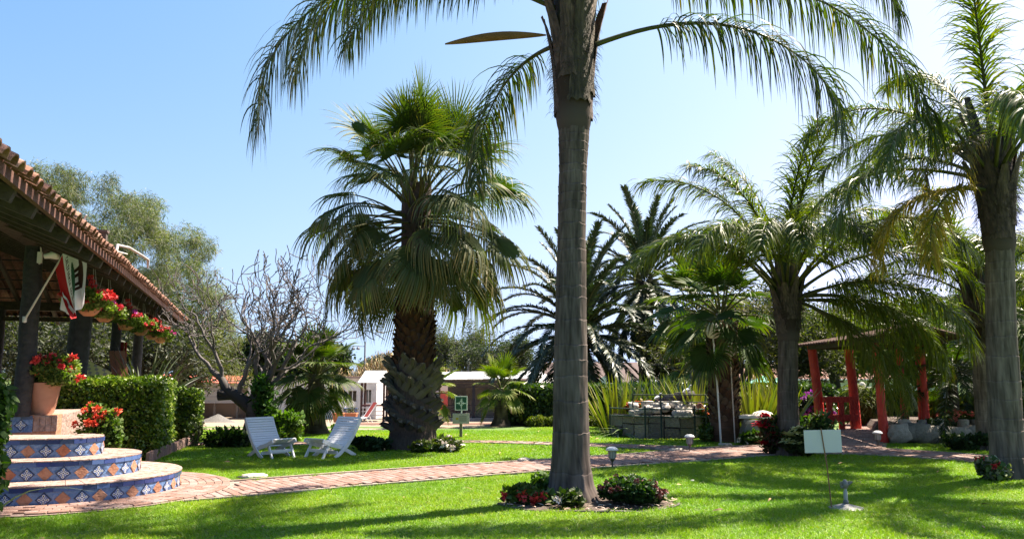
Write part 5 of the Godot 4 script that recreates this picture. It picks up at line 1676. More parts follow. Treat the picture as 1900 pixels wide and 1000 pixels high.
	m = MB.new()
	for s in [-0.28, 0.28]:
		m.tube([Vector3(-0.95, 0.03, s), Vector3(0.15, 0.36, s), Vector3(0.55, 0.95, s)], [0.018, 0.018, 0.018], 6, [C(0.7, 0.7, 0.7)])
		m.tube([Vector3(-0.35, 0.22, s), Vector3(-0.45, 0.0, s)], [0.016, 0.016], 6, [C(0.7, 0.7, 0.7)])
		m.tube([Vector3(0.2, 0.38, s), Vector3(0.4, 0.0, s)], [0.016, 0.016], 6, [C(0.7, 0.7, 0.7)])
	part(t, "frame", m, vc("metal", 0.45, 0.6))
	m = MB.new()
	m.quad(Vector3(-0.9, 0.06, 0.27), Vector3(-0.9, 0.06, -0.27), Vector3(0.15, 0.34, -0.27), Vector3(0.15, 0.34, 0.27), C(0.7, 0.66, 0.64))
	m.quad(Vector3(0.15, 0.345, 0.27), Vector3(0.15, 0.345, -0.27), Vector3(0.55, 0.94, -0.27), Vector3(0.55, 0.94, 0.27), C(0.62, 0.09, 0.06))
	part(t, "fabric", m, vc("cloth", 0.9))
	# veranda
	t = thing("veranda_building", "dark timber veranda with a pale metal roof and railings behind the meeting point sign", "building", V(-5.0, land(45), 45.0))
	m = MB.new()
	m.box(Vector3(3.2, 1.1, -3.5), Vector3(7.6, 2.2, 0.15), C(0.33, 0.3, 0.28))
	part(t, "back_wall", m, plaster)
	for k in 9:
		m = MB.new()
		m.box(Vector3(-0.4 + k * 0.85, 2.42 + k * 0.012, -1.6), Vector3(0.83, 0.03, 4.2), vary(C(0.38, 0.38, 0.39), 0.1), Basis(Vector3.RIGHT, 0.1))
		part(t, "roof_sheet", m, vc("metal", 0.45, 0.6))
	m = MB.new()
	for k in 3: m.box(Vector3(3.0, 2.1 - k * 0.13, 0.35 - k * 0.1), Vector3(7.7, 0.07, 0.08), C(0.05, 0.045, 0.05))
	part(t, "eave_board", m, darkp)
	for x in [-0.2, 1.35, 2.9, 4.4, 5.9]:
		m = MB.new()
		m.bar(Vector3(x, 0, 0.25), Vector3(x, 2.05, 0.25), 0.15, 0.15, C(0.02, 0.02, 0.03), Vector3.RIGHT)
		part(t, "post", m, darkp)
	for k in 8:
		m = MB.new()
		m.box(Vector3(0.55, 0.75 + k * 0.14, 0.2), Vector3(0.85, 0.07, 0.03), C(0.62, 0.62, 0.62))
		part(t, "slat", m, darkp)
	for sec in 4:
		m = MB.new()
		var x0 := -0.1 + sec * 1.52
		for y in [0.2, 0.55, 0.85]: m.bar(Vector3(x0, y, 0.3), Vector3(x0 + 1.35, y, 0.3), 0.04, 0.05, C(0.03, 0.025, 0.03))
		m.bar(Vector3(x0, 0.55, 0.3), Vector3(x0 + 0.67, 0.85, 0.3), 0.03, 0.03, C(0.04, 0.03, 0.03))
		m.bar(Vector3(x0 + 0.67, 0.85, 0.3), Vector3(x0 + 1.35, 0.55, 0.3), 0.03, 0.03, C(0.04, 0.03, 0.03))
		part(t, "railing", m, darkp)
	m = MB.new()
	m.box(Vector3(3.0, 0.08, -1.5), Vector3(7.6, 0.16, 4.2), C(0.4, 0.38, 0.36))
	part(t, "floor", m, plaster)
	wall_with_openings(t, "inner_wall", 6.4, 2.0, 0.1, [[1.6, 0.0, 2.4, 1.8], [3.4, 0.6, 4.6, 1.6]], plaster, C(0.3, 0.26, 0.22), X(Vector3(0, 0.16, -1.6)))
	m = MB.new()
	m.box(Vector3(1.3, 1.1, 0.1), Vector3(0.4, 1.1, 0.03), C(0.5, 0.1, 0.08))
	m.box(Vector3(1.3, 1.5, 0.12), Vector3(0.4, 0.3, 0.03), C(0.7, 0.6, 0.5))
	var bn := thing("hanging_banner", "red and cream banner hanging under the veranda roof", "banner", V(-5.0, land(45) + 0.25, 44.65))
	part(bn, "cloth", m, vc("cloth", 0.9))
	for k in 3:
		var labs := ["red plastic chair at the left end of the veranda rail", "red plastic chair left of the sign, under the veranda", "dark red chair at the right end of the veranda"]
		var at := V([-4.55, -3.9, -0.3][k], land(44), 43.6)
		if k == 0:
			first = thing("plastic_chair", labs[0], "chair", at, 0.3, "red chairs at the veranda")
			m = MB.new()
			m.box(Vector3(0, 0.43, 0), Vector3(0.45, 0.05, 0.45), C(0.45, 0.03, 0.04))
			part(first, "seat", m, vc("plastic", 0.4))
			m = MB.new()
			m.box(Vector3(-0.22, 0.68, 0), Vector3(0.05, 0.48, 0.42), C(0.45, 0.03, 0.04), Basis(Vector3.FORWARD, -0.15))
			part(first, "backrest", m, vc("plastic", 0.4))
			for q in [[-1, -1], [1, -1], [-1, 1], [1, 1]]:
				m = MB.new()
				m.bar(Vector3(q[0] * 0.19, 0.41, q[1] * 0.19), Vector3(q[0] * 0.23, 0, q[1] * 0.22), 0.04, 0.04, C(0.4, 0.03, 0.04), Vector3.RIGHT)
				part(first, "leg", m, vc("plastic", 0.4))
		else:
			copy(first, labs[k], at, 0.3 + k * 1.3)
	# dark tiled roof behind the date palm
	t = thing("dark_roofed_house", "house with a broad dark tiled roof behind the date palms", "building", V(1.4, land(50), 50.0))
	m = MB.new()
	m.box(Vector3(4, 1.0, -2), Vector3(9, 2.0, 4), C(0.16, 0.1, 0.08))
	part(t, "wall", m, darkp)
	m = MB.new()
	m.hexa([Vector3(-1.2, 2.0, 0.6), Vector3(9.2, 2.0, 0.6), Vector3(9.2, 2.0, -4.6), Vector3(-1.2, 2.0, -4.6), Vector3(0.6, 3.3, -1.9), Vector3(7.6, 3.3, -1.9), Vector3(7.6, 3.3, -2.1), Vector3(0.6, 3.3, -2.1)], C(0.075, 0.045, 0.04))
	part(t, "roof", m, darkp)
	# white house with a clay tile roof on the right
	t = thing("white_house", "long low white house with a clay tile roof behind the pergola", "building", V(13.2, land(46), 46.0))
	wall_with_openings(t, "wall", 12.0, 2.2, 0.2, [[1.3, 0.8, 2.6, 1.5], [4.2, 0.0, 5.2, 1.9], [6.6, 0.8, 7.9, 1.5]], plaster, WHITE)
	m = MB.new()
	m.box(Vector3(6, 1.1, -4.0), Vector3(12, 2.2, 0.2), C(0.6, 0.6, 0.6))
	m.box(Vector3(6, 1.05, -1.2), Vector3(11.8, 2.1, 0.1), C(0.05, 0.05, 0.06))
	part(t, "back_wall", m, darkp)
	for k in 52:
		m = MB.new()
		run_tiles(m, Vector3(-0.3 + k * 0.24, 2.2, 0.5), Vector3(0, 0.36, -1), 2.6, Vector3(1, 0, 0), 0.24)
		part(t, "roof_tile", m, stone("roof_clay", [], 1.0))
	m = MB.new()
	for k in 14: m.box(Vector3(0.2 + k * 0.85, 2.12, 0.15), Vector3(0.1, 0.12, 0.7), C(0.1, 0.055, 0.04))
	part(t, "rafter_ends", m, darkp)
	# light poles on the skyline
	for s in [["thin grey lamp pole with two lamp heads above the reeds", -10.7, 59.0, 4.9, true], ["thin grey pole right of the feathery skyline tree", -3.15, 59.0, 3.9, false]]:
		t = thing("light_pole", s[0], "pole", V(s[1], land(s[2]), s[2]), 0.0)
		m = MB.new()
		m.tube([Vector3.ZERO, Vector3(0, s[3], 0)], [0.09, 0.06], 8, [C(0.28, 0.28, 0.3)])
		part(t, "pole", m, vc("metal", 0.45, 0.6))
		if s[4]:
			m = MB.new()
			m.tube([Vector3(0, s[3] - 0.35, 0), Vector3(-0.9, s[3] - 0.3, 0)], [0.03, 0.03], 6, [C(0.28, 0.28, 0.3)])
			part(t, "arm", m, vc("metal", 0.45, 0.6))
			for q in [-0.5, -0.85]:
				m = MB.new()
				m.lathe([Vector2(0.0, -0.28), Vector2(0.12, -0.26), Vector2(0.15, -0.16), Vector2(0.05, -0.05), Vector2(0.0, 0.0)], 10, [C(0.3, 0.3, 0.32)])
				part(t, "lamp_head", m, vc("metal", 0.45, 0.6), X(Vector3(q, s[3] - 0.32, 0)))
	# parasols on the terrace at the back
	for s in [["white parasol seen above the pond plants, the left one", 7.2, 43.0, C(0.5, 0.55, 0.66)], ["white parasol seen above the pond plants, the right one", 8.9, 43.5, C(0.75, 0.74, 0.68)], ["dark green parasol under the broad date palm", 4.9, 42.0, C(0.012, 0.05, 0.045)], ["pale green parasol between the dry trees", 13.0, 42.0, C(0.16, 0.42, 0.33)], ["dark green parasol left of the white house wall", 14.1, 42.5, C(0.03, 0.13, 0.09)], ["white parasol beside the dark hedge, left of the tall ringed stem", 1.6, 40.0, C(0.75, 0.74, 0.7)]]:
		t = thing("parasol", s[0], "parasol", V(s[1], land(s[2]), s[2]), rr(0, 1), "parasols on the back terrace")
		m = MB.new()
		for k in 8:
			var a0 := TAU * k / 8
			var a1 := TAU * (k + 1) / 8
			var tp := Vector3(0, 2.45, 0)
			var e0 := Vector3(cos(a0) * 1.25, 1.9, sin(a0) * 1.25)
			var e1 := Vector3(cos(a1) * 1.25, 1.9, sin(a1) * 1.25)
			m.tri(tp, e1, e0, s[3])
			m.quad(e0, e1, e1 + Vector3.DOWN * 0.12, e0 + Vector3.DOWN * 0.12, s[3])
		part(t, "canopy", m, vc("cloth", 0.9))
		m = MB.new()
		m.tube([Vector3.ZERO, Vector3(0, 2.4, 0)], [0.03, 0.03], 6, [C(0.3, 0.28, 0.25)])
		m.lathe([Vector2(0, 0), Vector2(0.25, 0), Vector2(0.25, 0.08), Vector2(0, 0.1)], 10, [C(0.3, 0.3, 0.3)])
		part(t, "pole", m, darkp)

func hedge(label: String, at: Vector3, size: Vector3, turn: float, cols: Array, per := 420.0, s0 := 0.55, s1 := 0.95) -> void:
	var t := thing("clipped_hedge", label, "hedge", at, turn)
	var m := MB.new()
	m.box(Vector3(0, size.y * 0.5 - 0.06, 0), size - Vector3(0.22, 0.12, 0.22), C(0.03, 0.035, 0.018))
	part(t, "branches", m, vc("bark", 0.9))
	var h := hedge_leaves(size, per, cols, s0, s1)
	many(t, "foliage", MT["hedge_leaf"], vc("hedge_leaf_mat", 0.36, 0.5, C(0.7, 0.8, 0.2)), h[0], h[1])

func rock(sd: int, r: Vector3, col: Color) -> ArrayMesh:
	var nz := FastNoiseLite.new()
	nz.seed = sd
	nz.frequency = 0.9
	var m := MB.new()
	var rows := []
	for a in 10:
		var row := []
		for b in 14:
			var th := PI * a / 9.0
			var ph := TAU * b / 14
			var o := Vector3(sin(th) * cos(ph), cos(th), sin(th) * sin(ph))
			var q := o * (1.0 + 0.6 * nz.get_noise_3dv(o * 1.4 + Vector3.ONE * sd) + 0.4 * nz.get_noise_3dv(o * 3.0 + Vector3.ONE * sd) + 0.15 * nz.get_noise_3dv(o * 7.0))
			row.append(m.p(q.clamp(Vector3.ONE * -0.78, Vector3.ONE * 0.78) * r, o, Color(col.r, col.g, col.b) * (1.0 + 0.35 * nz.get_noise_3dv(o * 4.0))))
		rows.append(row)
	for a in 9:
		for b in 14:
			var w := (b + 1) % 14
			m.t(rows[a][b], rows[a + 1][b], rows[a + 1][w]); m.t(rows[a][b], rows[a + 1][w], rows[a][w])
	return m.mesh()

func rocks() -> StandardMaterial3D: return stone("rock", [C(0.6, 0.58, 0.55), C(0.9, 0.88, 0.86), C(1.15, 1.12, 1.1)], 1.3, 0.9, 0.8, 0.03, true)

func build_garden() -> void:
	R.seed = 70
	MT["hedge_leaf"] = sprig(850, 8, 0.12, 0.075, 0.045, 0.2, 0.2)
	var gl: Mesh = MT["gleaf"]
	var heads: Dictionary = MT["heads"]
	# clipped hedges along the porch
	var hc := [C(0.13, 0.22, 0.022), C(0.21, 0.32, 0.03), C(0.28, 0.37, 0.045), C(0.08, 0.15, 0.02)]
	hedge("big square clipped hedge beside the porch steps", V(-7.65, 0, 15.95), Vector3(1.7, 1.38, 2.9), PORCH_TURN, hc)
	hedge("smaller clipped hedge at the far end of the porch bed", V(-7.95, 0, 18.95), Vector3(1.3, 1.12, 1.7), PORCH_TURN, hc)
	for k in 26:   # timber edging
		var f := k / 25.0
		var a := V(-6.28, 0, 14.25).lerp(V(-7.15, 0, 18.6), f)
		var m := MB.new()
		m.box(Vector3(0, 0.09, 0), Vector3(0.05, 0.2 * rr(0.85, 1.1), 0.16), vary(C(0.3, 0.19, 0.16), 0.2))
		if k == 0: MT["edge"] = thing("timber_edging", "row of short weathered timber stakes along the foot of the clipped hedge", "edging", Vector3.ZERO)
		part(MT["edge"], "stake", m, vc("bark", 0.9), X(a, 0.2))
	bush("dark_shrub", "dark leafy shrub cut off by the left edge beside the steps", V(-5.38, 0, 8.2), Vector3(0.36, 0.95, 0.36), {"mesh": MT["hedge_leaf"], "each": 120, "lobes": 16, "cols": [C(0.04, 0.09, 0.02), C(0.08, 0.15, 0.03)], "seed": 5, "s0": 0.8, "s1": 1.3})
	R.seed = 8
	var gb := [sword(1, 0.03, C(0.1, 0.16, 0.05), C(0.25, 0.28, 0.12), 1.4), sword(2, 0.025, C(0.12, 0.18, 0.06), C(0.3, 0.32, 0.16), 1.6)]
	blade_clump("spider_plant", "arching striped grass leaves hanging over the top step at the left edge", "plant", V(-5.3, 0, 8.25), 16, 0.8, 1.05, 0.55, gb, "", 0.06)
	var sw := [sword(3, 0.075, C(0.03, 0.055, 0.025), C(0.075, 0.105, 0.05), 0.3), sword(4, 0.065, C(0.04, 0.07, 0.03), C(0.1, 0.13, 0.06), 0.6), sword(5, 0.07, C(0.05, 0.08, 0.03), C(0.12, 0.14, 0.06), 0.15)]
	R.seed = 9
	var yc := blade_clump("yucca", "spiky dark green yucca at the end of the porch above the clipped hedge", "plant", V(-8.75, 0.9, 19.4), 70, 1.1, 1.7, 0.95, sw)
	yc.position.y = 0.75
	# furniture glimpsed on the porch
	var t := thing("wooden_chair", "leaning wooden plank chair back seen on the porch above the hedge", "chair", V(-9.2, 0.92, 19.1), 0.5)
	var m := MB.new()
	for k in 3: m.box(Vector3((k - 1) * 0.12, 0.6, 0), Vector3(0.11, 1.15, 0.03), vary(C(0.22, 0.09, 0.045), 0.15), Basis(Vector3.FORWARD, -0.16) * Basis(Vector3.RIGHT, -0.2))
	part(t, "backrest", m, vc("painted_wood", 0.5))
	m = MB.new()
	m.box(Vector3(0, 0.42, 0.3), Vector3(0.5, 0.04, 0.5), C(0.2, 0.085, 0.04))
	part(t, "seat", m, vc("painted_wood", 0.5))
	for q in [[-0.2, 0.1], [0.2, 0.1], [-0.2, 0.5], [0.2, 0.5]]:
		m = MB.new()
		m.bar(Vector3(q[0], 0, q[1]), Vector3(q[0], 0.4, q[1]), 0.05, 0.05, C(0.15, 0.06, 0.03), Vector3.RIGHT)
		part(t, "leg", m, vc("painted_wood", 0.5))
	t = thing("cushion", "pale yellow patterned cushion propped on the porch behind the thick post", "cushion", V(-9.05, 1.35, 17.6), 0.3)
	m = MB.new()
	var rows := []
	for a in 9:
		for b in 9:
			var u := a / 4.0 - 1.0
			var w := b / 4.0 - 1.0
			var pz := 0.09 * (1.0 - u * u) * (1.0 - w * w)
			rows.append([Vector3(u * 0.26, w * 0.26, pz), C(0.62, 0.58, 0.2) if (a + b) % 3 else C(0.3, 0.27, 0.2)])
	for s in [1.0, -1.0]:
		for a in 8:
			for b in 8:
				var q := [rows[a * 9 + b], rows[a * 9 + b + 1], rows[a * 9 + b + 10], rows[a * 9 + b + 9]]
				var p := []
				for z in q: p.append(Vector3(z[0].x, z[0].y, z[0].z * s))
				if s > 0: m.quad(p[0], p[1], p[2], p[3], q[0][1])
				else: m.quad(p[3], p[2], p[1], p[0], q[0][1])
	part(t, "cover", m, vc("cloth", 0.9), Transform3D(Basis(Vector3.BACK, -0.5) * Basis(Vector3.RIGHT, -0.25), Vector3(0, 0.12, 0)))
	t = thing("porch_table", "low dark table on the porch carrying the pale cushion", "table", V(-9.05, 0.92, 17.6))
	m = MB.new()
	m.box(Vector3(0, 0.38, 0), Vector3(1.3, 0.05, 0.7), C(0.1, 0.03, 0.025))
	part(t, "top", m, vc("painted_wood", 0.5))
	for q in [[-0.55, -0.28], [0.55, -0.28], [-0.55, 0.28], [0.55, 0.28]]:
		m = MB.new()
		m.bar(Vector3(q[0], 0, q[1]), Vector3(q[0], 0.36, q[1]), 0.06, 0.06, C(0.08, 0.025, 0.02), Vector3.RIGHT)
		part(t, "leg", m, vc("painted_wood", 0.5))
	t = thing("red_cloth", "dark red cloth hanging between two porch posts", "cloth", V(-9.5, 1.3, 19.6))
	m = MB.new()
	for k in 6: m.box(Vector3(-0.15 + k * 0.06, 0.5, 0.02 * sin(k * 2.0)), Vector3(0.06, 1.0, 0.02), vary(C(0.26, 0.02, 0.025), 0.2), Basis(Vector3.UP, 0.5 * cos(k * 2.0)))
	m.tube([Vector3(-0.2, 1.0, 0), Vector3(0.2, 1.0, 0), Vector3(0.25, 2.1, 0)], [0.01, 0.01, 0.01], 4, [C(0.05, 0.05, 0.05)])
	part(t, "cloth", m, vc("cloth", 0.9))
	lounge_chairs()
	# shrubs by the loungers
	bush("leafy_shrub", "bright green broad leaved shrub behind the left lounger", V(-5.1, 0, 18.6), Vector3(0.42, 0.36, 0.36), {"mesh": MT["broad_leaf_mesh"], "each": 26, "lobes": 10, "cols": [C(0.1, 0.2, 0.025), C(0.17, 0.29, 0.04)], "seed": 12, "s0": 0.45, "s1": 0.75})
	bush("low_plants", "dark low plants round the foot of the bare tree", V(-5.95, 0, 17.4), Vector3(0.55, 0.16, 0.3), {"mesh": MT["broad_leaf_mesh"], "each": 20, "lobes": 12, "cols": [C(0.025, 0.05, 0.015), C(0.05, 0.1, 0.02)], "seed": 13, "s0": 0.4, "s1": 0.7})
	bush("straggly_shrub", "straggly sparse shrub left of the bare tree", V(-6.75, 0, 17.5), Vector3(0.3, 0.4, 0.25), {"mesh": MT["broad_leaf_mesh"], "each": 3, "lobes": 7, "stems": 14, "cols": [C(0.05, 0.07, 0.03), C(0.09, 0.13, 0.04)], "seed": 14, "s0": 0.3, "s1": 0.55})
	bush("leafy_shrub", "small bush between the squat fan palm and the right lounger", V(-4.3, 0, 20.6), Vector3(0.28, 0.16, 0.2), {"mesh": gl, "each": 30, "lobes": 8, "cols": [C(0.06, 0.11, 0.03), C(0.09, 0.13, 0.04)], "seed": 15})
	bush("leafy_shrub", "dark shrub under the right lounger at the foot of the shaggy palm", V(-2.85, 0, 16.55), Vector3(0.4, 0.12, 0.25), {"mesh": gl, "each": 40, "lobes": 9, "cols": [C(0.025, 0.055, 0.02), C(0.04, 0.08, 0.025)], "seed": 16})
	var white := [bloom_star(30, 0.06, C(0.75, 0.72, 0.68), C(0.6, 0.5, 0.2)), flower_head(31, 0.055, C(0.75, 0.66, 0.62))]
	bush("rose_bush", "low bush of cream white roses right of the shaggy palm", V(-1.35, 0, 16.35), Vector3(0.3, 0.14, 0.22), {"mesh": gl, "each": 26, "lobes": 9, "cols": [C(0.07, 0.11, 0.03), C(0.12, 0.14, 0.05)], "flowers": 16, "heads": white, "category": "flowers", "seed": 17})
	bush("rose_bush", "small rose bush with few flowers directly in front of the shaggy palm", V(-1.75, 0, 16.2), Vector3(0.25, 0.09, 0.15), {"mesh": gl, "each": 22, "lobes": 7, "cols": [C(0.06, 0.1, 0.03), C(0.12, 0.14, 0.05)], "flowers": 4, "heads": white, "category": "flowers", "seed": 18})
	# the round bed at the middle palm
	m = MB.new()
	for k in 40:
		var a0 := TAU * k / 40
		var a1 := TAU * (k + 1) / 40
		m.tri(Vector3(0, 0.035, 0), Vector3(cos(a0) * 1.06, 0.008, sin(a0) * 0.6), Vector3(cos(a1) * 1.06, 0.008, sin(a1) * 0.6), WHITE)
	var bed := setting("bed_soil", m, stone("soil", [C(0.04, 0.027, 0.019), C(0.08, 0.057, 0.042), C(0.15, 0.11, 0.085)], 1.4, 0.95, 1.0, 0.06))
	bed.position = V(0.9, 0, 9.78)
	var xs := []
	var cs := []
	R.seed = 19
	for k in 420:   # bark chips and dead leaves
		var an := rr(0, TAU)
		var f := sqrt(R.randf())
		xs.append(Transform3D(Basis.from_euler(Vector3(rr(-0.3, 0.3), rr(0, TAU), rr(-0.3, 0.3))) * Basis.from_scale(Vector3.ONE * rr(0.5, 1.3)), V(0.9 + cos(an) * 1.1 * f, 0.045, 9.78 + sin(an) * 0.66 * f)))
		cs.append(vary([C(0.3, 0.22, 0.17), C(0.18, 0.12, 0.08), C(0.4, 0.33, 0.27)][k % 3], 0.3))
	var chip := MB.new()
	chip.leaf(Vector3(-0.04, 0, 0), Vector3(1, 0.15, 0).normalized(), Vector3(0, 0, 1), 0.08, 0.022, 0.5, 3, WHITE, WHITE)
	tag(many(self, "bark_litter", chip.mesh(), vc("litter", 0.9), xs, cs), "dry leaf and bark litter on the soil of the round bed", "litter")
	t = thing("bed_edging", "thin dark edging ring round the flower bed of the middle palm", "edging", V(0.9, 0, 9.78))
	m = MB.new()
	var ring := []
	var rads := []
	for k in 41:
		var an := TAU * k / 40
		ring.append(Vector3(cos(an) * 1.06, 0.008 + 0.01 * sin(an * 5), sin(an) * 0.6))
		rads.append(0.013 + 0.006 * sin(k * 1.7))
	m.tube(ring, rads, 6, [C(0.05, 0.042, 0.036)], false)
	part(t, "ring", m, vc("rubber", 0.7))
	bush("red_geranium", "red geranium with two flower heads at the left of the round bed", V(0.1, 0, 9.72), Vector3(0.13, 0.08, 0.1), {"mesh": gl, "each": 16, "lobes": 5, "cols": [C(0.08, 0.14, 0.03), C(0.14, 0.19, 0.05)], "flowers": 5, "fs": 0.85, "heads": heads["red"], "category": "flowers", "seed": 20})
	bush("red_geranium", "red geranium close to the left foot of the middle palm", V(0.32, 0, 9.66), Vector3(0.09, 0.07, 0.08), {"mesh": gl, "each": 10, "lobes": 4, "cols": [C(0.08, 0.14, 0.03), C(0.14, 0.19, 0.05)], "flowers": 4, "fs": 0.85, "heads": heads["red"], "category": "flowers", "seed": 21})
	bush("white_flower_plant", "leggy plant with white flowers in front of the middle palm", V(0.62, 0, 9.46), Vector3(0.2, 0.1, 0.12), {"mesh": gl, "each": 16, "lobes": 8, "cols": [C(0.04, 0.07, 0.02), C(0.09, 0.12, 0.04)], "flowers": 4, "fs": 0.6, "heads": white, "category": "flowers", "seed": 22, "s0": 0.5, "s1": 0.8})
	bush("white_flower_plant", "green sprouting plant behind the left foot of the middle palm", V(0.36, 0, 10.1), Vector3(0.1, 0.15, 0.1), {"mesh": gl, "each": 16, "lobes": 6, "cols": [C(0.08, 0.15, 0.03), C(0.12, 0.2, 0.04)], "flowers": 1, "heads": white, "category": "flowers", "seed": 23})
	var dk := [flower_head(40, 0.05, C(0.07, 0.012, 0.014)), flower_head(41, 0.05, C(0.13, 0.02, 0.016))]
	bush("dark_geranium", "rounded bush with dark red leaves and flowers right of the middle palm", V(1.38, 0, 9.65), Vector3(0.44, 0.17, 0.3), {"mesh": gl, "each": 100, "lobes": 14, "cols": [C(0.025, 0.06, 0.02), C(0.05, 0.1, 0.03), C(0.035, 0.07, 0.02)], "flowers": 40, "fs": 0.6, "heads": dk, "seed": 24, "s0": 0.45, "s1": 0.75})
	build_pond(gl, heads)
	build_pergola(gl, heads)

func lounge_chairs() -> void:
	var paint := vc("white_paint", 0.45)
	var t := thing("lounger_chair", "left one of the two white slatted lounge chairs, facing right", "lounge chair", V(-4.1, 0, 15.45), 0.7, "white slatted lounge chairs")
	# faces +x; z is its width
	var w := 0.62
	var col := C(0.62, 0.63, 0.66)
	var curve := [Vector3(-0.52, 0.78, 0), Vector3(-0.42, 0.6, 0), Vector3(-0.3, 0.42, 0), Vector3(-0.14, 0.24, 0), Vector3(0.06, 0.09, 0), Vector3(0.22, 0.0, 0)]
	var seat := [Vector3(0.52, 0.36, 0), Vector3(0.3, 0.27, 0), Vector3(0.0, 0.2, 0), Vector3(-0.22, 0.1, 0), Vector3(-0.42, 0.0, 0)]
	for s in [-0.5, 0.5]:
		for c in [[curve, 0.5, "back_rail"], [seat, 0.43, "seat_rail"]]:
			var m := MB.new()
			for k in c[0].size() - 1: m.bar(c[0][k] + Vector3(0, 0, s * w * c[1] * 2.0), c[0][k + 1] + Vector3(0, 0, s * w * c[1] * 2.0), 0.024, 0.075, col)
			part(t, c[2], m, paint)
		var m := MB.new()
		m.bar(Vector3(0.34, 0.27, s * 0.5), Vector3(0.5, 0.0, s * 0.5), 0.03, 0.05, col, Vector3.RIGHT)
		part(t, "leg", m, paint)
	var slats := func(pts: Array, f0: float, f1: float, n: int, width: float) -> void:
		var cv := Curve3D.new()
		for q in pts: cv.add_point(q)
		var l := cv.get_baked_length()
		for k in n:
			var a := lerpf(f0, f1, (k + 0.5) / n) * l
			var p := cv.sample_baked(a)
			var d := (cv.sample_baked(a + 0.02) - p).normalized()
			var up := Vector3(-d.y, d.x, 0)
			if up.y < 0: up = -up
			var m := MB.new()
			m.box(Vector3.ZERO, Vector3((f1 - f0) * l / n - 0.012, 0.018, width), col)
			part(t, "slat", m, paint, Transform3D(Basis(d, up, d.cross(up)), p + up * 0.04))
	slats.call(curve, 0.0, 0.7, 13, w)
	slats.call(seat, 0.0, 0.5, 8, w * 0.84)
	for q in [[0.12, 0.1], [0.4, 0.15]]:
		var m := MB.new()
		m.bar(Vector3(q[0], q[1], -w * 0.45), Vector3(q[0], q[1], w * 0.45), 0.03, 0.06, col)
		part(t, "stretcher", m, paint)
	t.rotation.y = -0.75
	for c in t.get_children(): c.transform = Transform3D(Basis.from_scale(Vector3.ONE * 0.9), Vector3.ZERO) * c.transform
	t.position = V(-4.5, 0, 15.35)
	copy(t, "right one of the two white slatted lounge chairs, facing left beside the shaggy palm", V(-3.38, 0, 15.45), PI + 1.0)

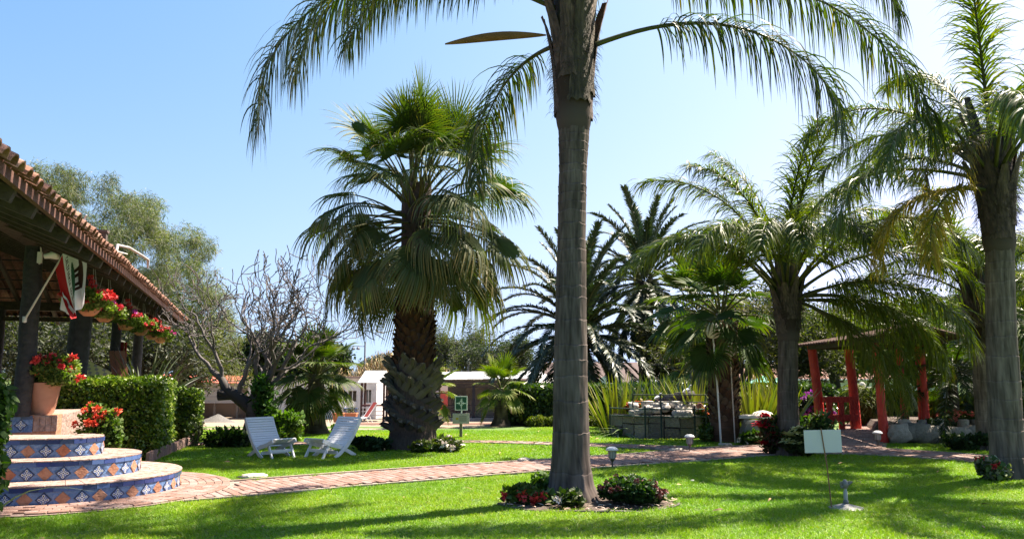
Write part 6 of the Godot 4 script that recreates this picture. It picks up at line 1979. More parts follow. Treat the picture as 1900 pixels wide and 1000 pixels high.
func build_pond(gl: Mesh, heads: Dictionary) -> void:
	R.seed = 80
	var t := thing("stone_pond", "low curved stone pond wall topped with pale rocks beside the brick path", "pond", V(3.85, 0, 20.9))
	# wall of rough blocks in two courses
	for k in 11:
		var a0 := lerpf(PI * 0.02, PI * 0.98, k / 11.0) + 0.008
		var a1 := lerpf(PI * 0.02, PI * 0.98, (k + 1) / 11.0) - 0.008
		var cut := rr(0.2, 0.36)
		for part_of in [[0.0, cut - 0.012], [cut + 0.012, 0.54 + rr(-0.03, 0.03)]]:
			var sm := MB.new()
			var q := []
			for y in [part_of[0], part_of[1]]:
				for c in [[a1, 1.38], [a0, 1.38], [a0, 1.2], [a1, 1.2]]:
					var rad: float = c[1] + rr(-0.02, 0.02)
					var an: float = c[0] + rr(-0.015, 0.015)
					q.append(Vector3(cos(an) * rad, y + rr(-0.012, 0.012), sin(an) * rad * 0.86))
			sm.hexa(q, vary([C(0.2, 0.175, 0.15), C(0.26, 0.23, 0.2), C(0.16, 0.145, 0.125)][R.randi() % 3], 0.15))
			part(t, "stone", sm, rocks())
	var m := MB.new()
	var pw := []
	for k in 25: pw.append(Vector2(cos(PI * k / 24.0) * 1.27, sin(PI * k / 24.0) * 1.07))
	for k in 24:
		m.quad(Vector3(pw[k].x, 0, pw[k].y), Vector3(pw[k].x, 0.56, pw[k].y), Vector3(pw[k + 1].x, 0.56, pw[k + 1].y), Vector3(pw[k + 1].x, 0, pw[k + 1].y), C(0.12, 0.105, 0.09))
		m.tri(Vector3(0, 0.5, 0), Vector3(pw[k].x, 0.5, pw[k].y), Vector3(pw[k + 1].x, 0.5, pw[k + 1].y), C(0.05, 0.05, 0.045))
	part(t, "wall_core", m, vc("concrete", 0.9))
	var pale := [rock(70, Vector3(0.17, 0.1, 0.14), C(0.5, 0.48, 0.45)), rock(71, Vector3(0.13, 0.08, 0.12), C(0.58, 0.55, 0.5)), rock(72, Vector3(0.22, 0.11, 0.15), C(0.4, 0.38, 0.36))]
	for k in 26:
		var an := rr(0.15, PI * 0.95)
		var f := rr(0.55, 1.0)
		part(t, "pale_rock", pale[R.randi() % 3], rocks(), X(Vector3(cos(an) * 1.25 * f, 0.58 + (1.0 - f) * 0.5, sin(an) * 1.1 * f), rr(0, TAU), rr(-0.2, 0.2), rr(0.7, 1.2)))
	var dk := [rock(75, Vector3(0.45, 0.12, 0.3), C(0.06, 0.055, 0.06)), rock(76, Vector3(0.35, 0.14, 0.3), C(0.09, 0.085, 0.09))]
	for k in 7: part(t, "dark_rock", dk[k % 2], rocks(), X(Vector3(0.35 + rr(-0.35, 0.35), 0.62 + k * 0.06, rr(-0.2, 0.35)), rr(0, TAU), rr(-0.15, 0.15)))
	# birds on the rocks
	for s in [["small white bird figure on the dark rocks of the pond", 4.45, 1.16, 0.8], ["small grey bird figure standing left on the pond rocks", 3.7, 1.0, 0.65]]:
		var b := thing("bird_figure", s[0], "figurine", V(s[1], s[2] - 0.12, 20.75), 0.4)
		var bm := MB.new()
		bm.tube([Vector3(-0.16, 0.05, 0), Vector3(-0.1, 0.09, 0), Vector3(0, 0.11, 0), Vector3(0.08, 0.13, 0), Vector3(0.11, 0.2, 0), Vector3(0.13, 0.25, 0), Vector3(0.16, 0.26, 0), Vector3(0.2, 0.25, 0)], [0.012, 0.04, 0.075, 0.065, 0.04, 0.042, 0.03, 0.004], 10, [C(0.42, 0.44, 0.48)])
		bm.tube([Vector3(0, 0.06, 0.02), Vector3(0, -0.02, 0.02)], [0.01, 0.01], 5, [C(0.4, 0.3, 0.2)])
		bm.tube([Vector3(0, 0.06, -0.02), Vector3(0, -0.02, -0.02)], [0.01, 0.01], 5, [C(0.4, 0.3, 0.2)])
		part(b, "body", bm, vc("white_paint", 0.45), X(Vector3.ZERO, 0, 0, s[3]))
	var lan := thing("clay_lantern", "small reddish clay lantern on the pond edge", "lantern", V(4.62, 0.56, 20.15))
	m = MB.new()
	m.lathe([Vector2(0, 0), Vector2(0.07, 0), Vector2(0.08, 0.08), Vector2(0.06, 0.18), Vector2(0.11, 0.2), Vector2(0.03, 0.28), Vector2(0, 0.3)], 10, [C(0.22, 0.1, 0.07)])
	part(lan, "body", m, vc("concrete", 0.9))
	var or1 := [flower_head(50, 0.06, C(0.62, 0.12, 0.02)), flower_head(51, 0.06, C(0.6, 0.2, 0.04))]
	bush("orange_flowers", "mound of bright orange flowers on the left of the pond rocks", V(3.25, 0.55, 20.9), Vector3(0.45, 0.16, 0.25), {"mesh": gl, "each": 16, "lobes": 9, "cols": [C(0.08, 0.13, 0.03), C(0.2, 0.17, 0.04)], "flowers": 40, "heads": or1, "category": "flowers", "seed": 81})
	bush("orange_flowers", "tuft of orange flowers at the right end of the pond rail", V(4.75, 0.2, 20.0), Vector3(0.25, 0.26, 0.2), {"mesh": gl, "each": 20, "lobes": 8, "cols": [C(0.05, 0.1, 0.03), C(0.12, 0.18, 0.03)], "flowers": 9, "heads": or1, "category": "flowers", "seed": 82})
	bush("yellow_shrub", "yellow brown groundcover between the pond rocks", V(3.75, 0.5, 20.5), Vector3(0.35, 0.12, 0.18), {"mesh": gl, "each": 26, "lobes": 7, "cols": [C(0.2, 0.17, 0.04), C(0.26, 0.16, 0.05), C(0.12, 0.14, 0.03)], "seed": 83})
	R.seed = 84
	var hosta := [sword(21, 0.08, C(0.08, 0.16, 0.04), C(0.3, 0.36, 0.2), 1.2), sword(22, 0.07, C(0.1, 0.2, 0.05), C(0.2, 0.28, 0.1), 1.4)]
	blade_clump("variegated_plant", "variegated leafy plant at the left foot of the pond wall", "plant", V(2.72, 0, 20.35), 34, 0.3, 0.55, 1.0, hosta, "", 0.2)
	# railing
	t = thing("pond_railing", "dark green metal railing in front of the pond wall", "railing", V(0, 0, 0))
	var rp := [V(2.45, 0, 20.5), V(3.2, 0, 19.7), V(3.56, 0, 19.55), V(4.36, 0, 19.55), V(4.68, 0, 19.75)]
	for q in rp:
		m = MB.new()
		m.bar(q, q + Vector3.UP * 0.78, 0.035, 0.035, C(0.018, 0.035, 0.03), Vector3.RIGHT)
		part(t, "post", m, vc("painted", 0.8))
	for h in [0.52, 0.7]:
		for k in 4:
			m = MB.new()
			m.tube([rp[k] + Vector3.UP * h, rp[k + 1] + Vector3.UP * h], [0.018, 0.018], 6, [C(0.03, 0.055, 0.045)])
			part(t, "rail", m, vc("painted", 0.8))
	t = thing("pond_railing", "higher dark metal rail behind, over the pond rocks", "railing", Vector3.ZERO)
	var rq := [V(3.0, 0.55, 20.3), V(3.65, 0.55, 20.1), V(4.9, 0.55, 20.1)]
	for k in 3:
		m = MB.new()
		m.bar(rq[k], rq[k] + Vector3.UP * 0.5, 0.03, 0.03, C(0.018, 0.03, 0.03), Vector3.RIGHT)
		part(t, "post", m, vc("painted", 0.8))
	for h in [0.3, 0.48]:
		for k in 2:
			m = MB.new()
			m.tube([rq[k] + Vector3.UP * h, rq[k + 1] + Vector3.UP * h], [0.015, 0.015], 6, [C(0.02, 0.035, 0.03)])
			part(t, "rail", m, vc("painted", 0.8))
	# sword leaved plants
	var sg := [sword(11, 0.085, C(0.08, 0.13, 0.04), C(0.18, 0.23, 0.08), 0.2), sword(12, 0.075, C(0.1, 0.15, 0.04), C(0.26, 0.29, 0.1), 0.35), sword(13, 0.08, C(0.07, 0.12, 0.045), C(0.16, 0.2, 0.09), 0.1)]
	var sy := [sword(14, 0.085, C(0.16, 0.17, 0.025), C(0.38, 0.35, 0.06), 0.15), sword(15, 0.08, C(0.1, 0.14, 0.03), C(0.25, 0.27, 0.06), 0.3), sword(16, 0.075, C(0.22, 0.2, 0.03), C(0.42, 0.37, 0.08), 0.1)]
	var sgr := "sword leaved plants round the pond"
	var spec := [[2.75, 21.6, sy, 46, "yellowish sword leaved plant at the left end of the pond"], [3.4, 22.3, sg, 60, "dense green sword leaved plant behind the orange flowers"], [4.1, 22.4, sg, 60, "dense green sword leaved plant behind the white bird figure"], [4.8, 22.0, sg, 60, "dark sword leaved plant left of the globe lamps"], [4.75, 20.9, sy, 44, "arching sword leaved plant against the diamond patterned trunk"], [6.0, 20.6, sy, 70, "yellow sword leaved plant behind the white stone bench"], [6.75, 21.2, sy, 50, "yellow green sword leaved plant left of the drooping palm stem"]]
	for s in spec:
		blade_clump("flax_plant", s[4], "plant", V(s[0], 0, s[1]), int(s[3] * 1.5), 1.05, 1.75, 0.55, s[2], sgr, 0.42)
	# hedges behind the pond
	var dkc := [C(0.06, 0.11, 0.03), C(0.09, 0.15, 0.04), C(0.13, 0.19, 0.05)]
	hedge("dark hedge behind the tall ringed palm stem", V(1.5, land(25.5), 25.5), Vector3(3.4, 1.12, 1.4), 0.0, dkc, 170.0, 1.0, 1.7)
	hedge("dark hedge running behind the sword leaved plants", V(7.0, land(27.5), 27.5), Vector3(7.2, 1.2, 1.2), 0.0, dkc, 140.0, 1.0, 1.7)
	hedge("low yellow green border hedge in front of the dark hedge", V(1.85, 0, 24.35), Vector3(2.7, 0.24, 0.5), 0.0, [C(0.16, 0.2, 0.02), C(0.24, 0.26, 0.03), C(0.12, 0.16, 0.02)], 400.0)
	bush("bougainvillea", "bougainvillea with magenta purple flowers left of the red pergola", V(9.0, 0, 24.6), Vector3(0.75, 0.55, 0.5), {"mesh": gl, "each": 60, "lobes": 12, "cols": [C(0.06, 0.1, 0.04), C(0.1, 0.15, 0.06)], "flowers": 46, "heads": [flower_head(52, 0.09, C(0.38, 0.04, 0.42)), flower_head(53, 0.085, C(0.45, 0.07, 0.5))], "seed": 85, "s0": 1.0, "s1": 1.6})
	# globe lamps and hoop at the diamond trunk
	var gt := thing("globe_lamp", "white globe garden lamp on a tall white pole beside the diamond patterned trunk", "lamp", V(4.55, 0, 18.3))
	m = MB.new()
	m.tube([Vector3(0.1, 0, 0), Vector3(0.06, 1.2, 0), Vector3(0, 2.35, 0)], [0.022, 0.02, 0.018], 8, [C(0.66, 0.66, 0.66)])
	part(gt, "pole", m, vc("white_paint", 0.45))
	m = MB.new()
	m.lathe([Vector2(0.05, 0.0), Vector2(0.12, 0.03), Vector2(0.16, 0.12), Vector2(0.165, 0.2), Vector2(0.13, 0.3), Vector2(0.07, 0.35), Vector2(0, 0.36)], 18, [C(0.72, 0.68, 0.6)])
	part(gt, "globe", m, vc("opal", 0.35, 0.5, C(0.5, 0.5, 0.45)), X(Vector3(0, 2.33, 0)))
	gt = thing("round_sign", "small round white disc on a thin pole in front of the diamond patterned trunk", "sign", V(4.95, 0, 18.4))
	m = MB.new()
	m.tube([Vector3(0.04, 0, 0), Vector3(0, 1.95, 0)], [0.014, 0.014], 6, [C(0.5, 0.42, 0.38)])
	part(gt, "pole", m, vc("white_paint", 0.45))
	m = MB.new()
	m.lathe([Vector2(0, 0), Vector2(0.11, 0), Vector2(0.125, 0.02), Vector2(0.11, 0.04), Vector2(0, 0.04)], 20, [C(0.62, 0.58, 0.58)])
	part(gt, "disc", m, vc("white_paint", 0.45), Transform3D(Basis(Vector3.RIGHT, PI * 0.5), Vector3(0, 2.05, 0)))
	# bench and bin right of it
	var bench := thing("stone_bench", "white stone bench slab between the diamond trunk and the ringed palm", "bench", V(5.75, 0, 18.8), -0.05)
	m = MB.new()
	m.chamfer(Vector3(0, 0.57, 0), Vector3(1.15, 0.07, 0.4), 0.012, C(0.66, 0.62, 0.56))
	m.lathe([Vector2(0.26, 0.6), Vector2(0.2, 0.66), Vector2(0.08, 0.7), Vector2(0, 0.71)], 14, [C(0.7, 0.66, 0.6)])
	part(bench, "slab", m, vc("concrete", 0.9))
	for s in [-0.4, 0.4]:
		m = MB.new()
		m.box(Vector3(s, 0.27, 0), Vector3(0.14, 0.54, 0.3), C(0.3, 0.28, 0.25), Basis(), 0.8)
		part(bench, "support", m, vc("concrete", 0.9))
	var bin := thing("round_top_box", "grey green round topped box with a teal mark below the stone bench", "box", V(5.45, 0, 18.35), 0.1)
	m = MB.new()
	var arch := []
	for k in 13:
		var an := PI * k / 12.0
		arch.append(Vector2(cos(an) * 0.33, 0.22 + sin(an) * 0.3))
	arch.append(Vector2(-0.33, 0)); arch.push_front(Vector2(0.33, 0))
	for k in arch.size() - 1:
		m.quad(Vector3(arch[k].x, arch[k].y, 0.14), Vector3(arch[k].x, arch[k].y, -0.14), Vector3(arch[k + 1].x, arch[k + 1].y, -0.14), Vector3(arch[k + 1].x, arch[k + 1].y, 0.14), C(0.13, 0.14, 0.12))
		for s in [0.14, -0.14]: m.tri(Vector3(0, 0.1, s), Vector3(arch[k].x, arch[k].y, s), Vector3(arch[k + 1].x, arch[k + 1].y, s), C(0.15, 0.16, 0.135))
	part(bin, "body", m, vc("plastic", 0.4))
	m = MB.new()
	m.box(Vector3(0.05, 0.2, 0.147), Vector3(0.24, 0.07, 0.01), C(0.08, 0.28, 0.3))
	part(bin, "mark", m, vc("plastic", 0.4))
	bush("white_flower_plant", "low white flowering plants at the foot of the stone bench", V(5.45, 0, 18.0), Vector3(0.5, 0.13, 0.2), {"mesh": gl, "each": 30, "lobes": 10, "cols": [C(0.05, 0.11, 0.03), C(0.1, 0.17, 0.04)], "flowers": 10, "heads": [flower_head(55, 0.04, C(0.7, 0.7, 0.62))], "category": "flowers", "seed": 86})
	bush("white_flower_plant", "small upright plant left of the diamond patterned trunk", V(4.45, 0, 18.7), Vector3(0.18, 0.18, 0.15), {"mesh": gl, "each": 16, "lobes": 6, "cols": [C(0.08, 0.15, 0.03), C(0.16, 0.22, 0.06)], "category": "shrub", "seed": 87})
	# poinsettias at the drooping palm
	var red := [bloom_star(60, 0.17, C(0.5, 0.012, 0.03), C(0.5, 0.4, 0.05)), bloom_star(61, 0.15, C(0.42, 0.008, 0.02), C(0.5, 0.4, 0.05))]
	var cream := [bloom_star(62, 0.13, C(0.66, 0.62, 0.28), C(0.6, 0.55, 0.1)), bloom_star(63, 0.12, C(0.55, 0.56, 0.25), C(0.6, 0.55, 0.1))]
	bush("poinsettia", "red poinsettia shrub left of the drooping palm stem", V(4.98, 0, 15.75), Vector3(0.34, 0.42, 0.26), {"mesh": gl, "each": 20, "lobes": 9, "stems": 14, "cols": [C(0.05, 0.09, 0.03), C(0.09, 0.12, 0.04), C(0.12, 0.05, 0.03)], "flowers": 18, "heads": red, "category": "flowers", "seed": 88})
	bush("poinsettia", "cream poinsettia shrub in front of the drooping palm stem", V(5.3, 0, 15.3), Vector3(0.3, 0.28, 0.2), {"mesh": gl, "each": 20, "lobes": 9, "cols": [C(0.04, 0.07, 0.02), C(0.08, 0.1, 0.03)], "flowers": 12, "heads": cream, "category": "flowers", "seed": 89})
	bush("leafy_shrub", "broad leaved shrub behind the white sign board", V(5.95, 0, 16.0), Vector3(0.3, 0.42, 0.22), {"mesh": MT["broad_leaf_mesh"], "each": 10, "lobes": 8, "cols": [C(0.05, 0.11, 0.03), C(0.12, 0.18, 0.05)], "seed": 90, "s0": 0.4, "s1": 0.7})

func build_pergola(gl: Mesh, heads: Dictionary) -> void:
	R.seed = 91
	var red := stone("red_paint", [C(0.26, 0.018, 0.012), C(0.46, 0.028, 0.018), C(0.54, 0.036, 0.022), C(0.58, 0.08, 0.05)], 0.9, 0.6, 0.6, 0.03, false, Vector3(1.6, 0.5, 1.6))
	var t := thing("red_pergola", "pergola on leaning red posts with a small tiled roof over the shaded path", "pergola", Vector3.ZERO)
	for s in [[8.66, 23.0, 2.4, -0.16, 0.14], [9.65, 23.0, 2.3, -0.1, 0.14], [8.38, 18.5, 2.25, -0.1, 0.105], [10.3, 21.5, 2.2, -0.05, 0.09], [10.75, 21.4, 2.25, 0.0, 0.14], [9.75, 19.4, 2.2, 0.05, 0.08]]:
		var m := MB.new()
		m.tube([V(s[0], 0, s[1]), V(s[0] + s[3] * 0.5 + 0.02, s[2] * 0.5, s[1]), V(s[0] + s[3], s[2], s[1])], [s[4], s[4] * 0.9, s[4] * 0.86], 12, [WHITE])
		part(t, "post", m, red)
	for b in [[8.45, 23.0, 8.3, 18.4], [10.75, 21.4, 9.8, 18.3], [8.5, 23.0, 10.9, 22.6], [8.25, 18.5, 9.85, 19.4]]:
		var m := MB.new()
		m.bar(V(b[0], 2.3, b[1]), V(b[2], 2.3, b[3]), 0.12, 0.14, WHITE)
		part(t, "beam", m, stone("brown_timber", [], 1.0))
	var side := (V(9.8, 0, 18.0) - V(11.3, 0, 23.6)).normalized()
	var n := 26
	for k in n:
		for s in [0, 1]:
			var m := MB.new()
			var ridge := V(9.1, 2.62, 18.2).lerp(V(9.95, 2.62, 23.5), (k + 0.5) / n)
			var eave := V(8.05, 2.32, 18.2).lerp(V(8.15, 2.32, 23.5), (k + 0.5) / n) if s == 0 else V(10.1, 2.32, 18.0).lerp(V(11.6, 2.32, 23.5), (k + 0.5) / n)
			run_tiles(m, eave, ridge - eave, 1.0, side, 0.21)
			part(t, "roof_tile", m, stone("old_roof_clay", [C(0.05, 0.025, 0.018), C(0.11, 0.055, 0.036), C(0.18, 0.1, 0.07)], 0.9, 0.9, 0.5, 0.03, true))
	# red railing seat between the two far posts
	var seat := thing("red_railing", "red wooden railing panel between the two far pergola posts", "railing", V(9.15, 0, 22.8))
	for q in [[0.78, 0.16], [0.28, 0.17]]:
		var m := MB.new()
		m.box(Vector3(0, q[0] + 0.06, 0), Vector3(0.95, q[1], 0.09), WHITE)
		part(seat, "rail", m, red)
	for x in [-0.3, 0.02, 0.34]:
		var m := MB.new()
		m.box(Vector3(x, 0.45, 0.0), Vector3(0.15, 0.9, 0.07), WHITE)
		part(seat, "baluster", m, red)
	# white pillars beyond
	for s in [["white square pillar with a cap beyond the pergola", 11.6, 27.0], ["white square pillar behind the rightmost red post", 14.3, 27.0]]:
		var wp := thing("white_pillar", s[0], "pillar", V(s[1], land(s[2]), s[2]))
		var m := MB.new()
		m.box(Vector3(0, 0.55, 0), Vector3(0.36, 1.1, 0.36), C(0.7, 0.7, 0.72))
		part(wp, "shaft", m, vc("white_paint", 0.45))
		m = MB.new()
		m.chamfer(Vector3(0, 1.14, 0), Vector3(0.46, 0.08, 0.46), 0.03, C(0.6, 0.58, 0.55))
		m.lathe([Vector2(0.09, 1.18), Vector2(0.12, 1.26), Vector2(0.05, 1.34), Vector2(0, 1.36)], 10, [C(0.45, 0.42, 0.38)])
		part(wp, "cap", m, vc("concrete", 0.9))
	hedge("trimmed hedge beyond the pergola", V(13.2, land(29), 29.5), Vector3(4.5, 1.0, 0.8), 0.0, [C(0.04, 0.09, 0.02), C(0.08, 0.14, 0.03)], 110.0, 1.0, 1.7)
	# low stone wall, stone by stone
	t = thing("stone_wall", "low dry stone wall of grey boulders on the right behind the lawn", "wall", Vector3.ZERO)
	var bl := []
	for k in 8: bl.append(rock(110 + k, Vector3(0.3, 0.24, 0.2), [C(0.3, 0.27, 0.23), C(0.24, 0.22, 0.19), C(0.38, 0.35, 0.31), C(0.2, 0.19, 0.17)][k % 4]))
	for k in 17:
		var f := k / 16.0
		var q := V(8.65, 0.2, 18.35).lerp(V(12.2, 0.2, 18.9), f)
		part(t, "boulder", bl[R.randi() % 8], rocks(), X(q + Vector3(0, rr(-0.02, 0.04), rr(-0.05, 0.05)), rr(-0.4, 0.4), rr(-0.15, 0.15), rr(0.85, 1.15)))
		if k % 2: part(t, "boulder", bl[R.randi() % 8], rocks(), X(q + Vector3(rr(-0.1, 0.1), 0.2, -0.15), rr(0, 6), rr(-0.2, 0.2), rr(0.5, 0.75)))
	var m2 := MB.new()
	m2.hexa([V(8.6, 0, 18.5), V(14.5, 0, 18.9), V(16.0, 0, 26.0), V(11.0, 0, 26.0), V(8.7, 0.3, 18.6), V(14.4, 0.3, 19.0), V(15.9, 0.22, 25.8), V(11.1, 0.22, 25.8)], WHITE)
	setting("raised_bed_soil", m2, stone("soil", [], 1.0))
	bush("coral_flowers", "mound of coral pink flowers on the low stone wall", V(10.45, 0.28, 19.25), Vector3(0.55, 0.2, 0.35), {"mesh": gl, "each": 40, "lobes": 11, "cols": [C(0.06, 0.1, 0.03), C(0.12, 0.16, 0.04)], "flowers": 60, "heads": [flower_head(56, 0.06, C(0.5, 0.09, 0.05)), flower_head(57, 0.055, C(0.55, 0.15, 0.1))], "category": "flowers", "seed": 92})
	bush("leafy_shrub", "yellow leaved shrub behind the coral flowers", V(11.9, 0.25, 22.0), Vector3(0.8, 0.35, 0.4), {"mesh": MT["broad_leaf_mesh"], "each": 30, "lobes": 11, "cols": [C(0.28, 0.26, 0.03), C(0.16, 0.22, 0.03)], "seed": 93, "s0": 0.5, "s1": 0.9})
	bush("leafy_shrub", "light green shrub behind the wall at the right", V(13.4, 0.25, 21.6), Vector3(0.8, 0.45, 0.5), {"mesh": MT["broad_leaf_mesh"], "each": 30, "lobes": 11, "cols": [C(0.08, 0.15, 0.03), C(0.14, 0.22, 0.04)], "seed": 94, "s0": 0.5, "s1": 0.9})
	bush("lilac_flowers", "small lilac flowers at the left end of the stone wall", V(9.5, 0.3, 18.7), Vector3(0.3, 0.09, 0.2), {"mesh": gl, "each": 20, "lobes": 7, "cols": [C(0.06, 0.1, 0.05)], "flowers": 12, "heads": [flower_head(58, 0.04, C(0.35, 0.2, 0.45))], "category": "flowers", "seed": 95})
	bush("dark_shrub", "dark low shrub at the foot of the flaking palm stem", V(9.2, 0, 16.6), Vector3(0.45, 0.16, 0.25), {"mesh": gl, "each": 24, "lobes": 9, "cols": [C(0.03, 0.06, 0.02), C(0.06, 0.1, 0.03)], "seed": 96})
	bush("white_flower_plant", "pale flowering plant right of the flaking palm stem", V(10.15, 0, 16.4), Vector3(0.3, 0.25, 0.2), {"mesh": gl, "each": 20, "lobes": 7, "cols": [C(0.08, 0.14, 0.04), C(0.13, 0.18, 0.06)], "flowers": 8, "heads": [flower_head(55, 0.04, C(0.7, 0.7, 0.62))], "category": "flowers", "seed": 97})
	bush("red_flower_plant", "plant with a red flower left of the right edge palm", V(6.95, 0, 11.9), Vector3(0.22, 0.15, 0.18), {"mesh": gl, "each": 22, "lobes": 7, "cols": [C(0.08, 0.14, 0.04), C(0.14, 0.2, 0.06), C(0.35, 0.33, 0.25)], "flowers": 3, "heads": heads["red"], "category": "flowers", "seed": 98})
	bush("red_flower_plant", "plant with red flowers right of the right edge palm", V(7.62, 0, 11.75), Vector3(0.2, 0.19, 0.18), {"mesh": gl, "each": 24, "lobes": 7, "cols": [C(0.06, 0.12, 0.03), C(0.12, 0.18, 0.05)], "flowers": 5, "heads": heads["red"], "category": "flowers", "seed": 99})
	# long yellowish weeping shrub beside the pillar
	bush("weeping_shrub", "yellow green weeping shrub between the far red post and the white pillar", V(10.55, 0, 24.6), Vector3(0.4, 0.75, 0.35), {"mesh": sprig(860, 14, 0.3, 0.4, 0.03, 2.4, -0.2), "each": 20, "lobes": 14, "cols": [C(0.16, 0.19, 0.05), C(0.22, 0.24, 0.07)], "seed": 100})

func build_small() -> void:
	R.seed = 120
	# solar path lamps
	var t := thing("path_lamp", "small solar path lamp on the lawn just right of the tall ringed stem", "lamp", V(1.64, 0, 13.5), 0.0, "solar path lamps")
	var m := MB.new()
	m.lathe([Vector2(0.0, 0.29), Vector2(0.1, 0.285), Vector2(0.102, 0.3), Vector2(0.085, 0.325), Vector2(0.05, 0.345), Vector2(0.0, 0.35)], 18, [C(0.5, 0.5, 0.52)])
	part(t, "cap", m, vc("lamp_metal", 0.4, 0.6))
	m = MB.new()
	m.lathe([Vector2(0.052, 0.16), Vector2(0.06, 0.18), Vector2(0.062, 0.285)], 16, [C(0.3, 0.3, 0.3)])
	part(t, "glass", m, vc("frosted", 0.3, 0.5, C(0.4, 0.4, 0.4)))
	for k in 8:
		var an := TAU * k / 8
		m = MB.new()
		m.bar(Vector3(cos(an) * 0.066, 0.17, sin(an) * 0.066), Vector3(cos(an) * 0.068, 0.29, sin(an) * 0.068), 0.008, 0.008, C(0.12, 0.12, 0.12), Vector3.RIGHT)
		part(t, "bar", m, vc("lamp_metal", 0.4, 0.6))
	m = MB.new()
	m.lathe([Vector2(0.0, -0.02), Vector2(0.012, 0.0), Vector2(0.014, 0.1), Vector2(0.03, 0.12), Vector2(0.045, 0.15), Vector2(0.055, 0.165), Vector2(0, 0.17)], 12, [C(0.04, 0.04, 0.045)])
	part(t, "stake", m, vc("lamp_metal", 0.4, 0.6))
	copy(t, "small solar path lamp beside the brick path in front of the pond", V(3.52, 0, 16.3))
	copy(t, "small solar path lamp at the left end of the stone wall", V(7.72, 0, 17.35))
	copy(t, "small solar path lamp on the raised bed behind the stone wall", V(13.2, 0.28, 22.3))
	# meeting point sign
	t = thing("meeting_point_sign", "green meeting point sign above a small notice on a post", "sign", V(-1.25, 0, 20.1))
	m = MB.new()
	m.bar(Vector3(0, 0, 0), Vector3(0, 0.4, 0), 0.09, 0.07, C(0.24, 0.22, 0.15), Vector3.RIGHT)
	part(t, "post", m, vc("bark", 0.9))
	m = MB.new()
	m.bar(Vector3(0, 0.4, -0.01), Vector3(0.02, 0.95, -0.01), 0.1, 0.02, C(0.45, 0.55, 0.52), Vector3.RIGHT)
	part(t, "backing", m, vc("painted", 0.8))
	var im := Image.create(64, 80, false, Image.FORMAT_RGB8)
	im.fill(Color(0.82, 0.87, 0.84))
	im.fill_rect(Rect2i(4, 4, 56, 72), Color(0.02, 0.3, 0.2))
	for k in 4:   # four arrows to the middle
		for a in 20:
			var half := 2 if a < 12 else 8 - (a - 12)
			for b in range(-half, half + 1):
				var q: Vector2i = [Vector2i(b, a - 24), Vector2i(b, 24 - a), Vector2i(a - 24, b), Vector2i(24 - a, b)][k]
				im.set_pixel(32 + q.x, 40 + q.y, Color(0.85, 0.9, 0.88))
	m = MB.new()
	m.quad(Vector3(-0.15, 0.66, 0.025), Vector3(-0.15, 1.0, 0.025), Vector3(0.15, 1.0, 0.025), Vector3(0.15, 0.66, 0.025), WHITE, [Vector2(0, 1), Vector2(0, 0), Vector2(1, 0), Vector2(1, 1)])
	part(t, "green_panel", m, picture(im, 0.5))
	m = MB.new()
	m.box(Vector3(0, 0.83, 0.01), Vector3(0.31, 0.35, 0.02), C(0.5, 0.55, 0.52))
	part(t, "panel_back", m, vc("painted", 0.8))
	im = Image.create(96, 60, false, Image.FORMAT_RGB8)
	im.fill(Color(0.62, 0.62, 0.6))
	im.fill_rect(Rect2i(18, 24, 16, 14), Color(0.6, 0.55, 0.15))
	for k in 3: im.fill_rect(Rect2i(38, 16 + k * 12, 44, 5), Color(0.35, 0.35, 0.33))
	m = MB.new()
	m.quad(Vector3(-0.2, 0.34, 0.06), Vector3(-0.2, 0.58, 0.06), Vector3(0.2, 0.58, 0.06), Vector3(0.2, 0.34, 0.06), WHITE, [Vector2(0, 1), Vector2(0, 0), Vector2(1, 0), Vector2(1, 1)])
	part(t, "notice", m, picture(im, 0.6))
	m = MB.new()
	m.box(Vector3(0, 0.46, 0.045), Vector3(0.41, 0.25, 0.025), C(0.45, 0.45, 0.43))
	part(t, "notice_back", m, vc("painted", 0.8))
	# board on a rod
	t = thing("sign_board", "blank white board on a thin rusty rod standing in the lawn", "sign", V(3.63, 0, 9.43))
	m = MB.new()
	m.tube([Vector3(0.0, -0.05, 0), Vector3(-0.03, 0.45, 0), Vector3(-0.085, 0.9, 0.012)], [0.007, 0.007, 0.006], 6, [C(0.2, 0.1, 0.05)])
	part(t, "rod", m, vc("rust", 0.8))
	m = MB.new()
	m.box(Vector3(-0.065, 0.755, -0.004), Vector3(0.425, 0.255, 0.01), C(0.5, 0.485, 0.47), Basis(Vector3.BACK, 0.02))
	part(t, "board", m, vc("white_paint", 0.45))
	# sprinkler
	t = thing("lawn_sprinkler", "metal impact lawn sprinkler on a round base near the sign board", "sprinkler", V(3.8, 0, 9.45))
	m = MB.new()
	m.lathe([Vector2(0, 0.0), Vector2(0.2, 0.0), Vector2(0.19, 0.018), Vector2(0.1, 0.04), Vector2(0.03, 0.06), Vector2(0, 0.06)], 20, [C(0.16, 0.16, 0.15)])
	part(t, "base", m, vc("metal", 0.45, 0.6))
	m = MB.new()
	m.lathe([Vector2(0.015, 0.05), Vector2(0.03, 0.06), Vector2(0.03, 0.09), Vector2(0.018, 0.1), Vector2(0.022, 0.11), Vector2(0.024, 0.19), Vector2(0.016, 0.2), Vector2(0.016, 0.24)], 12, [C(0.15, 0.15, 0.15), C(0.1, 0.1, 0.1), C(0.1, 0.1, 0.1), C(0.1, 0.1, 0.1), C(0.3, 0.3, 0.3)])
	part(t, "riser", m, vc("metal", 0.45, 0.6))
	m = MB.new()
	m.tube([Vector3(-0.05, 0.24, 0), Vector3(0.0, 0.25, 0), Vector3(0.05, 0.28, 0), Vector3(0.085, 0.3, 0)], [0.016, 0.022, 0.018, 0.01], 8, [C(0.12, 0.11, 0.1)])
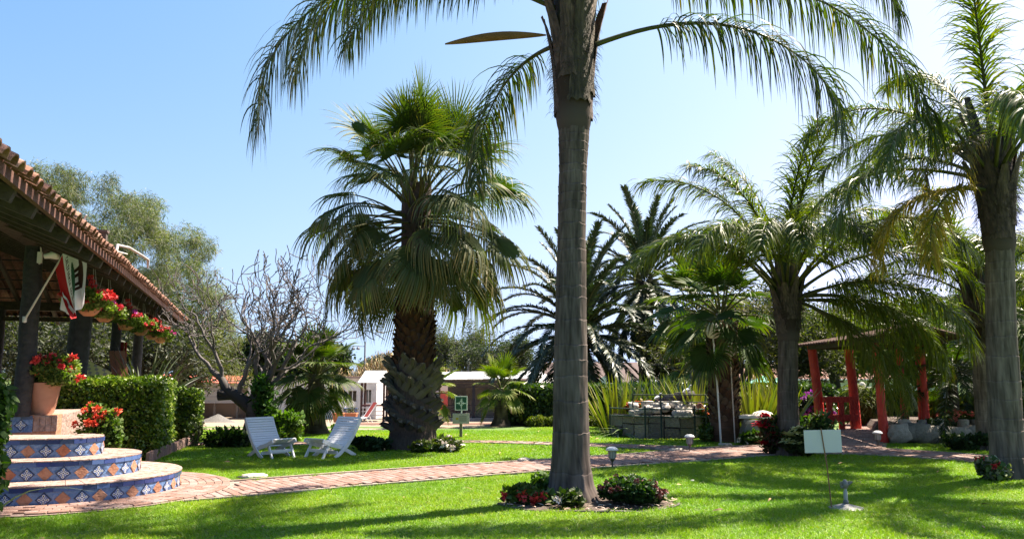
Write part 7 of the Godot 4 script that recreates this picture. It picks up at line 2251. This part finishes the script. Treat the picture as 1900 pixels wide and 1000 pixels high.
	m.lathe([Vector2(0, 0.225), Vector2(0.03, 0.23), Vector2(0.036, 0.27), Vector2(0.03, 0.3), Vector2(0.014, 0.325), Vector2(0, 0.33)], 10, [C(0.14, 0.13, 0.12)])
	m.bar(Vector3(-0.045, 0.292, 0.0), Vector3(0.06, 0.3, 0.0), 0.03, 0.018, C(0.12, 0.11, 0.1))
	m.bar(Vector3(-0.045, 0.245, 0.0), Vector3(-0.045, 0.3, 0.0), 0.025, 0.02, C(0.1, 0.1, 0.09), Vector3.RIGHT)
	part(t, "head", m, vc("metal", 0.45, 0.6))
	# flat stones at the path edges
	var fs := [["pale flat stone on the path edge left of the tall ringed stem", 0.2, 14.6, 0.2], ["pale flat stone on the path edge in front of the left lounger", -3.85, 12.25, 0.24], ["pale flat stone beside the path lamp near the pond", 3.28, 16.55, 0.2], ["pale flat stone at the left of the tall palm foot", 0.42, 11.4, 0.14], ["pale flat stone on the far edge of the path by the bench", 4.6, 17.75, 0.18]]
	for s in fs:
		var o := thing("flat_stone", s[0], "stone", V(s[1], 0.02, s[2]), rr(0, 3), "flat stones along the path")
		part(o, "slab", rock(int(s[3] * 1000), Vector3(s[3], 0.045, s[3] * 0.7), C(0.5, 0.46, 0.4)), rocks())
	t = thing("white_pebble", "tiny white scrap lying on the lawn left of the sign board", "litter", V(2.55, 0.03, 11.7))
	part(t, "scrap", rock(5, Vector3(0.03, 0.015, 0.02), C(0.7, 0.7, 0.7)), rocks())

func build_grass() -> void:
	R.seed = 140
	var tuft := func(side: float, blades: int, h: float, w: float) -> ArrayMesh:
		var m := MB.new()
		for k in blades:
			var a := Vector3(rr(-0.5, 0.5) * side, 0, rr(-0.5, 0.5) * side)
			var lean := Vector3(rr(-1.3, 1.3), 1.0, rr(-1.3, 1.3)).normalized()
			var q := R.randf()
			var c := C(0.15, 0.27, 0.017).lerp(C(0.25, 0.4, 0.03), q)
			if R.randf() < 0.06: c = C(0.3, 0.29, 0.08)
			m.leaf(a, lean, Vector3(rr(-1, 1), 0, rr(-1, 1)).normalized(), h * rr(0.6, 1.3), w, rr(0.3, 1.2), 2, c, c, 0.9)
		return m.mesh()
	var near: ArrayMesh = tuft.call(0.3, 230, 0.055, 0.0055)
	var near2: ArrayMesh = tuft.call(0.3, 230, 0.05, 0.006)
	var far: ArrayMesh = tuft.call(0.5, 260, 0.05, 0.011)
	var mat := vc("grass", 0.5, 0.4, C(0.9, 0.95, 0.15))
	var sets := [[], [], []]
	var nz := FastNoiseLite.new()
	nz.frequency = 0.35
	nz.seed = 4
	var cols := [[], [], []]
	var d := 6.4
	while d < 24.4:
		var close := d < 14.0
		var step := 0.2 if close else 0.32
		var half := d * 0.70 + 0.8
		var x := -half
		while x < half:
			var px := x + rr(-0.08, 0.08)
			var pd := d + rr(-0.08, 0.08)
			if is_lawn(px, pd, 0.035 if close else 0.08):
				var k := (R.randi() % 2) if close else 2
				var tone := nz.get_noise_2d(px, pd)
				var fine := nz.get_noise_2d(px * 4.0 + 30.0, pd * 4.0)
				sets[k].append(Transform3D(Basis(Vector3.UP, rr(0, TAU)) * Basis.from_scale(Vector3(1, rr(0.75, 1.15) * (1.0 + fine * 0.25), 1)), V(px, -0.004, pd)))
				cols[k].append(Color(1.0 + tone * 0.5 + fine * 0.25, 1.0 + tone * 0.2 + fine * 0.16, 1.0 + tone * 0.2))
			x += step
		d += step
	var t0 := many(self, "lawn_grass", near, mat, sets[0], cols[0])
	tag(t0, "short mown bright green grass of the front lawn", "grass")
	many(t0, "grass_blades", near2, mat, sets[1], cols[1])
	tag(many(self, "lawn_grass", far, mat, sets[2], cols[2]), "short mown grass of the lawn beyond the brick path", "grass")
	# fallen dry leaves
	var lf := MB.new()
	lf.leaf(Vector3(-0.05, 0, 0), Vector3(1, 0.2, 0).normalized(), Vector3(0, 0.2, 1), 0.11, 0.03, 0.8, 4, WHITE, WHITE)
	var fx := []
	var fc := []
	for k in 700:
		var q := Vector2(rr(-8, 9), rr(6.8, 22.0))
		if not is_lawn(q.x, q.y, 0.05): continue
		if k % 6 == 0:
			fx.append(Transform3D(Basis.from_euler(Vector3(rr(-0.5, 0.5), rr(0, TAU), rr(-0.4, 0.4))) * Basis.from_scale(Vector3.ONE * rr(0.5, 1.4)), V(q.x, 0.05, q.y)))
			fc.append(vary([C(0.26, 0.17, 0.08), C(0.34, 0.27, 0.14), C(0.16, 0.09, 0.05)][k % 3], 0.25))
	tag(many(self, "fallen_leaves", lf.mesh(), vc("litter", 0.9), fx, fc), "scattered dry leaves fallen on the lawn", "leaves")
	print("grass ", sets[0].size(), " ", sets[1].size(), " ", sets[2].size())
